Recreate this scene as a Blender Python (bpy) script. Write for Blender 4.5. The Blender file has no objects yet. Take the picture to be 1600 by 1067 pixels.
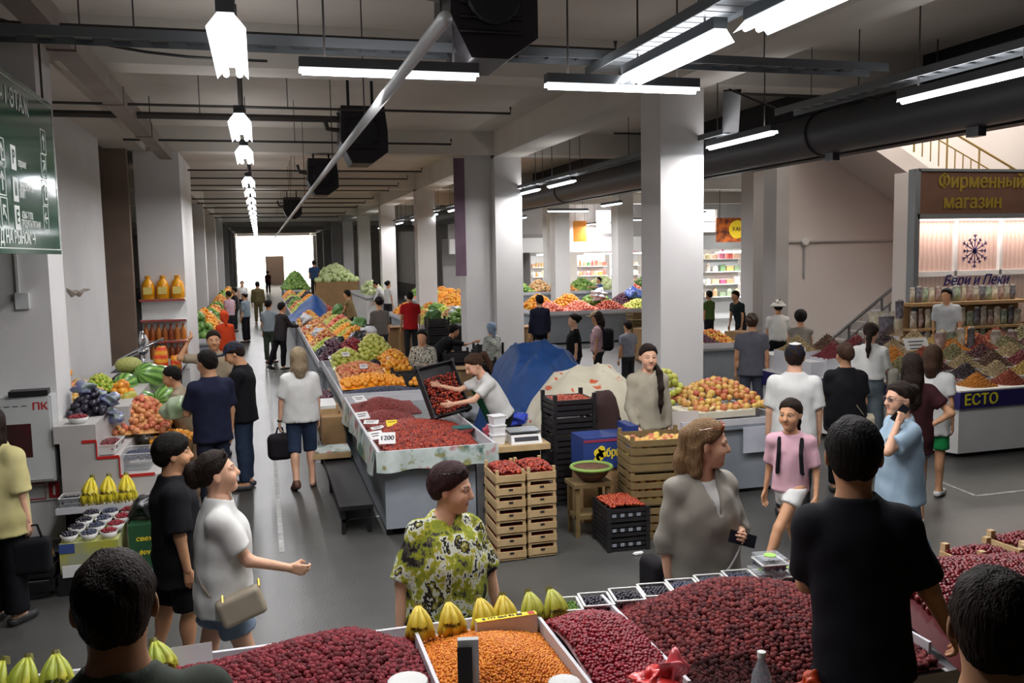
# Indoor produce market hall: rows of fruit stalls, columns, strip lamps, shoppers.
import bpy, bmesh, math, random
import numpy as np
from mathutils import Vector, Matrix, Euler
R = math.radians
random.seed(7); rng = np.random.default_rng(7)
SC = bpy.context.scene
COL = SC.collection

# ------------------------------------------------------------------ camera
FPX, CXP, CYP, CAMH = 1400.0, 800.0, 533.5, 2.8
VPX, VPY, ROLL = 405.0, 402.0, R(1.07)
_y = np.array([VPX-CXP, VPY-CYP, FPX]); _y /= np.linalg.norm(_y)
_z = np.array([-math.sin(ROLL), -math.cos(ROLL), 0.0]); _z[2] = -(_z@_y)/_y[2]; _z /= np.linalg.norm(_z)
AX = np.array([np.cross(_y, _z), _y, _z])            # rows: world axes seen in the image frame
cam = bpy.data.cameras.new('camera'); cam_o = bpy.data.objects.new('camera', cam); COL.objects.link(cam_o)
cam.sensor_width = 36.0; cam.lens = FPX/1600*36.0; cam.clip_end = 400; cam.clip_start = 0.05
_m = Matrix([[AX[i][0], -AX[i][1], -AX[i][2]] for i in range(3)]).to_4x4(); _m.translation = (0, 0, CAMH)
cam_o.matrix_world = _m
SC.camera = cam_o
def ray(px, py): return AX @ np.array([px-CXP, py-CYP, FPX])
def P(px, py, z=0.0):                                # pixel -> point on the level z
    r = ray(px, py); t = (z-CAMH)/r[2]; return Vector((t*r[0], t*r[1], z))
def PY(px, py, Y):                                   # pixel -> point on the plane y = Y
    r = ray(px, py); t = Y/r[1]; return Vector((t*r[0], Y, CAMH+t*r[2]))
def PX(px, py, X):
    r = ray(px, py); t = X/r[0]; return Vector((X, t*r[1], CAMH+t*r[2]))

# ------------------------------------------------------------------ world, exposure
w = bpy.data.worlds.new('world'); SC.world = w; w.use_nodes = True
wb = w.node_tree.nodes['Background']; wb.inputs[0].default_value = (1.0, 0.93, 0.84, 1); wb.inputs[1].default_value = 5.0
SC.view_settings.view_transform = 'Standard'; SC.view_settings.look = 'None'
SC.view_settings.gamma = 1.0; SC.view_settings.use_curve_mapping = False
SC.view_settings.exposure = 0.12
SC.cycles.use_denoising = True
SC.cycles.max_bounces = 6; SC.cycles.diffuse_bounces = 4; SC.cycles.glossy_bounces = 2; SC.cycles.transparent_max_bounces = 8
SC.cycles.sample_clamp_indirect = 4.0
TUBE_W = 46.0                                        # watts of one strip lamp

# ------------------------------------------------------------------ helpers
def srgb(c):
    if isinstance(c, str):
        c = c.lstrip('#'); c = [int(c[i:i+2], 16)/255 for i in (0, 2, 4)]
    return tuple((x/12.92 if x <= .04045 else ((x+.055)/1.055)**2.4) for x in c[:3])
MATS = {}
def mat(name, c1='#888888', rough=.6, metal=0.0, c2=None, scale=6.0, bump=0.0, bscale=None, src=None, spec=.5,
        emit=None, alpha=1.0, trans=0.0, wave=None, detail=3.0, contrast=1.0, coord='Object'):
    """Principled with a two-colour noise (c1..c2), optional bump; src='obj' picks by object, 'attr' by the colour attribute Col."""
    if name in MATS: return MATS[name]
    m = bpy.data.materials.new(name); m.use_nodes = True; nt = m.node_tree; N = nt.nodes; L = nt.links
    b = N['Principled BSDF']; b.inputs['Roughness'].default_value = rough; b.inputs['Metallic'].default_value = metal
    b.inputs['Specular IOR Level'].default_value = spec
    a = srgb(c1); b.inputs['Base Color'].default_value = (*a, 1)
    tc = N.new('ShaderNodeTexCoord')
    fac = None
    if c2 is not None or src:
        mx = N.new('ShaderNodeMix'); mx.data_type = 'RGBA'
        mx.inputs[6].default_value = (*a, 1); mx.inputs[7].default_value = (*srgb(c2 or c1), 1)
        L.new(mx.outputs[2], b.inputs['Base Color'])
        if src == 'obj':
            oi = N.new('ShaderNodeObjectInfo'); fac = oi.outputs['Random']
        elif src == 'attr':
            at = N.new('ShaderNodeAttribute'); at.attribute_name = 'Col'; fac = at.outputs['Fac']
        elif src == 'col':
            at = N.new('ShaderNodeAttribute'); at.attribute_name = 'Col'; L.new(at.outputs['Color'], b.inputs['Base Color'])
        elif wave:
            wv = N.new('ShaderNodeTexWave'); wv.inputs['Scale'].default_value = scale; wv.inputs['Distortion'].default_value = wave[1]
            wv.inputs['Detail'].default_value = detail; wv.bands_direction = wave[0]; L.new(tc.outputs[coord], wv.inputs['Vector']); fac = wv.outputs['Fac']
        else:
            nz = N.new('ShaderNodeTexNoise'); nz.inputs['Scale'].default_value = scale; nz.inputs['Detail'].default_value = detail
            L.new(tc.outputs[coord], nz.inputs['Vector']); fac = nz.outputs['Fac']
            rp = N.new('ShaderNodeMapRange'); k = .25/contrast
            rp.inputs[1].default_value = .5-k; rp.inputs[2].default_value = .5+k; L.new(fac, rp.inputs[0]); fac = rp.outputs[0]
        if fac is not None: L.new(fac, mx.inputs[0])
    if bump:
        n2 = N.new('ShaderNodeTexNoise'); n2.inputs['Scale'].default_value = bscale or scale*4; n2.inputs['Detail'].default_value = 2
        L.new(tc.outputs[coord], n2.inputs['Vector'])
        bp = N.new('ShaderNodeBump'); bp.inputs['Strength'].default_value = bump; bp.inputs['Distance'].default_value = .02
        L.new(n2.outputs['Fac'], bp.inputs['Height']); L.new(bp.outputs[0], b.inputs['Normal'])
    if emit:
        b.inputs['Emission Color'].default_value = (*srgb(emit[0]), 1); b.inputs['Emission Strength'].default_value = emit[1]
        m.cycles.emission_sampling = 'NONE' if len(emit) < 3 else 'FRONT'
    if alpha < 1: b.inputs['Alpha'].default_value = alpha
    if trans: b.inputs['Transmission Weight'].default_value = trans
    MATS[name] = m
    return m

class MB:
    """Collects shapes; build() links them as one mesh object."""
    def __init__(s): s.v = []; s.f = []; s.m = []
    def add(s, vs, fs, m=0):
        o = len(s.v); s.v.extend([tuple(x) for x in vs]); s.f.extend([tuple(i+o for i in f) for f in fs]); s.m.extend([m]*len(fs)); return s
    def bx(s, x0, x1, y0, y1, z0, z1, m=0):
        vs = [(x, y, z) for z in (z0, z1) for y in (y0, y1) for x in (x0, x1)]
        return s.add(vs, [(0, 2, 3, 1), (4, 5, 7, 6), (0, 1, 5, 4), (1, 3, 7, 5), (3, 2, 6, 7), (2, 0, 4, 6)], m)
    def box(s, c, size, rot=(0, 0, 0), m=0):
        e = Euler(rot).to_matrix(); c = Vector(c); h = Vector(size)/2
        vs = [c + e@Vector((x*h.x, y*h.y, z*h.z)) for z in (-1, 1) for y in (-1, 1) for x in (-1, 1)]
        return s.add(vs, [(0, 2, 3, 1), (4, 5, 7, 6), (0, 1, 5, 4), (1, 3, 7, 5), (3, 2, 6, 7), (2, 0, 4, 6)], m)
    def beam(s, a, b, wd, ht, m=0):                   # bar of section wd x ht between two points
        a = Vector(a); b = Vector(b); d = (b-a).normalized(); up = Vector((0, 0, 1)) if abs(d.z) < .95 else Vector((0, 1, 0))
        x = d.cross(up).normalized()*wd/2; y = x.cross(d).normalized()*ht/2
        vs = [p+i*x+j*y for p in (a, b) for i, j in ((-1, -1), (1, -1), (1, 1), (-1, 1))]
        return s.add(vs, [(0, 3, 2, 1), (4, 5, 6, 7), (0, 1, 5, 4), (1, 2, 6, 5), (2, 3, 7, 6), (3, 0, 4, 7)], m)
    def tube(s, path, r, n=8, m=0, cap=True):
        path = [Vector(p) for p in path]; rs = r if isinstance(r, (list, tuple)) else [r]*len(path)
        rings = []; ref = Vector((0, 0, 1))
        for i, p in enumerate(path):
            d = (path[min(i+1, len(path)-1)]-path[max(i-1, 0)]).normalized()
            if abs(d.dot(ref)) > .97: ref = Vector((0, 1, 0)) if abs(d.y) < .9 else Vector((1, 0, 0))
            x = d.cross(ref).normalized(); y = x.cross(d)
            rings += [p+rs[i]*(math.cos(2*math.pi*k/n)*x+math.sin(2*math.pi*k/n)*y) for k in range(n)]
        fs = [(i*n+k, i*n+(k+1) % n, (i+1)*n+(k+1) % n, (i+1)*n+k) for i in range(len(path)-1) for k in range(n)]
        if cap: fs += [tuple(range(n-1, -1, -1)), tuple(range((len(path)-1)*n, len(path)*n))]
        return s.add(rings, fs, m)
    def lathe(s, prof, n=12, c=(0, 0, 0), m=0):        # profile of (r, z)
        vs = [(c[0]+r*math.cos(2*math.pi*k/n), c[1]+r*math.sin(2*math.pi*k/n), c[2]+z) for r, z in prof for k in range(n)]
        fs = [(i*n+k, i*n+(k+1) % n, (i+1)*n+(k+1) % n, (i+1)*n+k) for i in range(len(prof)-1) for k in range(n)]
        if prof[0][0] > 1e-6: fs.append(tuple(range(n-1, -1, -1)))
        if prof[-1][0] > 1e-6: fs.append(tuple(range((len(prof)-1)*n, len(prof)*n)))
        return s.add(vs, fs, m)
    def prism(s, pts, z0, z1, m=0):                    # plan polygon (counter-clockwise) pulled up
        n = len(pts); vs = [(x, y, z0) for x, y in pts]+[(x, y, z1) for x, y in pts]
        return s.add(vs, [tuple(range(n-1, -1, -1)), tuple(range(n, 2*n))]+[(i, (i+1) % n, n+(i+1) % n, n+i) for i in range(n)], m)
    def grid(s, fn, nu, nv, m=0):
        vs = [fn(u/nu, v/nv) for v in range(nv+1) for u in range(nu+1)]
        fs = [(v*(nu+1)+u, v*(nu+1)+u+1, (v+1)*(nu+1)+u+1, (v+1)*(nu+1)+u) for v in range(nv) for u in range(nu)]
        return s.add(vs, fs, m)
    def mesh(s, name, mats, smooth=False):
        me = bpy.data.meshes.new(name); me.from_pydata(s.v, [], s.f)
        for x in (mats if isinstance(mats, (list, tuple)) else [mats]): me.materials.append(x)
        if len(me.materials) > 1: me.polygons.foreach_set('material_index', s.m)
        if smooth: me.polygons.foreach_set('use_smooth', [True]*len(me.polygons))
        me.update(); return me
    def build(s, name, mats, parent=None, smooth=False, **kw):
        return link(name, s.mesh(name, mats, smooth), parent, **kw)
def link(name, data, parent=None, loc=None, rot=None, sc=None):
    o = bpy.data.objects.new(name, data); COL.objects.link(o)
    if parent is not None: o.parent = parent
    if loc is not None: o.location = loc
    if rot is not None: o.rotation_euler = rot
    if sc is not None: o.scale = (sc,)*3 if isinstance(sc, (int, float)) else sc
    return o
def tag(o, label, cat, group=None, kind=None):
    o['label'] = label; o['category'] = cat
    if group: o['group'] = group
    if kind: o['kind'] = kind
    return o
def struct(o, label=None):
    o['kind'] = 'structure'
    if label: o['label'] = label
    return o
def thing(name, label, cat, loc=(0, 0, 0), rz=0.0, group=None):
    o = link(name, None, loc=loc, rot=(0, 0, rz)); return tag(o, label, cat, group)
def dup(root, loc=None, rz=None, label=None, parent=None):
    c = root.copy(); COL.objects.link(c); c.parent = parent
    if loc is not None: c.location = loc
    if rz is not None: c.rotation_euler = (0, 0, rz)
    if label: c['label'] = label
    for ch in root.children:
        d = ch.copy(); COL.objects.link(d); d.parent = c
        for g in ch.children:
            e = g.copy(); COL.objects.link(e); e.parent = d
    return c
def text(name, body, size, mtl, parent=None, loc=(0, 0, 0), rot=(R(90), 0, 0), sx=1.0, align='CENTER', shear=0.0, fat=.035):
    """Flat printed lettering: the glyph outlines filled one by one, so strokes that cross stay solid."""
    from mathutils.geometry import tessellate_polygon
    cu = bpy.data.curves.new(name, 'FONT'); cu.body = body; cu.size = size; cu.align_x = align; cu.align_y = 'CENTER'; cu.shear = shear; cu.resolution_u = 3; cu.fill_mode = 'NONE'
    o = bpy.data.objects.new(name, cu); me0 = bpy.data.meshes.new_from_object(o); bpy.data.objects.remove(o)
    V = [v.co.copy() for v in me0.vertices]; nb = {}
    for e in me0.edges: a, b = e.vertices; nb.setdefault(a, []).append(b); nb.setdefault(b, []).append(a)
    bpy.data.meshes.remove(me0); seen = set(); loops = []
    for st in range(len(V)):
        if st in seen or st not in nb: continue
        lp = [st]; seen.add(st); prev, cur = None, st
        while True:
            nx = [n for n in nb[cur] if n != prev and n not in seen]
            if prev is None: nx = [n for n in nb[cur] if n not in seen and (n == cur+1 or n == cur-1)] or nx
            if not nx: break
            prev, cur = cur, nx[0]; seen.add(cur); lp.append(cur)
        if len(lp) > 2: loops.append([V[k] for k in lp])
    area = lambda L: sum(L[k-1].x*L[k].y-L[k].x*L[k-1].y for k in range(len(L)))/2
    def inside(p, L):
        c = False
        for k in range(len(L)):
            a, b = L[k-1], L[k]
            if (a.y > p.y) != (b.y > p.y) and p.x < (b.x-a.x)*(p.y-a.y)/(b.y-a.y+1e-12)+a.x: c = not c
        return c
    mb = MB(); con = [[k for k, L in enumerate(loops) if k != n and abs(area(L)) > abs(area(H)) and all(inside(p, L) for p in H)] for n, H in enumerate(loops)]
    for n, L in enumerate(loops):
        if len(con[n]) % 2: continue
        hl = [H for k, H in enumerate(loops) if len(con[k]) == len(con[n])+1 and n in con[k]]; pts = L+[p for H in hl for p in H]
        tri = [t if (pts[t[1]]-pts[t[0]]).cross(pts[t[2]]-pts[t[0]]).z > 0 else t[::-1] for t in tessellate_polygon([L]+hl)]
        for n_, dx in enumerate((0, -fat*size, fat*size)): mb.add([p+Vector((dx, dx*.5, .0003*n_)) for p in pts], tri)
    o = mb.build(name, mtl, parent, loc=loc, rot=rot, sc=(sx, 1, 1)); o['kind'] = 'stuff'; return o
# ------------------------------------------------------------------ the hall
m_floor = mat('floor_concrete', '#3a3a38', .38, c2='#535350', scale=.9, bump=.12, bscale=60, detail=8, spec=.45)
m_line = mat('floor_paint', '#b9bab6', .6, c2='#7d7e7b', scale=9)
m_plaster = mat('white_plaster', '#d9d8d6', .75, c2='#cfcdcc', scale=1.2, bump=.05, bscale=90)
m_plaster2 = mat('grey_plaster', '#b3b1b0', .8, c2='#a5a2a1', scale=1.0, bump=.05, bscale=90)
m_ceil = mat('ceiling_concrete', '#d8d3cb', .85, c2='#c6c0b7', scale=.7, bump=.06, bscale=40)
m_beam = mat('beam_concrete', '#d8d4cd', .85, c2='#c9c4bc', scale=.8)
m_dark = mat('dark_metal', '#26262a', .5, .4, c2='#1b1b1e', scale=5)
m_steel = mat('galvanised_steel', '#8c9196', .38, .8, c2='#767b80', scale=12)
m_grey = mat('grey_paint', '#777b80', .5, c2='#6b6f75', scale=3)
m_white = mat('white_paint', '#dcdcda', .5, c2='#d2d1ce', scale=3)
m_black = mat('black_plastic', '#141416', .45)
m_blackpipe = mat('dark_pipe', '#33302e', .6)

END = 95.0
fl = MB().bx(-14, 45, -8, 46, -.2, 0).bx(-14, 14, 46, END, -.2, 0).build('floor', m_floor); struct(fl, 'worn dark grey concrete market floor')
def fline(pts, wd=.05):
    b = MB()
    for a, c in zip(pts, pts[1:]): b.beam((a[0], a[1], .002), (c[0], c[1], .002), wd, .003)
    o = b.build('floor_marking', m_line); o['kind'] = 'structure'; return o
fline([(.085, 8.6), (.085, 60)]); fline([(.80, 9.45), (1.12, 9.47)]); fline([(.55, 12.3), (.95, 12.32)])
fline([tuple(P(1462, 750)[:2]), tuple(P(1525, 775)[:2]), tuple(P(1640, 762)[:2])])
# ceiling with cross beams and the long beam over the column row
ce = MB().bx(-14, 9.5, -8, END, 5.45, 5.7).bx(9.5, 45, -8, 11.5, 5.45, 5.7).bx(9.5, 45, 18.2, 46, 5.45, 5.7).bx(18, 45, 11.5, 18.2, 5.45, 5.7).bx(9.5, 14, 46, END, 5.45, 5.7).build('ceiling', m_ceil); struct(ce, 'grey concrete ceiling slab')
COLY = [10.86, 19.4, 29.6, 38.8, 47.8, 56.8, 65.8, 74.8, 83.8]
n = 0
for y in [1.6]+COLY:
    n += 1; struct(MB().bx(-14, 9.3 if y < 19 else (45 if y < 46 else 14), y, y+.55, 4.95, 5.5).build(f'beam_{n}', m_beam))
for x0, x1 in ((5.08, 5.72), (-2.75, -2.05)):
    n += 1; struct(MB().bx(x0, x1, -8, END, 4.9, 5.5).build(f'beam_{n}', m_beam))
# columns of the right-hand row (front right edge at x = 5.7)
for i, y in enumerate(COLY):
    wd = .62
    struct(MB().bx(5.7-wd, 5.7, y, y+.62, 0, 4.95).build(f'column_{i+1}', m_plaster), 'square white plastered column')
# left row
for i, y in enumerate([9.74, 27.8, 36.8, 45.8, 54.8, 63.8, 72.8, 81.8]):
    struct(MB().bx(-2.85 if i == 0 else -2.62, -2.0, y, y+.7, 0, 4.95).build(f'column_{i+21}', m_plaster), 'white plastered wall pillar')
# far right columns
for i, (x, y, s) in enumerate([(13.08, 21, .62), (13.4, 31, .62), (13.4, 39.5, .62), (13.4, 48.5, .6), (11.6, 33.0, .6), (13.4, 57, .62), (20, 31, .62)]):
    struct(MB().bx(x-s, x, y, y+s, 0, 4.95).build(f'column_{i+41}', m_plaster), 'white column in the far hall')
# enclosing walls
struct(MB().bx(-14, 45, -8.3, -8, 0, 5.5).build('wall_rear', m_plaster2))
struct(MB().bx(-14.3, -14, -8, END, 0, 5.5).build('wall_outer_left', m_plaster2))
struct(MB().bx(45, 45.3, -8, 46, 0, 5.5).build('wall_outer_right', m_plaster2))
struct(MB().bx(14, 14.3, 46.3, END, 0, 5.5).build('wall_side_right', m_plaster2))
e = MB().bx(-14, -2.2, END, END+.3, 0, 5.5).bx(5.4, 14, END, END+.3, 0, 5.5).bx(-2.2, 5.4, END, END+.3, 4.95, 5.5).build('wall_end', m_plaster2); struct(e)
e = MB().bx(.6, 2.4, END, END+.25, 0, 2.9).build('door_1', mat('door_tan', '#e0c4b4', .6)); struct(e, 'tan door standing in the bright end opening')
# left wall behind the watermelon stand
struct(MB().bx(-2.95, -2.615, 10.44, 17.2, 0, 5.45).build('wall_left', m_plaster), 'white plaster wall with a cracked patch behind the melons')
wm = mat('brown_panel', '#8f7a6a', .7, c2='#7d6a5c', scale=2)
struct(MB().bx(-3.2, -2.35, 18.6, 18.8, 0, 5.45).build('wall_left_recess', wm))
cr = MB(); pts = [PX(x, y, -2.610) for x, y in ((104, 452), (112, 459), (118, 456), (124, 459), (131, 453), (140, 452))]
cr.tube(pts, [.02, .05, .035, .045, .025, .01], 5); o = cr.build('plaster_crack', mat('bare_plaster', '#9a8f84', .9)); o.parent = bpy.data.objects['wall_left']
# boxed-in pillar with the shelves
bxp = MB().bx(-2.28, -1.44, 19.0, 22.0, 0, 4.9).build('column_31', m_plaster); struct(bxp, 'wide boxed white pillar with juice shelves')

# ------------------------------------------------------------------ strip lamps
m_tube = mat('lamp_tube', '#ffffff', .4, emit=('#f2f8ff', 14.0))
m_refl = mat('reflector_painted_glow', '#e8eaec', .35, emit=('#f2f8ff', 1.6))  # lit look of the reflector put in as emission; only the tubes are sources
m_lampbody = mat('lamp_body', '#4a4d50', .5)
def strip_proto(L, wd=.26):
    hs = MB().bx(-.05, .05, -L/2, L/2, .03, .10).build('housing', m_lampbody)
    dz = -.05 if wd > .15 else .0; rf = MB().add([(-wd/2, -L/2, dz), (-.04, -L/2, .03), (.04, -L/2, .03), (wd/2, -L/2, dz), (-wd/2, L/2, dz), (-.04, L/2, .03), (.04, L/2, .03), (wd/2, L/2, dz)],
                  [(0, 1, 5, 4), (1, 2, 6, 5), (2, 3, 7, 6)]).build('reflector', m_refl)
    tb = [MB().tube([(sx, -L/2+.02, -.02 if wd > .15 else .002), (sx, L/2-.02, -.02 if wd > .15 else .002)], .022, 8).build('tube', m_tube, smooth=True) for sx in ((-.045, .045) if wd > .15 else (0,))]
    return [hs, rf]+tb
def strip_lamp(c, along_y=True, L=1.5, label='', wd=.26, rod=True, group=None, watts=1.0, up=.10):
    t = thing('strip_lamp', label, 'lamp', c, 0 if along_y else R(90), group)
    for p in strip_proto(L, wd): p.parent = t
    if rod:
        for yy in (-L*.36, L*.36): MB().tube([(0, yy, .1), (0, yy, 5.46-c[2])], .008, 5).build('hanger_rod', m_blackpipe, t)
    ld = bpy.data.lights.new('lamp_light', 'AREA'); ld.shape = 'RECTANGLE'; ld.size = .16; ld.size_y = L*.95
    ld.energy = TUBE_W*watts*L/1.5; ld.color = (1.0, .975, .985); lo = bpy.data.objects.new('lamp_light', ld); COL.objects.link(lo)
    lo.parent = t; lo.location = (0, 0, -.056)
    if up:                                             # uplight added above the closed housing just to brighten the ceiling
        l2 = bpy.data.lights.new('added_uplight', 'AREA'); l2.shape = 'RECTANGLE'; l2.size = .2; l2.size_y = L*.95; l2.energy = ld.energy*up; l2.color = ld.color
        o2 = bpy.data.objects.new('added_uplight', l2); COL.objects.link(o2); o2.parent = t; o2.location = (0, 0, .106); o2.rotation_euler = (math.pi, 0, 0)
    return t
LZ = 4.1
gl = 'strip lamps over the main aisle'
ys = [(5.25, 6.75), (3.0, 4.5), (8.8, 10.35), (11.3, 12.85), (15.6, 17.1)] + [(18.2+2.75*i, 19.7+2.75*i) for i in range(14)]  # second entry: unseen lamp added up the row to light the foreground
names = ['first', 'second', 'third', 'fourth']
for i, (a, b) in enumerate(ys):
    strip_lamp((-.12, (a+b)/2, LZ), True, b-a, (['two-tube aisle strip lamp beside the long cross cable tray', 'two-tube aisle strip lamp added out of view to light the berry table', 'two-tube aisle strip lamp before the first thin cross pipe', 'two-tube aisle strip lamp beside the thick supply pipe']+['two-tube strip lamp further down the row over the main aisle']*20)[i], .21, True, gl, .9)
strip_lamp((.98, 6.66, LZ), False, 1.3, 'strip lamp across the hall beside the big black unit heater', .1, True, None, 1)
strip_lamp((2.86, 6.8, LZ-.02), False, 1.3, 'strip lamp across the hall in front of the nearest white column', .1, True, None, 1)
strip_lamp((2.86, 5.98, LZ+.05), True, 1.5, 'strip lamp slung under the perforated cable tray towards the white column', .2, True)
strip_lamp((2.95, 4.35, LZ+.05), True, 1.35, 'strip lamp under the cable tray cut off by the frame top', .24, True)
gr = 'strip lamps along the black ventilation duct'
for i, (a, b) in enumerate([(5.5, 7.1), (9.2, 10.75), (12.6, 14.1), (16.0, 17.5), (18.2, 19.7), (24, 25.5), (26, 27.5), (29.5, 31), (33, 34.5), (37, 38.5), (43, 44.5), (50, 51.5)]):
    if 12 < a < 14: continue
    strip_lamp((5.72, (a+b)/2, LZ), True, b-a, 'single strip lamp hung beside the black ventilation duct', .1, True, gr, 1.1)
gf = 'strip lamps of the far hall'
for i, (x, y) in enumerate([(10.5, 26), (10.5, 30), (10.5, 36), (10.5, 42), (10.5, 50), (17, 27), (17, 33), (17, 39), (17, 45)]):
    strip_lamp((x, y, 4.2), i % 2 == 0, 1.5, 'strip lamp over the stalls of the far hall', .14, True, gf, 3.5)
# ------------------------------------------------------------------ ceiling services
m_tray = mat('cable_tray', '#6f7478', .45, .7)
def tray(a, b, label, wd=.22, gaps=.3):
    a = Vector(a); b = Vector(b); d = (b-a); L = d.length; d.normalize(); sx = d.cross(Vector((0, 0, 1))).normalized()*wd/2
    t = thing('cable_tray', label, 'cable tray', a)
    for sg in (-1, 1): MB().beam(sg*sx, d*L+sg*sx, .012, .07).build('side_rail', m_tray, t)
    rung = None
    for i in range(int(L/gaps)):
        q = d*(i+.5)*gaps
        if rung is None:
            rung = MB().beam(-sx*.97, sx*.97, .12, .008).build('rung', m_tray, t, loc=q)
        else: link('rung', rung.data, t, q)
    for i in range(max(2, int(L/2.2))):
        q = d*(L*(i+.5)/max(2, int(L/2.2))); MB().tube([q+sx, (q.x+sx.x, q.y+sx.y, 5.46-a.z)], .006, 5).build('hanger_rod', m_blackpipe, t)
    return t
tray((-2.0, 7.0, 4.36), (5.4, 7.0, 4.36), 'long cable tray running across the hall above the cross lamps', .26, .25)
tray((2.86, 1.5, 4.3), (2.86, 7.25, 4.3), 'perforated cable tray running towards the nearest white column', .3, .14)
tray((5.72, 4.5, 4.3), (5.72, 9.0, 4.3), 'cable tray above the first strip lamp by the duct', .24, .2)
tray((5.72, 10.2, 4.25), (5.72, 40, 4.25), 'long cable tray running beside the ventilation duct', .2, .5)
b = MB().beam((5.72, 9.0, 4.3), (5.35, 9.5, 4.62), .2, .02).build('tray_offset', m_dark); tag(b, 'bent tray piece rising over the gap between two trays', 'tray bend')
b = MB().beam((5.35, 9.5, 4.62), (5.72, 10.2, 4.25), .2, .02).build('tray_offset', m_dark); tag(b, 'bent tray piece dropping down to the tray by the duct', 'tray bend')
# long slanting steel pipe
t = thing('steel_pipe', 'long grey steel pipe hung under the ceiling along the aisle', 'pipe', (.93, 4.44, 3.95))
MB().tube([(0, 0, 0), (0, 50, 0)], .036, 10).build('pipe_run', mat('pipe_paint', '#c2c4c4', .45, .2), t, smooth=True)
for y in (.1, 3.5, 7, 14, 22): MB().tube([(0, y, .03), (0, y, 1.51)], .006, 5).build('hanger_rod', m_blackpipe, t)
# sprinkler lines
for i, (y, x0, x1, r) in enumerate([(8.4, -2.6, 3.45, .022), (12.4, -2.6, 3.5, .018), (13.3, -2.6, 1.2, .05), (14.2, 5.8, 8.2, .018), (16.0, -2.05, 3.4, .02), (10.4, 6.0, 8.0, .02), (21.3, -2.05, 3.8, .022), (23.4, -2.05, 3.8, .02), (25.7, -2.05, 3.9, .02), (27.6, -2.05, 3.9, .02),
                                     (31.5, -2.05, 3.9, .025), (34, -2.05, 3.9, .025), (37, -2.05, 3.9, .03), (42, -2.05, 3.9, .03), (46, -2.05, 3.9, .03)]):
    b = thing('sprinkler_pipe', 'thin dark pipe across the hall under the ceiling with upturned end' if r < .04 else 'thick dark supply pipe running to the second unit heater', 'pipe', (0, y, 4.75), 0, 'thin sprinkler pipes under the ceiling' if r < .04 else None)
    MB().tube([(x0, 0, 0), (x1, 0, 0), (x1, 0, .09)], r, 6).build('pipe_run', m_blackpipe, b)
    MB().tube([((x0+x1)/2, 0, 0), ((x0+x1)/2, 0, .71)], .006, 5).build('hanger_rod', m_blackpipe, b)
# drooping cable near the wall pillar
cb = MB().tube([(-2.0+.36*i, 8.6+.12*i, 4.82-.08*math.sin(i*.55)-.02*i) for i in range(7)], .014, 5).build('ceiling_cable', m_black); tag(cb, 'black cable drooping under the ceiling near the green sign', 'cable')
# brown boxed duct beside the left pillars
m_bduct = mat('brown_duct', '#8f837b', .6, .1, c2='#7d716a', scale=3)
t = thing('boxed_duct', 'brown boxed air duct running to the wide white pillar', 'duct', (-1.62, 3.0, 4.78))
MB().bx(-.11, .11, 0, 15.4, -.1, .1).build('duct_run', m_bduct, t)
for y in (3, 6, 9, 12): MB().bx(-.125, .125, y, y+.05, -.115, .115).build('flange', m_bduct, t)
for y in (2, 7, 13): MB().tube([(0, y, .13), (0, y, .68)], .008, 5).build('hanger_rod', m_blackpipe, t)
# unit heaters
def heater(c, sc, label, pipe=True):
    t = thing('unit_heater', label, 'heater', c)
    hm = mat('heater_case', '#231f25', .45, .3, c2='#1b171c', scale=4)
    prof = [(-.32, .42), (.32, .42), (.36, .05), (.36, -.25), (.12, -.42), (-.18, -.42), (-.34, -.1)]
    b = MB(); n = len(prof); dep = .34
    vs = [(x*sc, -dep*sc, z*sc) for x, z in prof]+[(x*sc, dep*sc, z*sc) for x, z in prof]
    b.add(vs, [tuple(range(n)), tuple(range(2*n-1, n-1, -1))]+[(i, n+i, n+(i+1) % n, (i+1) % n) for i in range(n)]); b.build('casing', hm, t)
    for i in range(5): MB().box((-.02*sc, -dep*sc-.012, (.22-.11*i)*sc), (.5*sc, .03, .012*sc), (R(35), 0, 0)).build('louvre', m_dark, t)
    MB().lathe([(.2*sc, -.02), (.22*sc, 0), (.2*sc, .02)], 18).build('fan_ring', m_dark, t, loc=(0, -dep*sc-.02, .05*sc), rot=(R(90), 0, 0))
    MB().tube([(-.33*sc, 0, .1*sc), (-.5*sc, 0, .12*sc), (-.55*sc, 0, .3*sc)], .035*sc, 8).build('pipe_stub', m_blackpipe, t)
    MB().bx(-.2*sc, -.16*sc, -.02, .02, .42*sc, 5.46-c[2]).build('bracket', m_dark, t); MB().bx(.16*sc, .2*sc, -.02, .02, .42*sc, 5.46-c[2]).build('bracket', m_dark, t)
heater((1.74, 6.9, 4.63), .95, 'big black unit heater beside the end of the steel pipe')
heater((1.50, 13.3, 4.5), .95, 'second black unit heater fed by the thick supply pipe')
heater((1.35, 19.6, 4.45), .9, 'third black unit heater along the steel pipe')
heater((1.2, 33, 4.5), .9, 'small far black unit heater above the aisle end')
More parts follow.
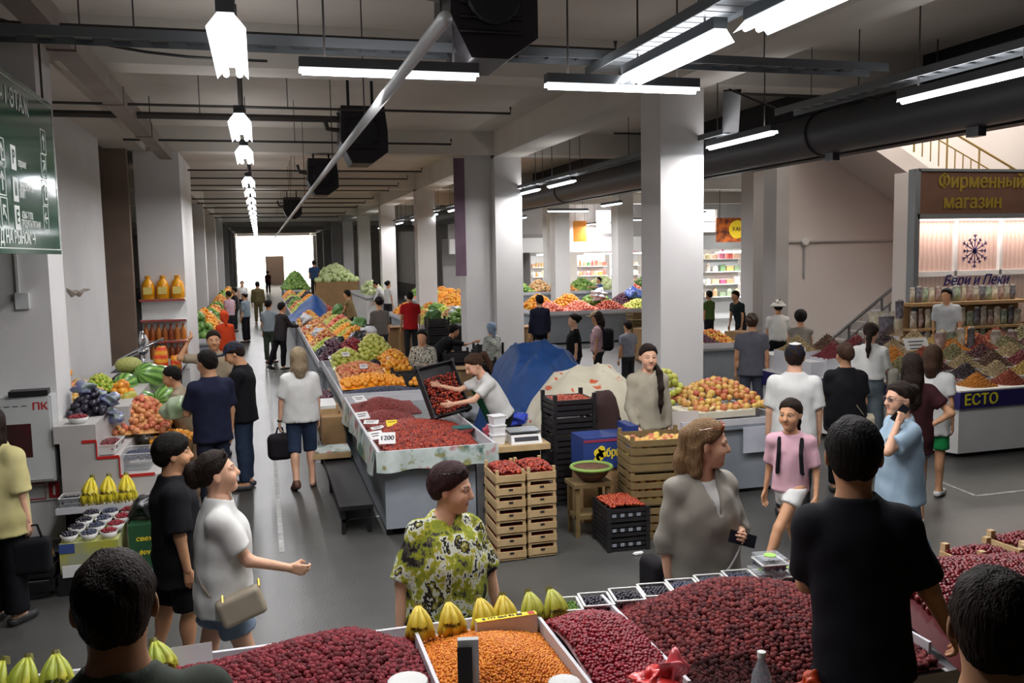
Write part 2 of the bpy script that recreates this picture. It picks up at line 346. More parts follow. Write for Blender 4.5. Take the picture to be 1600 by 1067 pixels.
# spiral ventilation duct
m_duct = mat('spiral_duct', '#5a5d63', .45, .4, c2='#474a50', scale=30, wave=('Y', .5), detail=0)
t = thing('ventilation_duct', 'big black spiral ventilation duct under the ceiling', 'duct', (8.6, 0, 4.56))
MB().tube([(0, 2+i*2.4, 0) for i in range(21)], .33, 20).build('duct_run', m_duct, t, smooth=True)
for y in (6.2, 12.4, 18.6, 24.8, 31): MB().tube([(0, y, 0), (0, y+.06, 0)], .35, 20).build('collar', m_dark, t, smooth=True)
for y in (12.1, 9.2, 16.6): MB().bx(-.06, .06, y, y+.2, -.44, -.3).build('nozzle', m_steel, t)
for y in (5, 10, 15, 20, 26): MB().tube([(0, y, .3), (0, y, .9)], .01, 5).build('hanger_rod', m_blackpipe, t)
struct(MB().bx(9.0, 9.25, -8, 46, 4.26, 4.42).bx(9.1, 9.15, -8, 46, 4.42, 5.5).build('beam_61', m_dark), 'dark steel beam along the stairwell edge')
# ------------------------------------------------------------------ stairwell on the right
m_warm = mat('stair_wall', '#d6cfcc', .8, c2='#cbc3c0', scale=.6)
struct(MB().bx(10.75, 20, 16.9, 17.15, 0, 8).build('wall_stair', m_warm), 'pale stairwell wall with a conduit')
struct(MB().bx(10.45, 10.75, 16.7, 17.2, 0, 5.45).build('column_51', m_plaster2))
struct(MB().bx(18, 18.2, 11.5, 18.2, 5.45, 8).bx(9.3, 9.5, 11.5, 18.2, 5.45, 8).bx(9.3, 18.2, 11.3, 11.5, 5.45, 8).build('wall_stair_upper', m_warm))
t = thing('wall_conduit', 'thin conduit with a round junction box on the stairwell wall', 'conduit', (0, 16.88, 0))
zz = PY(1300, 377, 16.88).z; xa, xb = PY(1226, 377, 16.88).x, PY(1424, 377, 16.88).x; xj = PY(1257, 377, 16.88).x
MB().tube([(xa, 0, zz), (xb, 0, zz)], .03, 6).build('conduit_run', m_plaster2, t); MB().tube([(xj, 0, zz), (xj, 0, zz-.75)], .03, 6).build('conduit_run', m_plaster2, t)
MB().lathe([(.09, 0), (.09, .05), (.07, .07)], 12).build('junction_box', m_plaster, t, loc=(xj, 0, zz), rot=(R(90), 0, 0))
# upper flight with rail
def rail(name, label, a, b, ht, n, mtl, r=.025):
    a = Vector(a); b = Vector(b); t = thing(name, label, 'railing', a); d = b-a
    MB().tube([(0, 0, ht), d+Vector((0, 0, ht))], r, 8).build('handrail', mtl, t); MB().tube([(0, 0, ht*.62), d+Vector((0, 0, ht*.62))], r*.6, 6).build('mid_rail', mtl, t)
    for i in range(n+1):
        q = d*i/n; MB().tube([q+Vector((0, 0, -.02)), q+Vector((0, 0, ht if i % 4 == 0 else ht*.62))], r*.55 if i % 4 else r*.8, 6).build('baluster', mtl, t)
    return t
A, B = PY(1300, 225, 16.2), PY(1436, 312, 16.2)
fl_ = MB(); d_ = (B-A); xa_, xb_ = A.x-1.2, B.x+1.5; fk = max(0, (10.8-xa_)/(xb_-xa_)); zl, zh = A.z+.71+fk*(B.z-.9-A.z-.71), A.z+1.15+fk*(B.z-.55-A.z-1.15); xa_ = max(xa_, 10.8)
fl_.add([(xa_, 15.4, zl), (B.x+1.5, 15.4, B.z-.9), (B.x+1.5, 15.4, B.z-.55), (xa_, 15.4, zh), (xa_, 16.88, zl), (B.x+1.5, 16.88, B.z-.9), (B.x+1.5, 16.88, B.z-.55), (xa_, 16.88, zh)],
        [(0, 1, 2, 3), (7, 6, 5, 4), (0, 4, 5, 1), (3, 2, 6, 7), (1, 5, 6, 2), (0, 3, 7, 4)])
st = fl_.build('stair_flight', m_warm); tag(st, 'sloping soffit of the upper stair flight above the shop', 'stairs')
m_brass = mat('gold_rail', '#a08a52', .4, .6)
rail('stair_railing', 'gold railing of the upper stair flight above the shop sign', PY(1428, 236, 15.3), PY(1600, 335, 15.3), .8, 14, m_brass)
struct(MB().bx(13.2, 20, 17.15, 19.2, 4.0, 4.2).build('landing', m_warm))
# lower flight
a, b = PY(1272, 550, 15.9), PY(1426, 422, 15.9)
n = 9; sf = thing('stair_steps', 'concrete steps rising behind the spice stall', 'stairs', (0, 15.9, 0))
for i in range(n):
    x = a.x+(b.x-a.x)*i/n; MB().bx(x, x+(b.x-a.x)/n+.02, 0, .95, 0, max(.05, a.z-.75+(b.z-a.z)*(i+1)/n)).build('step', m_plaster2, sf)
rail('hand_railing', 'dark steel handrail of the stairs behind the spice stall', (a.x, 15.85, a.z-.75), (b.x, 15.85, b.z-.75), .75, 12, mat('rail_steel', '#77797c', .3, .6), .035)
# ------------------------------------------------------------------ branded shop at the right
kY = 14.3
kx0 = PY(1429, 300, kY).x; kz1, kz0 = PY(1429, 268, kY).z, PY(1429, 335, kY).z
t = thing('shop_kiosk', 'glazed baking goods shop with brown sign board and snowflake decal', 'shop', (kx0, kY, 0))
m_sign = mat('shop_sign_brown', '#5f4233', .55, c2='#54392c', scale=4); m_wood = mat('pink_wood', '#d3b0a2', .6, c2='#c19a8b', scale=3, wave=('X', 3.0)); m_alu = mat('aluminium', '#8e9498', .4, .6)
MB().bx(0, 4.2, -.08, .08, kz0, kz1).build('sign_board', m_sign, t); MB().bx(-.06, .05, -.1, .1, 0, kz1+.04).build('frame_post', m_alu, t); MB().bx(0, 4.2, -.1, .1, kz1, kz1+.05).build('frame_rail', m_alu, t); MB().bx(0, 4.2, -.1, .1, kz0-.08, kz0).build('frame_rail', m_alu, t)
MB().bx(0, 4.2, .42, .5, 0, kz0).build('back_wall', m_wood, t); MB().bx(0, 4.2, 0, .5, kz0-.09, kz0-.05).build('shop_ceiling', m_white, t); MB().bx(-.05, 0, .1, .5, 0, kz1).build('side_wall', m_warm, t)
zm = PY(1500, 428, kY).z
for x in (PY(1508, 400, kY).x-kx0+.1, PY(1579, 400, kY).x-kx0+.1): MB().bx(x-.03, x+.03, 0.34, .42, 0, kz0-.1).build('mullion', m_white, t)
MB().bx(0, 4.2, .34, .42, zm-.05, zm+.05).build('mullion', m_white, t)
gl_ = mat('shop_glass', '#dfe6e6', .05, trans=.0, alpha=.12, spec=.8); MB().bx(.05, 4.2, -.01, .01, 1.25, kz0-.08).build('pane', gl_, t)
MB().bx(0, 4.2, -.05, .05, 0, 1.25).build('lower_panel', m_sign, t)
m_olive = mat('sign_letters', '#7d6a1c', .5); m_navy = mat('decal_navy', '#2a2766', .5)
c = PY(1535, 284, kY-.1); text('lettering', 'Фирменный', .36, m_olive, t, (c.x-kx0, -.09, c.z), sx=.95)
c = PY(1521, 316, kY-.1); text('lettering', 'магазин', .36, m_olive, t, (c.x-kx0, -.09, c.z), sx=.95)
c = PY(1525, 438, kY-.03); text('lettering', 'Бери и Пеки', .27, m_navy, t, (c.x-kx0, -.03, c.z), shear=.35, sx=.95)
c = PY(1523, 392, kY-.03); sn = MB(); rr = .33
for k in range(12):
    a_ = k*math.pi/6+math.pi/2; L = rr if k % 2 == 0 else rr*.82; dx, dz = math.cos(a_), math.sin(a_)
    sn.beam((0, 0, 0), (dx*L, 0, dz*L), .006, .02)
    for f in (.55, .8):
        for sg in (-1, 1):
            a2 = a_+sg*.75; sn.beam((dx*L*f, 0, dz*L*f), (dx*L*f+math.cos(a2)*L*.2, 0, dz*L*f+math.sin(a2)*L*.2), .006, .016)
sn.lathe([(.06, -.003), (.06, .003)], 10); sb = sn.build('snowflake_decal', m_navy, t, loc=(c.x-kx0, -.03, c.z))
sb['kind'] = 'stuff'
ld = bpy.data.lights.new('shop_light', 'AREA'); ld.shape = 'RECTANGLE'; ld.size = 3.6; ld.size_y = .2; ld.energy = 30; ld.color = (1, .93, .9)
lo = bpy.data.objects.new('shop_light', ld); COL.objects.link(lo); lo.parent = t; lo.location = (2.1, .2, kz0-.12)
MB().bx(.3, 3.9, .08, .3, kz0-.115, kz0-.09).build('ceiling_lamp', mat('lamp_panel', '#ffffff', .4, emit=('#fff2ea', 6.0)), t)
# ------------------------------------------------------------------ green hall sign and fire cabinet
sX = -1.75
y1, y0 = PX(84, 300, sX).y, PX(0, 300, sX).y-.9; zb, zt = 2.86, PX(78, 166, sX).z
t = thing('hall_sign', 'dark green hanging direction sign with white arrows and lettering', 'sign', (sX, y1, zb)); L = y1-y0; Hs = zt-zb
m_green = mat('sign_green', '#17533c', .10, c2='#134934', scale=2, spec=.4); m_sw = mat('sign_white', '#d9dfda', .5)
MB().bx(-.03, .03, -L, 0, 0, Hs).build('board', m_green, t)
def on_sign(px, py): q = PX(px, py, sX+.032); return (.033, q.y-y1, q.z-zb)
fr = MB()
for a_, b_ in (((-L, .04), (-.04, .04)), ((-.04, .04), (-.04, Hs-.04)), ((-.04, Hs-.04), (-L, Hs-.04))): fr.beam((.032, a_[0], a_[1]), (.032, b_[0], b_[1]), .004, .008)
fr.build('border_line', m_sw, t)
RS = (R(90), 0, R(90))
text('lettering', '1 ҚАБАТ - 1 ЭТАЖ', .19, m_sw, t, (.033, on_sign(44, 172)[1], on_sign(42, 170)[2]), RS, align='RIGHT', sx=1.0)
text('lettering', 'ВЫХОД НА РЫНОК →', .135, m_sw, t, (.033, on_sign(56, 372)[1], on_sign(40, 373)[2]), RS, align='RIGHT')
for s_, px, py, sz in (('паркинг', 28, 254, .085), ('ЖЕДЕЛСАТЫ', 30, 290, .085), ('ЛИФТ', 30, 303, .085), ('АЗЫК-ТҮЛІК', 34, 336, .075), ('ПРОДУКТЫ ПИТАНИЯ', 34, 349, .075)):
    text('lettering', s_, sz, m_sw, t, on_sign(px, py), RS, align='LEFT', sx=.75)
for px, py, ch in ((20, 246, 'P'), (24, 296, 'II'), (27, 340, 'E')):
    q = on_sign(px, py); MB().bx(.032, .036, q[1]-.07, q[1]+.07, q[2]-.09, q[2]+.09).build('pictogram', m_sw, t)
    text('pictogram_mark', ch, .15, m_green, t, (.037, q[1], q[2]), RS)
for px, py, ch in ((67, 222, '↕'), (68, 260, '↗'), (70, 301, '↱'), (72, 341, '←'), (1, 237, '↱'), (3, 282, '↕'), (7, 331, '↖')):
    q = on_sign(px, py); b = MB(); w_, h_ = .085, .1
    for a_, b_ in (((-w_, -h_), (w_, -h_)), ((w_, -h_), (w_, h_)), ((w_, h_), (-w_, h_)), ((-w_, h_), (-w_, -h_))): b.beam((.033, q[1]+a_[0], q[2]+a_[1]), (.033, q[1]+b_[0], q[2]+b_[1]), .004, .008)
    b.build('arrow_box', m_sw, t)
    ang = {'↕': 90, '↗': 45, '↱': 90, '←': 180, '↖': 135}[ch]; ca, sa = math.cos(R(ang)), math.sin(R(ang)); b = MB(); tip = (q[1]+.055*ca, q[2]+.065*sa)
    b.beam((.034, q[1]-.055*ca, q[2]-.065*sa), (.034, tip[0], tip[1]), .004, .016)
    for sg in (-1, 1): b.beam((.034, tip[0], tip[1]), (.034, tip[0]-.07*math.cos(R(ang+sg*40)), tip[1]-.07*math.sin(R(ang+sg*40))), .004, .016)
    if ch == '↱': b.beam((.034, q[1], q[2]-.05), (.034, q[1]+.08, q[2]-.05), .004, .016)
    b.build('arrow', m_sw, t)
for yy in (-.2, -L+.3): MB().tube([(0, yy, Hs), (0, yy, 5.46-zb)], .01, 5).build('hanger_rod', m_blackpipe, t)
# fire hose cabinet on the pillar
m_cab = mat('cabinet_white', '#c9cccb', .45, c2='#c0c3c2', scale=4); m_red = mat('fire_red', '#b3262a', .5)
t = thing('fire_cabinet', 'white fire hose cabinet with dark window on the wall pillar', 'cabinet', (-2.0, 9.74, .66))
MB().bx(-.62, -.01, -.22, 0, 0, .84).build('body', m_cab, t); dr = MB().bx(-.6, -.03, -.235, -.22, .02, .82).build('door', m_cab, t)
MB().bx(-.52, -.20, -.24, -.234, .25, .58).build('window_pane', mat('dark_pane', '#2c2b29', .15, c2='#5b2024', scale=3), dr)
text('lettering', 'ПК', .10, m_red, dr, (-.11, -.237, .74))
for i in range(4): MB().bx(-.5+.075*i, -.45+.075*i, -.238, -.234, .75, .757).build('vent_slot', m_dark, dr)
t2 = thing('fire_sign_panel', 'red and white extinguisher sign plate under the fire cabinet', 'sign', (-2.0, 9.735, .42))
MB().bx(-.42, -.02, -.02, 0, 0, .2).build('plate', m_cab, t2); MB().bx(-.13, -.03, -.024, -.02, .02, .18).build('red_mark', m_red, t2); MB().bx(-.09, -.07, -.028, -.024, .05, .15).build('extinguisher_mark', m_sw, t2)
b = MB()
for a_, b_ in (((-.4, .02), (-.16, .02)), ((-.16, .02), (-.16, .18)), ((-.16, .18), (-.4, .18)), ((-.4, .18), (-.4, .02))): b.beam((a_[0], -.022, a_[1]), (b_[0], -.022, b_[1]), .004, .012)
b.build('red_border', m_red, t2)
u = MB().bx(-.36, -.02, -.1, .08, 0, .05).build('folded_umbrella', m_black, loc=(-2.02, 9.6, 1.51), rot=(0, 0, R(4))); tag(u, 'black folded pouch lying on top of the fire cabinet', 'pouch')
sw = thing('wall_switch', 'white socket box with vertical conduit on the wall pillar', 'socket', (PY(36, 470, 9.74).x, 9.74, PY(36, 470, 9.74).z))
MB().bx(-.06, .06, -.05, 0, -.08, .08).build('box', m_cab, sw); MB().bx(-.045, -.02, -.03, 0, .08, 1.6).build('conduit', m_cab, sw)
# ------------------------------------------------------------------ shops of the far hall
m_fasc = mat('fascia_white', '#e3e3e1', .5); m_shelfw = mat('shelf_white', '#e8e8e6', .5)
wf = MB().bx(9.5, 45, 46, 46.3, 3.55, 3.75).bx(9.5, 17.7, 46, 46.3, 3.75, 5.5).bx(19.6, 23, 46, 46.3, 3.75, 5.5).bx(25, 45, 46, 46.3, 3.75, 5.5).bx(17.7, 19.6, 46, 46.3, 5.0, 5.5).bx(23, 25, 46, 46.3, 5.0, 5.5).bx(9.5, 45, 47.5, 47.8, 0, 3.6).build('wall_far', m_plaster2); struct(wf)
struct(MB().bx(9.5, 45, 45.7, 46, 2.78, 3.55).build('fascia', m_fasc), 'white fascia band over the far shops')
struct(MB().bx(17.7, 19.6, 46.1, 46.15, 4.3, 4.36).bx(18.6, 18.68, 46.1, 46.15, 3.75, 5).build('window_1', m_fasc))
struct(MB().bx(23, 25, 46.1, 46.15, 4.3, 4.36).build('window_2', m_fasc))
goodm = [mat('goods_'+str(i), c, .5, c2=d, src='obj') for i, (c, d) in enumerate([('#c94b46', '#e8d9a0'), ('#e6c46a', '#b8567a'), ('#5f8a53', '#e9e4d6'), ('#d98b3d', '#f0ece0')])]
gm = [MB().bx(-.1, .1, -.06, .06, 0, .24).mesh('goods_box', m) for m in goodm]+[MB().lathe([(.07, 0), (.08, .02), (.08, .2), (.04, .26), (.035, .3)], 8).mesh('goods_jar', m) for m in goodm]
def shelf_unit(x0, x1, y, label, zs=(.5, 1.0, 1.5, 2.0), n=7, glow=None):
    t = thing('shop_shelf', label, 'shelf', (x0, y, 0)); w_ = x1-x0
    MB().bx(0, w_, .3, .35, 0, 2.6).build('back_panel', m_shelfw, t)
    for z in zs: MB().bx(0, w_, -.02, .3, z-.03, z).build('shelf_board', m_shelfw, t)
    for z in zs:
        for i in range(n):
            k = random.randrange(len(gm)); o = link(gm[k].name, gm[k], None, (x0+w_*(i+.5)/n, y+.12, z), (0, 0, 0), (random.uniform(.8, 1.2)*min(1.3, w_/n/.24), 1, random.uniform(.7, 1.25)))
            tag(o, 'small packet or jar standing on a far shop shelf', 'packet', 'packets and jars on the far shop shelves')
    ld = bpy.data.lights.new('shelf_light', 'AREA'); ld.shape = 'RECTANGLE'; ld.size = w_; ld.size_y = .3; ld.energy = 130*w_; lo = bpy.data.objects.new('shelf_light', ld); COL.objects.link(lo); lo.parent = t; lo.location = (w_/2, -.9, 2.62); lo.rotation_euler = (R(-25), 0, 0)
    MB().bx(0, w_, -1.0, -.8, 2.63, 2.68).build('lamp_tube_box', m_tube, t)
shelf_unit(13.8, 15.0, 45.2, 'packed white grocery shelf behind the banana stall'); shelf_unit(16.4, 18.0, 45.2, 'brightly lit white shelf of pink packets in the far shop'); shelf_unit(18.3, 19.9, 45.2, 'white shelf under the pink shop banner')
shelf_unit(24.3, 25.9, 45.2, 'lit far shelf seen between the two grey columns'); shelf_unit(17.0, 18.6, 32.2, 'white toy shelf beside the grey far column', (.9, 1.4, 1.9, 2.4), 5)
b = MB().bx(18.3, 19.9, 45.55, 45.6, 2.3, 2.75).build('shop_banner', mat('banner_pink', '#c46a86', .5, c2='#e3b9c4', scale=2)); tag(b, 'pink shop banner over the far shelf', 'banner')
b = thing('shop_banner', 'orange poster hanging in front of the far upper wall', 'banner', (16.0, 44.9, 3.3)); MB().bx(0, .75, 0, .05, 0, 1.1).build('panel', mat('banner_orange', '#e8a33c', .5, c2='#d97a2c', scale=1.2), b); [MB().tube([(x, .02, 1.1), (x, .02, 2.16)], .01, 5).build('hanger_rod', m_blackpipe, b) for x in (.1, .65)]
b = thing('cafe_banner', 'dark floral banner with a round yellow emblem in the far hall', 'banner', (17.3, 31.9, 3.05)); MB().bx(0, 1.35, 0, .04, 0, .95).build('panel', mat('banner_dark', '#4a1c16', .5, c2='#c7641f', scale=4, contrast=2), b)
[MB().tube([(x, .02, .95), (x, .02, 2.41)], .012, 5).build('hanger_rod', m_blackpipe, b) for x in (.15, 1.2)]; MB().lathe([(.36, 0), (.36, .02)], 20).build('emblem', mat('emblem_yellow', '#f0c92c', .5), b, loc=(.9, -.01, .5), rot=(R(90), 0, 0)); text('lettering', 'ХАН', .22, mat('emblem_ink', '#5a3a10', .5), b, (.9, -.035, .5))
b = MB().bx(0, .24, 0, .04, 0, 2.6).build('column_banner', mat('banner_plum', '#7f6577', .6, c2='#5d4856', scale=2), loc=(4.22, 19.66, 2.3)); tag(b, 'tall plum coloured banner hanging on the second white column', 'banner')
struct(MB().bx(4.45, 5.1, 19.7, 20.3, 0, 4.95).build('column_10', m_plaster), 'white column standing behind the second one')
# juice shelves on the boxed pillar
t = thing('juice_shelf', 'white wall shelves with red edges on the wide pillar', 'shelf', (-2.28, 19.0, 0)); m_redw = mat('red_trim', '#a8433a', .5)
for z in (2.02, 1.62, 1.2):
    sb = MB().bx(0, .84, -.3, 0, z-.035, z).build('shelf_board', m_shelfw, t); MB().bx(0, .84, -.31, -.3, z-.04, z).build('edge_strip', m_redw, sb)
MB().bx(0, .84, -.02, 0, .6, 2.0).build('back_panel', m_shelfw, t)
jm = mat('juice_yellow', '#e8a416', .3, c2='#d88d10', scale=8); jl = mat('juice_label', '#efd77a', .5)
jb = MB().lathe([(.11, 0), (.13, .03), (.13, .22), (.10, .33), (.045, .39), (.045, .43)], 12).mesh('juice_bottle', jm, True)
for i in range(3):
    o = thing('juice_jug', 'big yellow juice jug standing on the top pillar shelf', 'jug', (-2.12+.27*i, 18.84, 2.02), 0, 'yellow juice jugs on the pillar shelf')
    link('jug_body', jb, o); MB().lathe([(.052, .41), (.052, .46)], 10).build('cap', jm, o); MB().bx(-.08, .08, -.135, -.12, .1, .24).build('label_patch', jl, o)
sm_ = mat('syrup_brown', '#8a3d1c', .25, c2='#c2702a', src='obj'); sbm = MB().lathe([(.05, 0), (.055, .02), (.055, .2), (.02, .27), (.02, .33)], 8).mesh('syrup_bottle', sm_, True)
for r_ in range(2):
    for i in range(7):
        o = link('syrup_bottle', sbm, None, (-2.2+.115*i, 18.82, 1.2 if r_ == 0 else .84)); tag(o, 'small brown syrup bottle in the row on the low pillar shelf', 'bottle', 'brown bottles on the pillar shelf')
sb = MB().bx(0, .84, -.3, 0, .8, .835).build('shelf_board', m_shelfw, t)
# ------------------------------------------------------------------ people: smooth distance fields meshed as one continuous surface
f32 = np.float32
def A3(*p): return np.array(p, f32)
def unit(v): v = np.asarray(v, float); return v/(np.linalg.norm(v)+1e-9)
def d_rc(p, a, b, r1, r2):
    a = np.asarray(a, f32); ba = np.asarray(b, f32)-a; pa = p-a
    t = np.clip(pa@ba/(ba@ba+1e-9), 0, 1); q = pa-t[:, None]*ba
    return np.sqrt((q*q).sum(1))-(r1+(r2-r1)*t)
def d_ell(p, c, r, rot=None):
    q = p-np.asarray(c, f32)
    if rot is not None: q = q@np.asarray(rot, f32)
    r = np.asarray(r, f32); k0 = np.sqrt(((q/r)**2).sum(1)); k1 = np.sqrt(((q/(r*r))**2).sum(1))+1e-6
    return k0*(k0-1)/k1
def smin(a, b, k):
    h = np.clip(.5+.5*(b-a)/k, 0, 1); return b+(a-b)*h-k*h*(1-h)
def smax(a, b, k): return -smin(-a, -b, k)
def d_loft(q, tab):                                    # rows (z, half width, half depth, y offset)
    t = np.array(tab, f32).T; z = q[:, 2]; zz = np.linspace(t[0][0], t[0][-1], 48); ker = np.array([1, 2, 3, 4, 3, 2, 1])/16
    t = np.stack([zz]+[np.convolve(np.pad(np.interp(zz, t[0], t[i]), 3, mode='edge'), ker, 'valid') for i in (1, 2, 3)])
    a = np.interp(z, t[0], t[1]); b = np.interp(z, t[0], t[2]); c = np.interp(z, t[0], t[3])
    d = (np.sqrt((q[:, 0]/a)**2+((q[:, 1]-c)/b)**2)-1)*np.minimum(a, b)
    return np.maximum(d, np.maximum(t[0][0]-z, z-t[0][-1]))
def snet(f, lo, hi, h):
    lo = np.asarray(lo, float); n = np.ceil((np.asarray(hi, float)-lo)/h/3).astype(int)*3+1
    ax = [lo[i]+h*np.arange(n[i]) for i in range(3)]
    def pts(g): return np.stack(np.meshgrid(*g, indexing='ij'), -1).reshape(-1, 3).astype(f32)
    cg = [a[1::3] for a in ax]; vc = f(pts(cg)).reshape([len(g) for g in cg])
    up = vc
    for i in range(3): up = np.repeat(up, 3, i)
    up = np.pad(up, [(0, max(0, n[i]-up.shape[i])) for i in range(3)], mode='edge')[:n[0], :n[1], :n[2]]
    v = up.astype(f32).copy(); m = np.abs(up) < h*4.5
    ii = np.argwhere(m); pp = (lo+h*ii).astype(f32); v[m] = f(pp)
    s = v < 0
    def cr(a, i, j, k): return a[i:a.shape[0]-1+i, j:a.shape[1]-1+j, k:a.shape[2]-1+k]
    cor = [(i, j, k) for i in (0, 1) for j in (0, 1) for k in (0, 1)]
    cnt = sum(cr(s, *c).astype(np.int8) for c in cor); act = (cnt > 0) & (cnt < 8)
    idx = -np.ones(act.shape, np.int64); cells = np.argwhere(act); idx[act] = np.arange(len(cells))
    cv = np.stack([cr(v, *c)[act] for c in cor], 1); acc = np.zeros((len(cells), 3)); num = np.zeros(len(cells))
    for a in range(8):
        for b in range(a+1, 8):
            dif = np.array(cor[b])-np.array(cor[a])
            if np.abs(dif).sum() != 1: continue
            va, vb = cv[:, a], cv[:, b]; x = (va < 0) != (vb < 0); t = va/(va-vb+1e-12)
            acc[x] += (np.array(cor[a])+t[:, None]*dif)[x]; num[x] += 1
    V = lo+h*(cells+acc/np.maximum(num, 1)[:, None])
    Q = []
    for ax_ in range(3):
        o = [(1, 2), (2, 0), (0, 1)][ax_]
        sl0 = [slice(None)]*3; sl1 = [slice(None)]*3; sl0[ax_] = slice(0, -1); sl1[ax_] = slice(1, None)
        e0, e1 = s[tuple(sl0)], s[tuple(sl1)]; w_ = np.argwhere(e0 != e1)
        if not len(w_): continue
        ok = (w_[:, o[0]] > 0) & (w_[:, o[1]] > 0) & (w_[:, o[0]] < n[o[0]]-1) & (w_[:, o[1]] < n[o[1]]-1); w_ = w_[ok]
        q = []
        for du, dv in ((-1, -1), (0, -1), (0, 0), (-1, 0)):
            c = w_.copy(); c[:, o[0]] += du; c[:, o[1]] += dv; q.append(idx[c[:, 0], c[:, 1], c[:, 2]])
        q = np.stack(q, 1); fl = ~e0[w_[:, 0], w_[:, 1], w_[:, 2]]; q[fl] = q[fl][:, ::-1]; Q.append(q)
    Q = np.concatenate(Q) if Q else np.zeros((0, 4), int)
    return V, Q[(Q >= 0).all(1)]
def fast_mesh(name, V, Q, mats, smooth=True, col=None):
    me = bpy.data.meshes.new(name); nv, nf, k = len(V), len(Q), Q.shape[1] if len(Q) else 4
    me.vertices.add(nv); me.vertices.foreach_set('co', np.asarray(V, f32).ravel())
    me.loops.add(nf*k); me.loops.foreach_set('vertex_index', Q.astype(np.int32).ravel())
    me.polygons.add(nf); me.polygons.foreach_set('loop_start', (np.arange(nf)*k).astype(np.int32))
    me.polygons.foreach_set('use_smooth', np.full(nf, smooth))
    for m in (mats if isinstance(mats, (list, tuple)) else [mats]): me.materials.append(m)
    if col is not None:
        at = me.color_attributes.new('Col', 'FLOAT_COLOR', 'POINT')
        c4 = np.ones((nv, 4), f32); c4[:, :3] = col if np.ndim(col) == 2 else np.asarray(col)[:, None]; at.data.foreach_set('color', c4.ravel())
    me.update(calc_edges=True); me.validate(); return me
m_skin = mat('skin', '#c99a7c', .55, src='col', spec=.35)
def rotz(a): c, s = math.cos(a), math.sin(a); return np.array([[c, -s, 0], [s, c, 0], [0, 0, 1]])
def rotx(a): c, s = math.cos(a), math.sin(a); return np.array([[1, 0, 0], [0, c, -s], [0, s, c]])
def roty(a): c, s = math.cos(a), math.sin(a); return np.array([[c, 0, s], [0, 1, 0], [-s, 0, c]])
HAIRC = {'black': ('#17120f', '#0d0a09'), 'dark': ('#2a1d16', '#17100c'), 'brown': ('#4a3325', '#2e1f16'), 'blond': ('#8c6f4e', '#5f4831'), 'ash': ('#a08f74', '#7d6c55'), 'grey': ('#6f6660', '#4b443f'), 'mahog': ('#41282a', '#241517')}
def hairmat(c):
    a, b = HAIRC[c]
    if 'hair_'+c in MATS: return MATS['hair_'+c]
    m = mat('hair_'+c, a, .6, c2=b, scale=130, bump=.6, bscale=190, detail=2, spec=.16); nt = m.node_tree
    mp = nt.nodes.new('ShaderNodeMapping'); mp.inputs['Scale'].default_value = (1, 1, .13)
    nt.links.new(nt.nodes['Texture Coordinate'].outputs['Object'], mp.inputs[0])          # streaks running down the strands
    for n in nt.nodes:
        if n.type == 'TEX_NOISE': nt.links.new(mp.outputs[0], n.inputs['Vector'])
    return m
SKINS = {'l': '#d9a98c', 'm': '#c08f6c', 'd': '#a37352'}
LINES = {'short': ([-.13, -.09, -.05, -.012, .03, .06, .09, .12], [-.075, -.072, -.055, -.002, .03, .062, .082, .085]),
         'bangs': ([-.13, -.09, -.05, -.012, .03, .06, .09, .12], [-.085, -.08, -.06, -.005, .005, .03, .043, .045]),
         'up': ([-.13, -.09, -.05, -.012, .03, .06, .09, .12], [-.055, -.05, -.035, .0, .035, .066, .087, .09]),
         'bob': ([-.13, -.09, -.05, -.0, .03, .06, .09, .12], [-.12, -.115, -.10, -.085, -.02, .04, .06, .062])}
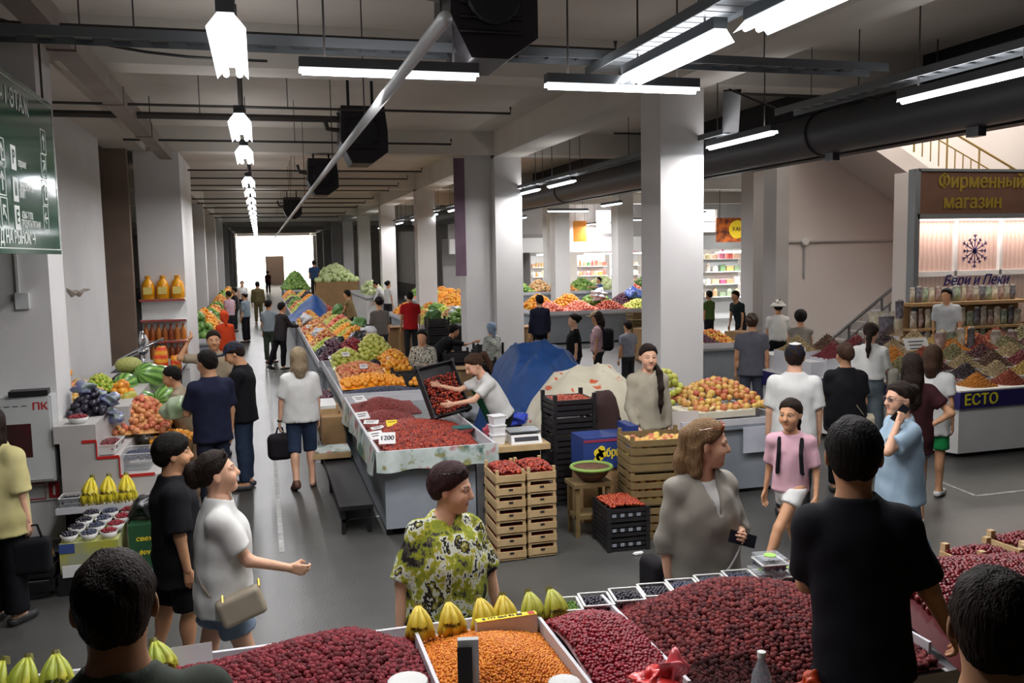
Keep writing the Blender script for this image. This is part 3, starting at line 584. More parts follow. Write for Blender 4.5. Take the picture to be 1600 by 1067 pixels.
def person(label, loc, face=0, h=1.7, sex='m', skin='m', girth=1.0, lean=0, side=0, twist=0, head=(0, 0), hs=1.1,
           la=((-.16, .03, -1), (-.05, .18, -1)), ra=((.16, .03, -1), (.05, .18, -1)), ll=((-.03, .02, -1), (0, -.03, -1)), rl=((.03, .02, -1), (0, -.03, -1)),
           hair=('short', 'black'), top=None, bot=None, shoe=('#2a2a2c', 'shoe'), hat=None, curl=(.35, .35), thumb=(None, None), palm=(None, None), z0=0.0,
           group=None, extra=None, bust=None, hvol=0.0, name='person', hb=None, hh=None, shk=1.0):
    s = h/1.70; fem = sex == 'f'; D = math.hypot(loc[0], loc[1])
    hb = hb or min(max(.0017*D, .0095), .031); hh = hh or min(max(.0009*D, .0044), .017)
    HZ = .93; Rt = rotz(R(twist))@roty(R(side))@rotx(R(-lean)); up = lambda p: Rt@(np.array(p, float)*s)
    hip = {-1: np.array([-.088, 0, -.03])*s, 1: np.array([.088, 0, -.03])*s}; J = {}
    for sd, (th, sh) in ((-1, ll), (1, rl)):
        k = hip[sd]+unit(th)*.42*s; a = k+unit(sh)*.40*s; J[sd] = (hip[sd], k, a)
    zf = min(J[-1][2][2], J[1][2][2])-.085*s; base = np.array([0, 0, -zf])              # pelvis height above the ground
    J = {k: [q+base for q in v] for k, v in J.items()}; T0 = base
    shw = (.158 if fem else .182)*shk
    AJ = {}
    for sd, (ua, fa) in ((-1, la), (1, ra)):
        sh = T0+up((sd*shw, -.005, .415)); el = sh+unit(ua)*.285*s; wr = el+unit(fa)*.245*s; AJ[sd] = (sh, el, wr)
    neck = T0+up((0, -.005, .535)); Rh = rotz(R(head[0]))@rotx(R(-head[1])-R(lean)*.35); hsz = s*hs
    HC = neck+Rh@(np.array([0, .022, .118])*hsz)
    g = girth
    if fem: tab = [(-.16, .10*g, .08*g, 0), (-.06, .172*g, .118*g, -.01), (.02, .168*g, .112*g, -.008), (.16, .128*g, .094*g, 0), (.28, .136*g, .10*g, .004), (.365, .148*min(g, 1.15), .105*g, 0), (.42, .135, .082, -.005), (.475, .075, .058, -.005), (.53, .045, .045, 0)]
    else: tab = [(-.16, .10*g, .08*g, 0), (-.05, .165*g, .112*g, -.005), (.05, .16*g, .108*g, 0), (.17, .148*g, .104*g, .004), (.30, .165*g, .112*g, .002), (.38, .175*min(g, 1.15), .115*g, 0), (.425, .158, .09, -.005), (.48, .085, .064, -.005), (.53, .05, .05, 0)]
    def tor(p): return (p-T0.astype(f32))@Rt.astype(f32)/f32(s)
    if bust is None: bust = .052 if fem else 0
    def torso(p, inf=0.0, tb=tab):
        q = tor(p); t2 = [(z, a+inf, b+inf, c) for z, a, b, c in tb]; d = d_loft(q, t2)*s
        for sd in (-1, 1):
            sh = AJ[sd][0]; d = smin(d, d_rc(p, T0+up((0, -.012, .468)), sh, (.047+inf*.6)*s, (.044+inf*.5)*s), .04*s)
            d = smin(d, d_ell(p, sh, np.array([.05, .054, .055])*s+inf*.6), .03*s)
            if bust: d = smin(d, d_ell(p, T0+up((sd*.066, .075, .335)), np.array([.062, .055, .062])*s*bust/.052*1.0+inf*.6), .04*s)
        return d
    def headf(p):
        q = (p-HC.astype(f32))@Rh.astype(f32)/f32(hsz)
        d = d_ell(q, (0, -.014, .03), (.075, .094, .088)); d = smin(d, d_ell(q, (0, .022, -.045), (.055, .066, .073)), .05)
        d = smin(d, d_ell(q, (0, .066, -.092), (.024, .022, .02)), .03)
        if hh < .012:
            qa = q.copy(); qa[:, 0] = np.abs(q[:, 0])
            d = smin(d, d_ell(qa, (.04, .055, -.03), (.025, .025, .03)), .03)
            d = smin(d, d_rc(qa, (.008, .079, .028), (.048, .066, .024), .011, .009), .012)
            d = smax(d, -d_ell(qa, (.032, .096, .009), (.019, .018, .012)), .012)
            d = smin(d, d_ell(qa, (.031, .0735, .008), (.0145, .0125, .0105)), .003)
            d = smin(d, d_rc(q, (0, .083, .018), (0, .103, -.022), .008, .0115), .012)
            d = smin(d, d_ell(qa, (.010, .094, -.027), (.009, .010, .008)), .007)
            d = smin(d, d_rc(qa, (0, .083, -.0535), (.018, .0765, -.057), .0062, .003), .008)
            d = smin(d, d_rc(qa, (0, .0815, -.065), (.015, .0765, -.062), .007, .003), .008)
        d = smin(d, d_rc(q, (0, .088, .0), (0, .1, -.02), .011, .013), .012)
        for sd in (-1, 1): d = smin(d, d_ell(q, (sd*.076, -.012, -.004), (.009, .02, .031), rotz(sd*.45)), .008)
        return d*hsz
    def neckf(p): return d_rc(p, neck-Rt@np.array([0, 0, .03])*s, HC+Rh@(np.array([0, -.018, -.055])*hsz), (.056 if fem else .063)*s*min(g, 1.1), (.048 if fem else .056)*hsz)
    def arm(p, sd, inf=0.0, lim=None, slim=1.0):
        sh, el, wr = AJ[sd]; r = (.044 if fem else .05)*s*(.6+.4*g)*slim; kk = inf
        d = smin(d_rc(p, sh, el, r+kk, r*.80+kk), d_rc(p, el, wr, r*.80+kk, r*.56+kk), .02*s)
        if lim is not None:
            if lim <= 1: ax_ = unit(el-sh); c0 = sh+ax_*.285*s*lim
            else: ax_ = unit(wr-el); c0 = el+ax_*.245*s*(lim-1)
            pl = (p-c0.astype(f32))@ax_.astype(f32)
            if lim <= 1: d = d_rc(p, sh, el, r+kk, r*.86+kk*1.35)
            d = smax(d, pl, .012)
        return d
    def leg(p, sd, inf=0.0, lim=None, flare=0.0):
        hp, kn, an = J[sd]; r = .078*s*(.45+.55*g)*(1.05 if fem else 1); kk = inf
        d = smin(d_rc(p, hp, kn, r+kk, r*.66+kk+flare*.5), d_rc(p, kn, an, r*.62+kk+flare*.5, r*.45+kk+flare), .03*s)
        cb = kn+(an-kn)*.3+np.array([0, -.018, 0])*s
        d = smin(d, d_ell(p, cb, np.array([.046, .05, .1])*s*(.5+.5*g)+kk), .03*s)
        if lim is not None:
            a_, b_, tt = (hp, kn, lim) if lim <= 1 else (kn, an, lim-1); ax_ = unit(b_-a_); c0 = a_+(b_-a_)*tt
            if lim <= 1: d = d_rc(p, hp, kn, r+kk, r*.72+kk+flare)
            d = smax(d, (p-c0.astype(f32))@ax_.astype(f32), .012)
        return d
    HD = {}
    for sd, i in ((-1, 0), (1, 1)):
        sh, el, wr = AJ[sd]; dd = unit(wr-el) if palm[i] is None else unit(palm[i]); rf = np.array(thumb[i] if thumb[i] is not None else (0, .7, .7), float)
        tt = unit(rf-dd*(rf@dd)); nn = np.cross(dd, tt)*(-sd); HD[sd] = (wr, dd, tt, nn)
    def hand(p, sd, c):
        wr, dd, tt, nn = HD[sd]; k = s*(.92 if fem else 1.0); W = lambda a, b, e: wr+(dd*a+tt*b+nn*e)*k
        d = None
        for j, (o, ln) in enumerate(((.028, .95), (.010, 1.05), (-.009, .98), (-.026, .78))):
            kn = W(.088-.004*abs(j-1), o, 0); m_ = d_rc(p, W(0, o*.55, 0), kn, .015*k, .0115*k); d = m_ if d is None else smin(d, m_, .012*k)
            pos = kn; ang = 0.0
            if hb < .02:
                for q_, sl in enumerate((.042, .027, .021)):
                    ang += c*(1.0, 1.15, .8)[q_]*(1+.12*j); dv = dd*math.cos(ang)+nn*math.sin(ang)+tt*o*.8; nx = pos+unit(dv)*sl*ln*k
                    d = smin(d, d_rc(p, pos, nx, (.0092-.0008*q_)*k, (.0086-.0009*q_)*k), .003*k); pos = nx
        if hb >= .02: d = smin(d, d_rc(p, W(.08, 0, 0), W(.08+.07*math.cos(c*1.5), 0, .07*math.sin(c*1.5)), .026*k, .02*k), .02)
        a_ = W(.022, .024, .004); b_ = W(.06, .052, .012+.02*c); e_ = W(.088, .052-.018*c, .02+.035*c)
        return smin(smin(d, d_rc(p, a_, b_, .014*k, .0105*k), .012*k), d_rc(p, b_, e_, .0105*k, .008*k), .004*k)
    foot = {}
    for sd in (-1, 1):
        an = J[sd][2]; sh = unit(J[sd][2]-J[sd][1]); fwd = np.array([sd*.18, 1, 0.0]); pit = max(-.9, min(.6, sh[1]*.9)); fwd = unit(fwd+np.array([0, 0, pit if an[2] > .1*s else 0]))
        foot[sd] = (an+np.array([0, 0, -.045])*s-fwd*.045*s, an+np.array([0, 0, -.052])*s+fwd*.15*s)
    def footf(p, sd, inf=0.0):
        a, b = foot[sd]; an = J[sd][2]
        d = smin(d_rc(p, a, b, .036*s+inf, .030*s+inf), d_rc(p, an, (a+b)/2+np.array([0, 0, .012])*s, .038*s+inf, .035*s+inf), .03*s)
        return smax(d, f32(min(a[2], b[2], an[2]-.05*s)-.033*s)-p[:, 2], .01)
    def body(p):
        d = smin(torso(p), neckf(p), .03*s)
        for sd in (-1, 1): d = smin(d, arm(p, sd), .03*s); d = smin(d, leg(p, sd), .05*s); d = smin(d, footf(p, sd), .02*s)
        return d
    def bbox(pts, m): a = np.array(pts); return a.min(0)-m, a.max(0)+m
    root = thing(name, label, 'person', (loc[0], loc[1], z0), R(face), group)
    allj = [neck, T0]+[q for sd in (-1, 1) for q in list(AJ[sd])+list(J[sd])+list(foot[sd])]
    lo, hi = bbox(allj, .16*s*max(1, g)); lo[2] = -.02; pieces = []
    pieces.append(snet(lambda p: smin(body(p), headf(p), .02*s) if hh >= .012 else body(p), lo, np.maximum(hi, HC+.15*s), hb*1.36))
    if hh < .012:
        pieces.append(snet(lambda p: np.maximum(smin(headf(p), neckf(p), .025*s), f32(neck[2]-.01)-p[:, 2]), HC-np.array([.12, .14, .16])*hsz, HC+np.array([.12, .15, .13])*hsz, hh))
    for sd, i in ((-1, 0), (1, 1)):
        wr, dd, tt, nn = HD[sd]; c = wr+dd*.09*s; k = max(hb*.5, .0042) if hb < .02 else hb*.8
        pieces.append(snet(lambda p: hand(p, sd, curl[i]), c-.125*s, c+.125*s, k))
    V = np.concatenate([a for a, b in pieces]); off = 0; Qs = []
    for a, b in pieces: Qs.append(b+off); off += len(a)
    Q = np.concatenate(Qs)
    sk = np.array(srgb(SKINS.get(skin, skin))); colr = np.tile(sk, (len(V), 1))
    if hh < .013:
        q = (V-HC)@Rh/hsz; ax_, y_, z_ = np.abs(q[:, 0]), q[:, 1], q[:, 2]; fr = (y_ > .045)
        lips = fr & (((ax_/.023)**2+((z_+.0595)/.0105)**2) < 1) & (y_ > .07); colr[lips] = sk*np.array([.80, .52, .52])
        chk = fr & (((ax_-.042)**2+(z_+.03)**2) < .022**2); colr[chk] = sk*np.array([1.0, .93, .92])
        br = fr & (np.abs(z_-.0335+9*(ax_-.033)**2) < .0036) & (ax_ > .014) & (ax_ < .052); colr[br] = np.array(srgb(HAIRC[hair[1]][0]))*.8+sk*.1
        e0 = ((ax_-.0315)/.0155)**2+((z_-.008)/.0060)**2; ew = fr & (e0 < 1) & (y_ > .06); colr[ew] = sk*.45+np.array([.22, .21, .20])
        ir = ew & (((ax_-.0315)**2+(z_-.008)**2) < .0066**2); colr[ir] = (.03, .02, .015)
        ld = fr & (e0 < 1.75) & (e0 >= .9) & (z_ > .0095); colr[ld] = sk*.22
    link('body', fast_mesh('body', V, Q, m_skin, True, colr), root)
    ph = rng.uniform(0, 6.28, 8)
    def folds(p, a, vert=0.4):
        x, y, z = p[:, 0], p[:, 1], p[:, 2]
        return a*.55*(np.sin(x*19+z*17+ph[0]+2*np.sin(z*9+ph[3]))*np.sin(y*21-z*11+ph[1])+vert*np.sin(x*44+y*37+ph[2]+1.5*np.sin(z*7))+.7*np.sin(z*38-x*15+y*12+ph[4])*np.sin(x*13+ph[5]))
    def garment(nm, f, lo, hi, m, hx=None):
        V, Q = snet(f, lo, hi, hx or hb)
        return link(nm, fast_mesh(nm, V, Q, m), root) if len(V) else None
    tops = top if isinstance(top, list) else ([top] if top else []); top = tops[0] if tops else None
    if bot:
        lf = bot.get('leg', 1.97); inf = bot.get('loose', .014)*s; fl_ = bot.get('flare', .012)*s; wz = bot.get('waist', .1)
        if top and top.get('hem', -.06) < .06: wz = min(wz, top.get('hem', -.06)+.05)
        def fb(p):
            q = tor(p); d = np.maximum(d_loft(q, [(z, a+inf/s, b+inf/s, c) for z, a, b, c in tab])*s, (q[:, 2]-wz)*s)
            if bot.get('skirt'):
                d = smin(d, d_rc(p, T0, T0-np.array([0, 0, .93-bot['skirt']])*s, .16*s*g, .19*s*g), .04*s); d = smax(d, f32(T0[2]-(.93-bot['skirt'])*s)-p[:, 2], .01)
            else:
                for sd in (-1, 1): d = smin(d, leg(p, sd, inf, lf, fl_), .035*s)
            return np.maximum(d, (q[:, 2]-wz)*s)+folds(p, .0035, .3)
        jl = [T0+np.array([0, 0, .14])*s]+[q for sd in (-1, 1) for q in J[sd]]
        l2, h2 = bbox(jl, .17*s*max(1, g)); garment(bot.get('n', 'trousers'), fb, l2, h2, bot['m'], hb*1.3)
    for top in tops:
        inf = top.get('loose', .02); hem = top.get('hem', -.06); sl = top.get('sleeve', .62); nk = top.get('neck', .075)
        fl2 = top.get('flare', 0.0)
        tb = [(z, max(a, .0)+inf, b+inf, c) for z, a, b, c in tab]
        wide = max(r[1] for r in tab[1:6]); tb2 = [(hem-.05, max(tab[1][1]*1.13, wide*.95)+inf+fl2, tab[1][2]*1.15+inf+fl2*.8, -.004)]
        for z, a, b, c in tab:
            if z > hem: tb2.append((z, (max(a, wide*.93) if z < .3 else a)+inf, (max(b, tab[1][2]*.95) if z < .3 else b)+inf+(bust*.35 if bust and z < .34 else 0), c+(bust*.2 if bust and z < .34 else 0)))
        def ft(p, top=top, inf=inf, hem=hem, sl=sl, nk=nk, tb2=tb2):
            d = torso(p, inf*s, [(z, a-inf, b-inf, c) for z, a, b, c in tb2])
            if sl > 0:
                for sd in (-1, 1): d = smin(d, arm(p, sd, (top.get('sl_loose', inf*.8))*s, sl), .03*s)
            q = tor(p); d = np.maximum(d, (hem-q[:, 2])*s)
            if top.get('bag'): d = smin(d, d_loft(q, [(hem, .19*g, .14*g, 0), (hem+.08, .2*g, .15*g, 0)])*s, .03*s)
            nq = np.array([0, top.get('nfwd', .012), .535]); d = smax(d, -d_ell(q, nq, (nk, nk*.95, .075))*s, .01)
            if top.get('collar'):
                c_ = np.abs(d_rc(q, (0, -.005, .44), (0, -.02, .525), .088, .064))-.0065; c_ = np.maximum(c_, np.abs(q[:, 2]-.485)-.04)
                d = smin(d, c_*s, .006)
            if top.get('vneck'):
                q2 = q.copy(); q2[:, 1] = (q[:, 1]-.13)*.3; d = smax(d, -np.maximum(d_rc(q2, (0, 0, .56), (0, 0, .49-top['vneck']), top.get('vw', .06), .004), -(q[:, 1]-.03))*s, .006)
            if top.get('hood'): d = smin(d, d_ell(q, (0, -.065, .47), (.11, .07, .06))*s, .03)
            return d+folds(p, top.get('fold', .005), .5)
        l2, h2 = bbox([T0+up((0, 0, hem)), neck, T0+up((.2, 0, .3)), T0+up((-.2, 0, .3))]+[q for sd in (-1, 1) for q in AJ[sd][:(2 if sl <= 1 else 3)]], .17*s*max(1, g))
        garment(top.get('n', 'shirt'), ft, l2, h2, top['m'], hb*1.12)
    if shoe:
        sm = mat('shoe_'+shoe[0].lstrip('#'), shoe[0], .55, c2=shoe[0], scale=9)
        for sd in (-1, 1):
            a, b = foot[sd]; an = J[sd][2]; l2, h2 = bbox([a, b], .07*s)
            low = shoe[1] == 'sandal'
            def fs(p, sd=sd, a=a, b=b, an=an):
                d = footf(p, sd, .009*s); lim = (min(a[2], b[2])+(-.005 if low else .035)*s)
                ax_ = np.abs(b[2]-a[2]) > .03*s
                return d if ax_ else smax(d, p[:, 2]-f32(lim), .01)
            garment(shoe[1], fs, l2, h2, sm, max(.008, hb))
    hq = lambda p: (p-HC.astype(f32))@Rh.astype(f32)/f32(hsz)
    st, hc = hair
    if st != 'none':
        key = {'short': 'short', 'buzz': 'short', 'bangs': 'bangs', 'bob': 'bob'}.get(st, 'up'); lx, lz = LINES[key]
        iv = {'buzz': .007, 'short': .014, 'bangs': .022, 'bob': .026, 'up': .012}.get(st, .014)+hvol
        def fh(p):
            q = hq(p); hl = np.interp(q[:, 1], lx, lz)+.004*np.sin(q[:, 0]*110+q[:, 1]*60)*np.sin(q[:, 0]*41+1); tp = np.clip((q[:, 2]-hl)/(.03+iv), 0, 1)**.6; ie = .0015+iv*tp
            d = d_ell(q, (0, -.014, .03), (.075, .094, .088))-ie; d = smin(d, d_ell(q, (0, -.045, -.03), np.array([.052, .045, .055]))-ie, .03)
            if st == 'bob': d = smin(d, d_ell(q, (0, -.032, -.04), (.082, .08, .078)), .04)
            d = smax(d, (hl-q[:, 2])*.75+.010*np.sin(q[:, 0]*90)*(.5 if st == 'bangs' else .12), .008)
            e = lambda *chain: [d_rc(q, chain[i][:3], chain[i+1][:3], chain[i][3], chain[i+1][3]) for i in range(len(chain)-1)]
            ex = []
            if st == 'bun': ex = [d_ell(q, (0, -.125, .05), (.048, .04, .046))]
            if st == 'claw': ex = [d_ell(q, (0, -.125, .02), (.055, .045, .075))]
            if st == 'pony': ex = e((0, -.10, .05, .03), (0, -.165, .03, .034), (0, -.165, -.12, .032), (0, -.14, -.24, .012))
            if st == 'lowpony': ex = e((0, -.10, -.02, .032), (0, -.135, -.08, .03), (0, -.13, -.22, .028), (0, -.12, -.32, .012))
            if st == 'half':
                ex = e((0, -.08, .02, .06), (0, -.1, -.1, .06), (0, -.095, -.19, .045)); ex += e((.06, -.06, -.02, .03), (.07, -.05, -.14, .03)); ex += e((-.06, -.06, -.02, .03), (-.07, -.05, -.14, .03)); ex.append(d_ell(q, (0, -.115, .035), (.05, .03, .035)))
            if st == 'long':
                ex = e((0, -.07, .03, .075), (0, -.1, -.12, .075), (0, -.11, -.3, .07), (0, -.11, -.42, .045)); ex += e((.07, -.03, -.02, .028), (.075, -.04, -.2, .03)); ex += e((-.07, -.03, -.02, .028), (-.075, -.04, -.2, .03))
            if st == 'mid': ex = e((0, -.07, .03, .075), (0, -.085, -.1, .075), (0, -.085, -.17, .06)); ex += e((.07, -.03, -.0, .03), (.07, -.04, -.13, .03)); ex += e((-.07, -.03, -.0, .03), (-.07, -.04, -.13, .03))
            if st == 'front': ex = e((0, -.1, .0, .035), (-.06, -.09, -.06, .035), (-.095, .05, -.15, .03), (-.085, .15, -.27, .028), (-.08, .165, -.42, .022), (-.08, .16, -.52, .008))
            for x in ex: d = smin(d, x, .025)
            a = np.arctan2(q[:, 0], q[:, 1]+.03); d = d+.003*np.sin(q[:, 0]*70+q[:, 2]*50+1.3*np.sin(q[:, 1]*60))*np.sin(q[:, 1]*55-q[:, 2]*40)
            return (d+.0014*np.sin(a*34+q[:, 2]*20)*np.sin(q[:, 2]*30+a*6+1)+.0010*np.sin(a*60+q[:, 2]*25))*hsz
        dn = {'long': .5, 'front': .6, 'lowpony': .4, 'pony': .34, 'half': .3, 'mid': .3}.get(st, .16); dn = dn*hsz
        cs = HC+np.array([0, 0, -dn/2+.11]); ex_ = np.array([.18 if st != 'front' else .21, .24, dn/2+.1])*1.0
        garment('hair', fh, cs-ex_, cs+ex_, hairmat(hc), max(hh*1.25, .0058))
    if hat:
        kind, hm = hat[0], hat[1]
        def fc(p):
            q = hq(p); d = d_ell(q, (0, -.014, .035), (.09, .108, .098))
            if kind == 'cap':
                d = smax(d, .045-q[:, 2]+.25*q[:, 1]*(q[:, 1] < 0), .006)
                b = d_ell(q, (0, .1, .045), (.078, .085, .012), rotx(.25)); d = smin(d, np.maximum(b, .06-q[:, 1]), .01)
            elif kind == 'bucket':
                d = smax(d, .04-q[:, 2], .006); b = smax(d_rc(q, (0, -.012, .06), (0, -.012, .02), .095, .145), np.abs(q[:, 2]-.035)-.03, .01); d = smin(d, b, .015)
            elif kind == 'scarf':
                d = smin(d, d_ell(q, (0, -.03, -.03), (.088, .085, .10)), .04); d = smax(d, -d_ell(q, (0, .12, -.02), (.062, .085, .095)), .01)
                d = smin(d, d_rc(q, (0, -.08, -.09), (0, -.12, -.16), .035, .02), .03)
            return d*hsz
        garment({'cap': 'cap', 'bucket': 'bucket_hat', 'scarf': 'headscarf'}[kind], fc, HC-np.array([.17, .2, .2])*hsz, HC+np.array([.17, .22, .16])*hsz, hm, max(hh, .005))
    Rz = rotz(R(face)); W = lambda v: Vector(Rz@np.array(v, float))+Vector((loc[0], loc[1], z0))
    return dict(root=root, s=s, W=W, Rz=Rz, HC=HC, Rh=Rh, hsz=hsz, AJ=AJ, HD=HD, T0=T0, up=up, J=J, neck=neck, foot=foot,
                hw=lambda a, b, c: Vector(HC+Rh@(np.array([a, b, c])*hsz)),       # head-local point in the person's frame
                hand=lambda sd, a=.07, b=0, c=.02: W(HD[sd][0]+(HD[sd][1]*a+HD[sd][2]*b+HD[sd][3]*c)*s))
def cl(name, c1, c2=None, rough=.85, scale=7, **k):
    c2 = c2 or '#%02x%02x%02x' % tuple(int(int(c1[i:i+2], 16)*.86) for i in (1, 3, 5)); return mat('cloth_'+name, c1, rough, c2=c2, scale=scale, bump=.25, bscale=420, spec=.2, **k)
# ------------------------------------------------------------------ produce
def ico(sub=0):
    bm = bmesh.new(); bmesh.ops.create_icosphere(bm, subdivisions=sub+1, radius=1.0)
    V = np.array([v.co[:] for v in bm.verts], f32); F = np.array([[v.index for v in f.verts] for f in bm.faces]); bm.free(); return V, F
ICO0, ICO1 = ico(0), ico(1)
def rasp():
    V, F = ico(1); V = V.copy(); V[:12] *= 1.12; V[12:] *= .93; V[:, 2] *= 1.15; V[:, :2] *= (1-.18*np.clip(V[:, 2:3], -1, 1)); return V, F
RASP = rasp()
def lathe_np(prof, n):
    V = np.array([(r*math.cos(2*math.pi*k/n), r*math.sin(2*math.pi*k/n), z) for r, z in prof for k in range(n)], f32)
    F = [(i*n+k, i*n+(k+1) % n, (i+1)*n+(k+1) % n) for i in range(len(prof)-1) for k in range(n)]+[(i*n+k, (i+1)*n+(k+1) % n, (i+1)*n+k) for i in range(len(prof)-1) for k in range(n)]
    return V, np.array(F)
STRAW = lathe_np([(.0, -1.15), (.45, -.8), (.85, -.1), (.95, .4), (.6, .75), (.0, .7)], 7)
APPLE = lathe_np([(.0, -.78), (.3, -.92), (.75, -.6), (1, .05), (.9, .6), (.5, .9), (.15, .8), (.0, .68)], 10)
ROUND = lathe_np([(.0, -1), (.5, -.87), (.87, -.5), (1, 0), (.87, .5), (.5, .87), (.0, 1)], 10)
SPH = lathe_np([(.0, -1), (.72, -.7), (1, 0), (.72, .7), (.0, 1)], 7)
PEAR = lathe_np([(.0, -.95), (.5, -.9), (.9, -.5), (1, 0), (.75, .55), (.42, 1.0), (.3, 1.35), (0, 1.45)], 9)
def gmesh(name, VF, m, sc=1.0): return fast_mesh(name, VF[0]*sc, VF[1], m, True)
def rrot(n, full=True):
    q = rng.normal(size=(n, 4)); q /= np.linalg.norm(q, axis=1)[:, None]; a, b, c, d = q.T
    return np.stack([np.stack([1-2*(c*c+d*d), 2*(b*c-a*d), 2*(b*d+a*c)], 1), np.stack([2*(b*c+a*d), 1-2*(b*b+d*d), 2*(c*d-a*b)], 1), np.stack([2*(b*d-a*c), 2*(c*d+a*b), 1-2*(b*b+c*c)], 1)], 1)
def merged(name, VF, pos, r, m, label=None, cat=None, squash=1.0, parent=None):
    V, F = VF; n = len(pos); Rm = rrot(n); rs = np.asarray(r)*rng.uniform(.86, 1.12, n) if np.ndim(r) == 0 else r
    P3 = np.einsum('nij,vj->nvi', Rm, V)*rs[:, None, None]; P3[:, :, 2] *= squash; P3 += np.asarray(pos)[:, None, :]
    Fs = (F[None]+(np.arange(n)*len(V))[:, None, None]).reshape(-1, F.shape[1]); col = np.repeat(rng.random(n), len(V))
    o = link(name, fast_mesh(name, P3.reshape(-1, 3), Fs, m, True, col), parent)
    if label: tag(o, label, cat, None, 'stuff')
    elif parent is not None: o['kind'] = 'stuff'
    return o
def hexpts(x0, x1, y0, y1, st, jit=.25):
    xs = np.arange(x0, x1, st); ys = np.arange(y0, y1, st*.87); g = []
    for j, y in enumerate(ys): g.append(np.stack([xs+(st/2 if j % 2 else 0), np.full(len(xs), y)], 1))
    g = np.concatenate(g); g += rng.uniform(-jit, jit, g.shape)*st; return g[(g[:, 0] > x0) & (g[:, 0] < x1) & (g[:, 1] > y0) & (g[:, 1] < y1)]
def dome(x0, x1, y0, y1, z0, h, px=.5, py=.5, k=1.6):
    cx, cy = x0+(x1-x0)*px, y0+(y1-y0)*py
    def f(x, y):
        u = np.where(x < cx, (cx-x)/(cx-x0+1e-6), (x-cx)/(x1-cx+1e-6)); v = np.where(y < cy, (cy-y)/(cy-y0+1e-6), (y-cy)/(y1-cy+1e-6))
        return z0+h*np.clip(1-np.abs(u)**k, 0, 1)*np.clip(1-np.abs(v)**k, 0, 1)
    return f
def heap_core(name, rect, zf, m, drop=.0, n=14, parent=None, label=None, cat=None):
    x0, x1, y0, y1 = rect
    def fn(u, v):
        x, y = x0+u*(x1-x0), y0+v*(y1-y0); return (x, y, float(zf(np.array([x]), np.array([y]))[0])-drop)
    b = MB().grid(fn, n, n); o = b.build(name, m, parent, True)
    if label: tag(o, label, cat, None, 'stuff')
    return o
def fruit_heap(name, VF, m_obj, m_attr, rect, zf, r, label, cat, group, nind=300, st=1.75, keep=None, label_stuff=None, one=None):
    """Fruit over a heap surface: those nearest the camera are single objects, the others one merged 'stuff' object."""
    g = hexpts(rect[0]+r, rect[1]-r, rect[2]+r, rect[3]-r, r*st); z = zf(g[:, 0], g[:, 1])+r*.25+rng.uniform(-.2, .25, len(g))*r
    pos = np.column_stack([g, z])
    if keep is not None: pos = pos[keep(pos)]
    d = np.linalg.norm(pos-np.array([0, 0, CAMH]), axis=1); pos = pos[np.argsort(d)]
    me = one or gmesh(name, VF, m_obj, 1.0)
    for p in pos[:nind]:
        s_ = r*random.uniform(.88, 1.1); o = link(name, me, None, p, (random.uniform(-.6, .6), random.uniform(-.6, .6), random.uniform(0, 6.28)), s_); tag(o, label, cat, group)
    if len(pos) > nind: merged(name+'_heap', VF, pos[nind:], r, m_attr, label_stuff or ('heaped '+label)[:90], cat)
    return pos
def two(name, c1, c2, rough=.4, **k): return mat(name+'_single', c1, rough, c2=c2, src='obj', **k), mat(name+'_heaped', c1, rough, c2=c2, src='attr', **k)
m_rasp = two('raspberry', '#561019', '#94303a', .62, spec=.3); m_rasp2 = two('dark_raspberry', '#480d16', '#8a3634', .62, spec=.3); m_rberry = two('redberry', '#6a0c1c', '#98182a', .4)
m_buck = two('buckthorn', '#c9680c', '#e8951f', .45); m_straw = two('strawberry', '#5c100c', '#a83a1e', .42); m_curr = two('currant', '#6d1f22', '#8f3a30', .45)
m_blue = two('blueberry', '#252838', '#4a5068', .55); m_bberry = two('blackberry', '#171420', '#2c2536', .4); m_orange = two('orange', '#e8921c', '#f0a93a', .45); m_peach = two('peach', '#d39a5c', '#c2604a', .6)
m_gapple = two('green_apple', '#a9b04a', '#c9c466', .4); m_rapple = two('red_apple', '#b04a3a', '#cfb058', .4); m_pink = two('pink_tomato', '#d9705c', '#e08a6a', .4); m_plum = two('plum', '#3a1828', '#5b2a3e', .4)
m_cherry = two('cherry', '#4f0d14', '#7d1a22', .3); m_mango = two('mango', '#e0a52a', '#d9822c', .4); m_tom = two('tomato', '#8a2a1c', '#ad4c2c', .35); m_lime = two('lime', '#8fae3a', '#c2c24e', .4); m_mix = two('mixed_fruit', '#c2562c', '#d9b24a', .5)
m_leaf = two('leafy', '#4f7a2e', '#86a24c', .6); m_pot = two('potato', '#a07a52', '#c2a070', .8); m_cabb = two('cabbage', '#a9bd7a', '#cdd6a4', .6)
m_card = mat('cardboard', '#a5845c', .85, c2='#967650', scale=5); m_wood = mat('crate_wood', '#bfa57a', .7, c2='#a88b60', scale=4, detail=5); m_wood2 = mat('old_crate_wood', '#7d6840', .75, c2='#665434', scale=4, detail=5)
m_tray = mat('tray_metal', '#9aa0a2', .45, .3, c2='#8b9092', scale=6); m_board = mat('white_board', '#cfcfd2', .5, c2='#c2c2c8', scale=4); m_paper = mat('price_paper', '#dcdcda', .7); m_ink = mat('ink', '#1c1c22', .7); m_ytag = mat('yellow_tag', '#e3c92c', .6)
m_clear = mat('clear_plastic', '#dfe6ea', .12, alpha=.28, spec=.8); m_blackcrate = mat('crate_black', '#1c1a1c', .5); m_stallgrey = mat('stall_grey', '#8f969d', .55, c2='#828990', scale=3); m_bowl = mat('bowl_white', '#d3d3d0', .5)
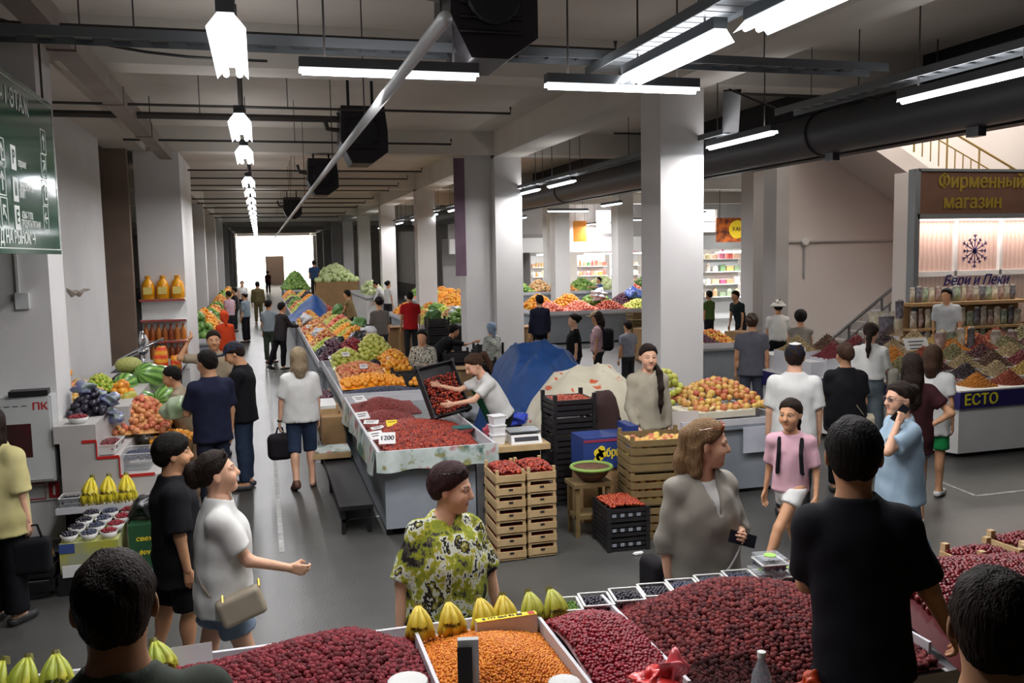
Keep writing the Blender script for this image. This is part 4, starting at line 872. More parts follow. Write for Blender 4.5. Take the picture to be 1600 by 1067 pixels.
def drupelets(m, sc):                                   # rounded beads of a raspberry
    nt = m.node_tree; N = nt.nodes; L = nt.links; vo = N.new('ShaderNodeTexVoronoi'); vo.inputs['Scale'].default_value = sc; L.new(N['Texture Coordinate'].outputs['Object'], vo.inputs['Vector'])
    bp = N.new('ShaderNodeBump'); bp.invert = True; bp.inputs['Strength'].default_value = .9; bp.inputs['Distance'].default_value = .004 if sc > 20 else .3; L.new(vo.outputs['Distance'], bp.inputs['Height']); L.new(bp.outputs[0], N['Principled BSDF'].inputs['Normal'])
for a_ in (m_rasp, m_rasp2): drupelets(a_[0], 3.0); drupelets(a_[1], 190)
def banana_bunch(label, loc, rz, n=6, L=.19, c=('#d6bb2c', '#b3b33a'), hang=False, group=None, sc=1.0):
    t = thing('banana_bunch', label, 'bananas', loc, rz, group); t.scale = (sc,)*3
    m = mat('banana_'+c[0][1:], c[0], .45, c2=c[1], scale=11, detail=4); md = mat('banana_tip', '#5b4a22', .7)
    for i in range(n):
        a = -.75+1.5*i/(n-1); top = Vector((math.sin(a)*.015, 0, L*.92)); pts = []; rad = []
        for k in range(9):
            u = k/8; pts.append((math.sin(a)*(.012+.10*u**.75-.02*u**3), -(.085*math.sin(u*2.3))*math.cos(a)-.01-(i % 2)*.014, L*(.96-u*.95)+.012)); rad.append(.019*max(.3, min(1, .35+2.2*u, 4.5*(1.06-u))))
        b = MB().tube(pts, rad, 7).build('banana', m, t, True)
        if i % 2 == 0: MB().tube([pts[-1], (pts[-1][0], pts[-1][1]-.002, pts[-1][2]-.008)], .006, 5).build('tip', md, b)
    MB().tube([(0, 0, L*.93), (0, .012, L*1.12)], [.024, .016], 7).build('stem', mat('banana_stem', '#6f6a2c', .6), t)
    return t
def price_card(loc, rz, label, w_=.17, h_=.11, tilt=35, lines=2, m=None, txt=None):
    t = thing('price_card', label, 'price card', loc, rz)
    c_ = MB().box((0, 0, 0), (w_, .004, h_)).build('card', m or m_paper, t, rot=(R(-tilt), 0, 0)); c_.location = (0, 0, h_*.45*math.cos(R(tilt)))
    if txt: text('lettering', txt, h_*.55, m_ink, c_, (0, -.003, 0))
    else:
        for i in range(lines): MB().bx(-w_*.33, w_*(.33-.12*i), -.004, -.002, h_*(.15-.28*i), h_*(.23-.28*i)).build('ink_line', m_ink, c_)
    return t
def punnet(label, loc, rz, m, w_=.15, l_=.2, h_=.06, r=.012, group=None, lid=None, VF=None, body=None, nm='punnet', fillz=.0):
    t = thing(nm, label, 'punnet', loc, rz, group); a, b = w_/2, l_/2; c, d = a*.82, b*.85
    MB().add([(-c, -d, 0), (c, -d, 0), (c, d, 0), (-c, d, 0), (-a, -b, h_), (a, -b, h_), (a, b, h_), (-a, b, h_)], [(3, 2, 1, 0), (0, 1, 5, 4), (1, 2, 6, 5), (2, 3, 7, 6), (3, 0, 4, 7)]).build('tub', body or m_clear, t)
    rim = MB()
    for p, q in (((-a, -b), (a, -b)), ((a, -b), (a, b)), ((a, b), (-a, b)), ((-a, b), (-a, -b))): rim.beam((p[0], p[1], h_), (q[0], q[1], h_), .012, .006)
    rim.build('rim', body or m_bowl, t)
    g = hexpts(-a*.9, a*.9, -b*.9, b*.9, r*1.8); pos = np.column_stack([g, h_*.72+fillz*(1-np.clip((g[:, 0]/a)**2+(g[:, 1]/b)**2, 0, 1))+rng.uniform(0, .35, len(g))*r])
    pos2 = pos-np.array([0, 0, r*1.3]); merged('berry_fill', VF or ICO0, np.concatenate([pos, pos2]), r, m, parent=t)
    if lid: MB().bx(-a, a, -b, b, h_, h_+.03).build('lid', m_clear, t); lb = MB().lathe([(a*.5, h_+.031), (a*.5, h_+.034)], 10).build('sticker', mat('green_sticker', '#8fc24a', .5), t)
    return t
def crate(label, loc, rz=0, w_=.3, l_=.4, h_=.12, m=None, slats=2, group=None, post=.03, cat='crate', solid=False, gap=.35, nm='crate'):
    t = thing(nm, label, cat, loc, rz, group); m = m or m_wood; a, b = w_/2, l_/2; sh = h_/slats
    for sx in (-1, 1):
        for sy in (-1, 1): MB().bx(sx*a-(post if sx > 0 else 0), sx*a+(post if sx < 0 else 0), sy*b-(post if sy > 0 else 0), sy*b+(post if sy < 0 else 0), 0, h_+post*.9).build('corner_post', m, t)
    for i in range(slats):
        z0 = i*sh+sh*gap*.5; z1 = (i+1)*sh-sh*gap*.5
        if solid: z0, z1 = i*sh, (i+1)*sh
        for s_ in (-1, 1):
            MB().bx(-a, a, s_*b-.006, s_*b+.006, z0, z1).build('slat', m, t); MB().bx(s_*a-.006, s_*a+.006, -b, b, z0, z1).build('slat', m, t)
    MB().bx(-a, a, -b, b, 0, .012).build('bottom', m, t)
    return t
def plastic_crate(label, loc, rz=0, w_=.4, l_=.5, h_=.2, group=None, m=None, arch=True):
    t = thing('plastic_crate', label, 'crate', loc, rz, group); m = m or m_blackcrate; a, b = w_/2, l_/2
    MB().bx(-a, a, -b, b, 0, .015).build('bottom', m, t)
    for s_ in (-1, 1):
        for k in range(3):
            z0, z1 = h_*(.02+.33*k), h_*(.26+.33*k)
            MB().bx(-a, a, s_*b-.008, s_*b+.008, z0, z1).build('side_bar', m, t); MB().bx(s_*a-.008, s_*a+.008, -b, b, z0, z1).build('side_bar', m, t)
    for sx in (-1, 1):
        for sy in (-1, 1): MB().bx(sx*a-.02, sx*a+.02, sy*b-.02, sy*b+.02, 0, h_+(.05 if arch else 0)).build('corner_post', m, t)
    return t
def melon(label, loc, r, rot, kind='water', sq=.86):
    if kind == 'water':
        m = MATS.get('watermelon')
        if m is None:
            m = mat('watermelon', '#3d6b2c', .3, c2='#86b055', scale=1, wave=('X', 2.0)); nt = m.node_tree; wv = [n for n in nt.nodes if n.type == 'TEX_WAVE'][0]
            tc = nt.nodes['Texture Coordinate']; sp = nt.nodes.new('ShaderNodeSeparateXYZ'); at = nt.nodes.new('ShaderNodeMath'); at.operation = 'ARCTAN2'; cb = nt.nodes.new('ShaderNodeCombineXYZ'); mu = nt.nodes.new('ShaderNodeMath'); mu.operation = 'MULTIPLY'; mu.inputs[1].default_value = .72
            nt.links.new(tc.outputs['Object'], sp.inputs[0]); nt.links.new(sp.outputs['Y'], at.inputs[0]); nt.links.new(sp.outputs['Z'], at.inputs[1]); nt.links.new(at.outputs[0], mu.inputs[0]); nt.links.new(mu.outputs[0], cb.inputs['X']); nt.links.new(sp.outputs['X'], cb.inputs['Y']); nt.links.new(cb.outputs[0], wv.inputs['Vector'])
            wv.inputs['Scale'].default_value = .7; wv.inputs['Detail Scale'].default_value = 6
    else: m = mat('melon_skin', '#8f9a4e', .6, c2='#b3b06a', scale=40, bump=.4, bscale=80)
    n1, n2 = 20, 14; b = MB(); vs = []
    b.grid(lambda u, v: (math.cos(v*math.pi)*r*1.12, math.sin(v*math.pi)*math.cos(u*2*math.pi)*r*sq, math.sin(v*math.pi)*math.sin(u*2*math.pi)*r*sq), n1, n2)
    t = thing('watermelon' if kind == 'water' else 'melon', label, 'melon', loc); t.rotation_euler = rot
    b.build('rind', m, t, True); MB().tube([(r*1.1, 0, 0), (r*1.2, .01, .01)], .008, 5).build('stalk', mat('stalk', '#6a6a3a', .8), t); return t
def stall_box(name, label, x0, x1, y0, y1, h, m=None, lip=.06, tray=True):
    t = thing(name, label, 'stall', (x0, y0, 0)); w_, l_ = x1-x0, y1-y0; m = m or m_stallgrey
    MB().bx(.06, w_-.06, .06, l_-.06, .05, h-.1).build('base_panel', m, t); MB().bx(0, w_, 0, l_, h-.1, h-.05).build('table_top', m_tray if tray else m, t)
    for p in ((0, .02, 0, l_), (w_-.02, w_, 0, l_), (.02, w_-.02, 0, .02), (.02, w_-.02, l_-.02, l_)): MB().bx(*p, h-.05, h+lip).build('edge_board', m_board, t)
    for x in (.1, w_-.16):
        for y in (.1, l_-.16): MB().bx(x, x+.06, y, y+.06, 0, .06).build('leg', m_dark, t)
    return t
# ------------------------------------------------------------------ foreground berry table (sellers' side towards the camera)
FZ = .95
t = thing('berry_table', 'long white tray table heaped with berries in front of the shoppers', 'table', (-1.7, 3.0, 0))
MB().bx(0, 3.55, -.2, .1, FZ-.06, FZ).build('side_board', m_board, t); MB().bx(0, 8.0, .1, 1.2, FZ-.06, FZ).build('table_top', m_board, t); MB().bx(0, 8.0, 1.18, 1.2, FZ-.3, FZ+.05).build('edge_board', m_board, t)
MB().bx(.1, 7.9, 1.0, 1.05, .05, FZ-.3).build('front_panel', m_stallgrey, t)
for x in (1.1, 2.33, 2.93, 3.32, 4.5): MB().bx(x-.008, x+.008, .2, 1.18, FZ, FZ+.09).build('divider', m_board, t)
for x in (.3, 2.5, 5, 7.6): MB().bx(x, x+.06, .3, .36, 0, FZ-.06).build('leg', m_dark, t)
pf = MB().bx(-1.7, 6.3, .6, 2.9, 0, .28).build('seller_platform', m_wood2); tag(pf, 'low wooden platform the sellers stand on behind the berry table', 'platform')
R1, R2, R3, R4, R5 = (-.56, .63, 3.15, 4.12), (.65, 1.23, 3.2, 4.1), (1.25, 1.62, 3.1, 4.1), (1.63, 2.8, 3.1, 4.12), (2.82, 4.75, 3.0, 4.15)
z1 = dome(*R1, FZ+.02, .21, .72, .62, 1.7); z2 = dome(*R2, FZ+.02, .15, .5, .36, 1.5); z3 = dome(R3[0]-.12, R3[1]+.1, R3[2], R3[3], FZ+.02, .15, .5, .62, 1.7); z4 = dome(*R4, FZ+.03, .22, .4, .6, 1.8); z5 = dome(R5[0]-.3, R5[1], R5[2], R5[3], FZ+.02, .2, .3, .6, 1.7)
for nm, rc, zf, mm, lb in (('raspberry_heap_base', R1, z1, m_rasp[1], 'lower layers of the red raspberry heap'), ('buckthorn_heap_base', R2, z2, m_buck[1], 'lower layers of the orange sea buckthorn heap'), ('redcurrant_heap_base', R3, z3, m_rberry[1], 'lower layers of the bright red berry heap'), ('dark_raspberry_heap_base', R4, z4, m_rasp2[1], 'lower layers of the broad dark raspberry heap'), ('cherry_heap_base', R5, z5, m_cherry[1], 'lower layers of the dark cherry heap')):
    heap_core(nm, rc, zf, mm, .012, 18, None, lb, 'berries')
RM = gmesh('raspberry', RASP, m_rasp[0]); RM2 = gmesh('raspberry', RASP, m_rasp2[0])
fruit_heap('raspberry', RASP, m_rasp[0], m_rasp[1], R1, z1, .0155, 'plump red raspberry on the heap beside the orange sea buckthorn', 'raspberry', 'raspberries on the heap beside the buckthorn', 150, 1.55, None, 'heap of red raspberries beside the orange sea buckthorn', RM)
fruit_heap('raspberry', RASP, m_rasp2[0], m_rasp2[1], R4, z4, .0155, 'dark red raspberry on the broad heap behind the water bottle', 'raspberry', 'raspberries on the broad dark heap', 150, 1.55, None, 'broad heap of dark red raspberries behind the water bottle', RM2)
g = hexpts(R2[0]+.01, R2[1]-.01, R2[2], R2[3], .012); merged('buckthorn_heap', ICO0, np.column_stack([g, z2(g[:, 0], g[:, 1])+.002+rng.uniform(-.003, .004, len(g))]), .0072, m_buck[1], 'heap of tiny orange sea buckthorn berries behind the scale', 'berries')
g = hexpts(R3[0]+.01, R3[1]-.005, R3[2], R3[3], .0165); merged('redberry_heap', RASP, np.column_stack([g, z3(g[:, 0], g[:, 1])+.002+rng.uniform(-.004, .005, len(g))]), .0105, m_rberry[1], 'heap of small bright red berries beside the red plastic bag', 'berries')
fruit_heap('cherry', SPH, m_cherry[0], m_cherry[1], R5, z5, .014, 'dark red cherry on the heap beside the man in the navy polo', 'cherry', 'cherries on the heap beside the polo man', 120, 1.7, lambda p: p[:, 0] > 2.95, 'heap of dark red cherries beside the man in the navy polo')
gb = 'banana bunches along the berry table edge'
for i, (px, py, n_, c_) in enumerate([(658, 990, 6, 0), (704, 982, 6, 0), (752, 975, 6, 0), (792, 975, 4, 0), (832, 968, 5, 1), (868, 966, 5, 1)]):
    q = P(px, py, FZ+.06); banana_bunch(['short yellow banana bunch at the end of the row beside the raspberries', 'yellow banana bunch standing second from the raspberries', 'tall yellow banana bunch in front of the flowered blouse', 'small bunch of four yellow bananas in the row', 'greenish banana bunch with a dark stem in the row', 'small greenish banana bunch next to the empty punnet'][i], (q.x, 4.12, FZ+.025), R(-5+7*(i % 3)), n_, .155, [('#d9bd35', '#c2b03a'), ('#b5b03a', '#9aa63a')][c_], group=gb, sc=.95)
for i, (px, py) in enumerate([(20, 1050), (55, 1048), (95, 1046), (245, 1028)]):
    q = P(px, py, FZ+.05); banana_bunch('green tipped banana bunch beside the man with cropped hair', (q.x, 4.14, FZ), R(20*i-30), 5, .15, ('#8fa83a', '#c2b83a'), group='green bananas on the table end', sc=1.0)
gp = 'open punnets along the berry table edge'
pun = [(895, 970, None), (945, 962, m_bberry), (990, 950, m_bberry), (1036, 943, m_bberry), (1082, 936, m_blue), (1128, 929, m_blue), (1172, 921, m_blue)]
pl = ['nearly empty clear punnet beside the last greenish bananas', 'clear punnet of purple black berries beside the empty one', 'full clear punnet of glossy blackberries below the plastic bag', 'clear punnet of black currants below the white cord', 'clear punnet of dark blueberries in front of the grey shirt', 'clear punnet of dusty blueberries in front of the woman', 'clear punnet of blueberries next to the lidded boxes']
for i, (px, py, mm) in enumerate(pun):
    q = P(px, py, FZ+.05); punnet(pl[i], (q.x, 4.12+.012*i, FZ+.02), R(-8), (mm or m_leaf)[1], .15, .17, .07, .0105 if mm else .006, gp, VF=ICO0, fillz=.012 if mm else -.03)
for i, (px, py, dz) in enumerate([(1200, 908, .0), (1226, 897, .075), (1228, 905, .0), (1257, 903, .0)]):
    q = P(px, py, FZ+.05+dz); punnet(['lidded clear box of blueberries with green sticker beside the open punnets', 'lidded clear berry box with green sticker stacked on another', 'lidded clear berry box underneath the stacked one', 'lidded clear berry box half hidden by the polo man'][i], (q.x, 4.2, FZ+.02+dz), R(-6), m_blue[1], .14, .15, .055, .0105, 'lidded berry boxes', lid=1)
# things on the sellers' side
sc_ = thing('scale_display', 'grey scale display post standing before the orange berries', 'scale', (.745, 3.42, FZ)); MB().box((0, 0, .14), (.085, .045, .3), (R(-8), 0, R(-12))).build('display_case', mat('scale_grey', '#b5b8ba', .4), sc_); MB().box((-.02, -.026, .18), (.06, .006, .18), (R(-8), 0, R(-12))).build('screen', m_dark, sc_); MB().bx(-.05, .05, -.05, .05, 0, .02).build('foot_plate', m_stallgrey, sc_)
for i, (px, py, r_) in enumerate([(637, 1064, .075), (882, 1066, .06)]):
    q = P(px, py, FZ+.2); o = thing('plastic_tub', ['round white plastic lid tub below the raspberry heap', 'small white plastic tub beside the red plastic bag'][i], 'tub', (q.x, q.y, FZ)); MB().lathe([(r_*.9, 0), (r_, .18)], 18).build('tub_wall', m_bowl, o, True); MB().lathe([(r_*1.06, .18), (r_*1.06, .2), (r_*.98, .205), (0, .2)], 18).build('lid', m_bowl, o, True)
bt = thing('water_bottle', 'clear plastic water bottle with white cap before the dark raspberries', 'bottle', tuple(P(1190, 1018, 1.235)[:2])+(FZ,))
MB().lathe([(.036, 0), (.04, .01), (.04, .16), (.037, .19), (.015, .25), (.014, .27)], 16).build('bottle_body', mat('bottle_clear', '#c9d3da', .08, alpha=.35, spec=.9), bt, True); MB().lathe([(.017, .262), (.017, .285), (.0, .286)], 12).build('cap', m_bowl, bt); MB().lathe([(.041, .05), (.041, .11)], 16).build('label_band', mat('bottle_label', '#8c93a8', .5), bt)
def crumple(name, label, cat, c, size, m, amp=.35, seed=1):
    r_ = np.random.default_rng(seed); V, F = ico(3); d = np.zeros(len(V))
    for k in range(7): v = r_.normal(size=3)*2.6; d += (1-2*np.abs(np.sin(V@v*.7+r_.uniform(0, 6))))*amp/(1+k*.5)*.8
    V = V*(1+d[:, None]*.6); V = V*np.array(size); V[:, 2] = np.maximum(V[:, 2], -size[2]*.6)
    o = link(name, fast_mesh(name, V, F, m, True), None, c); return tag(o, label, cat)
q = P(1018, 1056, 1.1); crumple('red_bag', 'crumpled bright red plastic bag lying on the berries', 'bag', (q.x, q.y, 1.08), (.1, .08, .05), mat('red_plastic', '#d93a38', .3, spec=.7), .5, 3)
q = P(1052, 1040, 1.14); crumple('red_bag', 'crumpled pinkish red plastic bag scrap beside the bright red one', 'bag', (q.x, q.y, 1.12), (.06, .05, .06), mat('pink_plastic', '#e0636a', .3, spec=.7), .6, 5)
q = P(1272, 1058, 1.1); crumple('orange_bag', 'folded orange plastic sheet beside the navy polo', 'bag', (q.x, q.y, 1.06), (.09, .05, .07), mat('orange_plastic', '#c2441c', .4), .3, 9)
yl = thing('ruler_tag', 'yellow printed strip lying on the divider behind the buckthorn', 'tag', (P(815, 1000, FZ+.12).x, 3.98, FZ+.125), R(2)); MB().box((0, 0, 0), (.3, .04, .004)).build('strip', m_ytag, yl); text('lettering', '8 777 064 94 88', .03, m_ink, yl, (-.02, 0, .003), (0, 0, 0)); MB().bx(.11, .14, -.015, .015, .002, .004).build('red_mark', mat('fire_red'), yl)
MB().bx(-.15, .15, -.02, .02, -.13, -.003).build('support', m_board, yl)
gc = MB().bx(-.12, .12, -.01, .01, 0, .1).build('grey_card', m_board, loc=(P(292, 1030, FZ).x, 4.16, FZ)); gc.rotation_euler = (R(-20), 0, R(4)); tag(gc, 'blank grey card propped behind the red raspberry heap', 'card')
# wooden boxes of cherries at the far table end
for i, (px, py, rz) in enumerate([(1540, 872, 3), (1610, 850, 3), (1600, 885, 3)]):
    q = P(px, py, FZ+.08); c_ = crate(['open wooden box of cherries with pale corner posts', 'second wooden box of cherries cut by the picture edge', 'wooden cherry box in front of the second one'][i], (q.x, q.y+.03, FZ+.02), R(rz), .34, .26, .09, m_wood, 1, None, .035)
    g = hexpts(-.155, .155, -.115, .115, .024); merged('cherry_fill', ICO1, np.column_stack([g, .075+.03*(1-(g[:, 0]/.16)**2)*(1-(g[:, 1]/.12)**2)+rng.uniform(-.003, .004, len(g))]), .0135, m_cherry[1], parent=c_)
# ------------------------------------------------------------------ strawberry stall at the head of the long row
SZ = .86
t = thing('strawberry_stall', 'grey stall with a floral oilcloth edge and heaped strawberries', 'stall', (1.02, 8.62, 0))
m_floral = mat('floral_cloth', '#c3ccc9', .5, c2='#9aa6a0', scale=5, contrast=1.3)
nt = m_floral.node_tree; b_ = nt.nodes['Principled BSDF']; base_link = b_.inputs['Base Color'].links[0].from_socket
for sc2, th, cc in ((4.2, .585, '#a8404a'), (3.3, .575, '#3c5f54'), (8.0, .60, '#7d7d4a')):
    nz = nt.nodes.new('ShaderNodeTexNoise'); nz.inputs['Scale'].default_value = sc2; nz.inputs['Detail'].default_value = 4; mpn = nt.nodes.new('ShaderNodeMapping'); mpn.inputs['Location'].default_value = (sc2*3, sc2, 0)
    nt.links.new(nt.nodes['Texture Coordinate'].outputs['Object'], mpn.inputs[0]); nt.links.new(mpn.outputs[0], nz.inputs['Vector']); gt = nt.nodes.new('ShaderNodeMapRange'); gt.inputs[1].default_value = th-.02; gt.inputs[2].default_value = th+.06; nt.links.new(nz.outputs['Fac'], gt.inputs[0])
    mx = nt.nodes.new('ShaderNodeMix'); mx.data_type = 'RGBA'; nt.links.new(gt.outputs[0], mx.inputs[0]); nt.links.new(base_link, mx.inputs[6]); mx.inputs[7].default_value = (*srgb(cc), 1); base_link = mx.outputs[2]
nt.links.new(base_link, b_.inputs['Base Color'])
MB().bx(.08, 1.0, .1, 3.4, .08, SZ-.2).build('base_panel', m_stallgrey, t); MB().bx(0, 1.2, 0, 3.58, SZ-.12, SZ-.07).build('table_top', m_tray, t)
for p in ((0, .025, 0, 3.58), (1.175, 1.2, 0, 3.58), (.025, 1.175, 0, .025), (.025, 1.175, 3.55, 3.58)): MB().bx(*p, SZ-.07, SZ+.03).build('edge_board', m_board, t)
cl_ = MB().grid(lambda u, v: (-.015+1.23*u, -.02-.015*math.sin(u*19)*v-.02*v, SZ+.035-.20*v-.012*math.sin(u*14)*v), 40, 6).build('oilcloth', m_floral, t, True)
MB().grid(lambda u, v: (-.02-.02*math.sin(u*23)*v-.03*v, 3.58*u, SZ+.035-(.24+.04*math.sin(u*9))*v), 40, 5).build('oilcloth', m_floral, t, True)
for x, y in ((.12, .2), (1.0, .2), (.12, 3.3), (1.0, 3.3)): MB().bx(x-.03, x+.03, y-.03, y+.03, 0, SZ-.12).build('leg', m_dark, t)
RS1 = (1.08, 2.16, 8.68, 10.5); zs1 = dome(*RS1, SZ-.05, .16, .42, .5, 1.6)
heap_core('strawberry_heap_base', RS1, zs1, m_straw[1], .02, 16, None, 'lower layers of the strawberry heap', 'strawberries')
fruit_heap('strawberry', STRAW, m_straw[0], m_straw[1], RS1, zs1, .019, 'red strawberry on the heap at the head of the long stall', 'strawberry', 'strawberries on the heaped stall', 300, 1.6, lambda p: (p[:, 2] > SZ-.03), 'rest of the strawberry heap under the pouring crate')
for i, (rc, h_) in enumerate([((1.08, 1.75, 10.3, 11.2), .12), ((1.08, 1.9, 11.1, 12.1), .15)]):
    zf = dome(*rc, SZ-.06, h_, .4, .5, 1.5); heap_core('currant_heap_base', rc, zf, m_curr[1], .012, 12, None, ['dark red currant layer nearer the strawberries', 'dark red currant layer nearer the blueberries'][i], 'currants')
    g = hexpts(*rc, .019); merged('currant_heap', ICO0, np.column_stack([g, zf(g[:, 0], g[:, 1])+rng.uniform(-.004, .006, len(g))]), .011, m_curr[1], ['heap of dull red currants nearer the strawberries', 'heap of dull red currants with a big white card'][i], 'currants')
for i, (px, py, rz, tx) in enumerate([(562, 631, 25, None), (566, 652, 20, None), (580, 660, -20, None), (590, 668, 30, None), (588, 683, 25, None), (605, 690, -8, '1200')]):
    q = P(px, py, SZ+.04); price_card((q.x, q.y, SZ+.0+(.03 if i else .08)), R(rz), ['large white price card on the currant heap', 'white price card behind the narrow slip', 'narrow white paper slip on the stall edge', 'slanting white slip between two price cards', 'white price card lying at the strawberry edge', 'tilted white price card with large handwritten number'][i], .17, [.12, .11, .06, .05, .11, .13][i], [60, 50, 55, 65, 50, 38][i], 2, txt=tx)
q = P(612, 658, SZ+.12); price_card((q.x, q.y, SZ+.07), R(5), 'small bright yellow price card on the berry heap', .12, .08, 40, 1, m_ytag)
# crate of strawberries being poured
pc = plastic_crate('black crate of strawberries tipped up by the green-aproned seller', (2.0, 10.35, SZ+.32), 0, .46, .62, .13, arch=False); pc.rotation_euler = (R(62), R(-8), R(14))
g = hexpts(-.2, .2, -.29, .18, .034); merged('strawberry_fill', STRAW, np.column_stack([g, np.full(len(g), .1)+rng.uniform(-.012, .015, len(g))]), .019, m_straw[1], parent=pc)
q = P(690, 660, SZ); bw = thing('red_bowl', 'shallow dark red bowl with a teal cloth by the seller', 'bowl', (2.05, 9.55, SZ-.06)); MB().lathe([(.1, 0), (.17, .09), (.165, .09), (.09, .01)], 18).build('bowl_wall', mat('bowl_red', '#7d2c2c', .35), bw, True); MB().bx(-.13, .13, -.08, .08, .085, .1).build('teal_cloth', mat('teal', '#2c5f5c', .8), bw)
# side table with scale and tubs
t = thing('scale_table', 'small pale wooden table carrying a digital scale', 'table', (2.24, 8.82, 0)); MB().bx(0, .62, 0, .62, .74, .8).build('table_top', m_wood, t)
for x in (.04, .54):
    for y in (.04, .54): MB().bx(x, x+.05, y, y+.05, 0, .74).build('leg', m_dark, t)
MB().bx(.02, .6, .3, .34, .1, .74).build('back_panel', m_dark, t)
s_ = thing('digital_scale', 'white digital market scale with steel pan on the wooden table', 'scale', (2.62, 9.02, .8)); MB().add([(-.17, -.15, 0), (.17, -.15, 0), (.17, .15, 0), (-.17, .15, 0), (-.16, -.1, .09), (.16, -.1, .09), (.16, .15, .09), (-.16, .15, .09)], [(3, 2, 1, 0), (0, 1, 5, 4), (1, 2, 6, 5), (2, 3, 7, 6), (3, 0, 4, 7), (4, 5, 6, 7)]).build('case', m_white, s_)
MB().box((0, -.128, .05), (.26, .004, .045), (R(-29), 0, 0)).build('display', m_dark, s_); MB().bx(-.17, .17, -.1, .17, .11, .125).build('pan', m_steel, s_); MB().bx(-.04, .04, 0, .08, .09, .11).build('pan_support', m_dark, s_)
for i, z in enumerate((0, .1, .2)):
    o = thing('plastic_tub', 'white square plastic tub in the stack beside the scale', 'tub', (2.33, 9.0, .8+z), R(6*i), 'stacked tubs beside the scale'); MB().lathe([(.085, 0), (.105, .1)], 4).build('tub_wall', mat('tub_white', '#dedfe0', .4), o, False, rot=(0, 0, R(45))); MB().lathe([(.11, .092), (.115, .104), (0, .104)], 4).build('lid', mat('tub_white'), o, rot=(0, 0, R(45)))
pk = crumple('pink_bag', 'small pink plastic bag beside the white tubs', 'bag', (2.27, 9.2, .88), (.05, .05, .08), mat('pink_plastic2', '#b84a5c', .5), .3, 4)
# wooden strawberry boxes in two stacks
gs = ['stack of pale wooden berry boxes nearer the grey stall', 'stack of pale wooden berry boxes nearer the aisle']
for st_, x in enumerate((2.10, 2.395)):
    for k in range(7):
        lv = ['bottom', 'second', 'third', 'fourth', 'fifth', 'sixth', 'top'][k]
        c_ = crate(f'pale wooden strawberry box, {lv} of the {["stack against the grey stall", "stack beside the open floor"][st_]}', (x, 7.88+.02*st_, .118*k+.01), R(1.5*st_-1), .27, .46, .105, m_wood, 1, gs[st_], .028, gap=.42)
        MB().bx(-.12, .12, -.215, .215, .015, .085).build('berry_fill', m_straw[1], c_)['kind'] = 'stuff'
        if k == 6:
            g = hexpts(-.12, .12, -.21, .21, .032); merged('berry_fill', STRAW, np.column_stack([g, .1+.035*(1-(g[:, 1]/.22)**2)*(1-(g[:, 0]/.13)**2)+rng.uniform(-.006, .006, len(g))]), .018, m_straw[1], parent=c_)
        elif st_ == 0 or True: MB().bx(-.02, .02, -.238, -.236, .055, .075).build('stamp_mark', m_ink, c_)
# ------------------------------------------------------------------ fruit stall behind the strawberries
t = stall_box('fruit_stall', 'long stall of blueberries, oranges, peaches and apples behind the strawberries', 1.0, 2.25, 12.28, 16.4, .86)
rc = (1.06, 2.2, 12.35, 12.95); zf = dome(*rc, .84, .09, .5, .5, 2.2); heap_core('blueberry_heap_base', rc, zf, m_blue[1], .01, 10, None, 'lower layer of the blueberry strip', 'blueberries'); g = hexpts(*rc, .022); merged('blueberry_heap', ICO0, np.column_stack([g, zf(g[:, 0], g[:, 1])+rng.uniform(-.003, .006, len(g))]), .0125, m_blue[1], 'strip of dusty blue berries in front of the oranges', 'blueberries')
slope = lambda y: .9+.11*(y-13.0)
def pile(name, VF, mm, rc, h_, r, label, cat, group, n=300, px=.5, py=.5, st=1.8, zb=None, k=1.8):
    zf0 = dome(rc[0], rc[1], rc[2], rc[3], 0, h_, px, py, k); zz = (lambda x, y: zf0(x, y)+slope(y)) if zb is None else (lambda x, y: zf0(x, y)+zb)
    heap_core(name+'_pile_base', rc, zz, mm[1], r*.5, 10, None, 'lower layers under each '+label.split(' ', 1)[0]+' '+label.split(' ', 1)[1][:70], cat); return fruit_heap(name, VF, mm[0], mm[1], rc, zz, r, label, cat, group, n, st)
pile('orange', ROUND, m_orange, (1.06, 2.0, 12.95, 13.45), .1, .036, 'orange mandarin in the front row behind the blueberries', 'mandarin', 'mandarins behind the blueberries')
pile('peach', APPLE, m_peach, (1.06, 1.78, 13.4, 14.25), .14, .038, 'pale orange peach in the pile behind the mandarins', 'peach', 'peaches behind the mandarins')
pile('green_apple', APPLE, m_gapple, (1.04, 1.55, 14.2, 15.0), .2, .04, 'yellow green apple in the pile at the aisle side', 'apple', 'green apples at the aisle side')
pile('green_apple', APPLE, m_gapple, (1.5, 2.1, 14.6, 15.7), .3, .042, 'yellow green apple at the top of the tall pile', 'apple', 'green apples on the tall pile')
pile('apricot', ROUND, m_mango, (1.75, 2.24, 13.75, 14.75), .22, .04, 'golden apricot in the pile above the black crate', 'apricot', 'apricots above the black crate')
pile('radish', ROUND, m_rberry, (1.25, 1.7, 15.0, 15.9), .2, .03, 'dark red radish behind the green apples', 'radish', 'radishes behind the green apples')
pile('plum', ROUND, m_plum, (1.03, 1.3, 15.0, 16.2), .16, .035, 'dark purple plum beside the leafy greens', 'plum', 'plums beside the greens')
rc = (1.55, 1.85, 14.15, 14.5); zf = dome(*rc, 1.02, .12); heap_core('blackberry_heap_base', rc, zf, m_bberry[1], .01, 8, None, 'lower layer of the small blackberry heap', 'blackberries'); g = hexpts(*rc, .024); merged('blackberry_heap', ICO0, np.column_stack([g, zf(g[:, 0], g[:, 1])]), .014, m_bberry[1], 'small black heap among the peaches', 'blackberries')
plastic_crate('black plastic crate under the golden apricots at the seller side', (2.08, 13.5, .84), 0, .36, .5, .18)
o_ = None
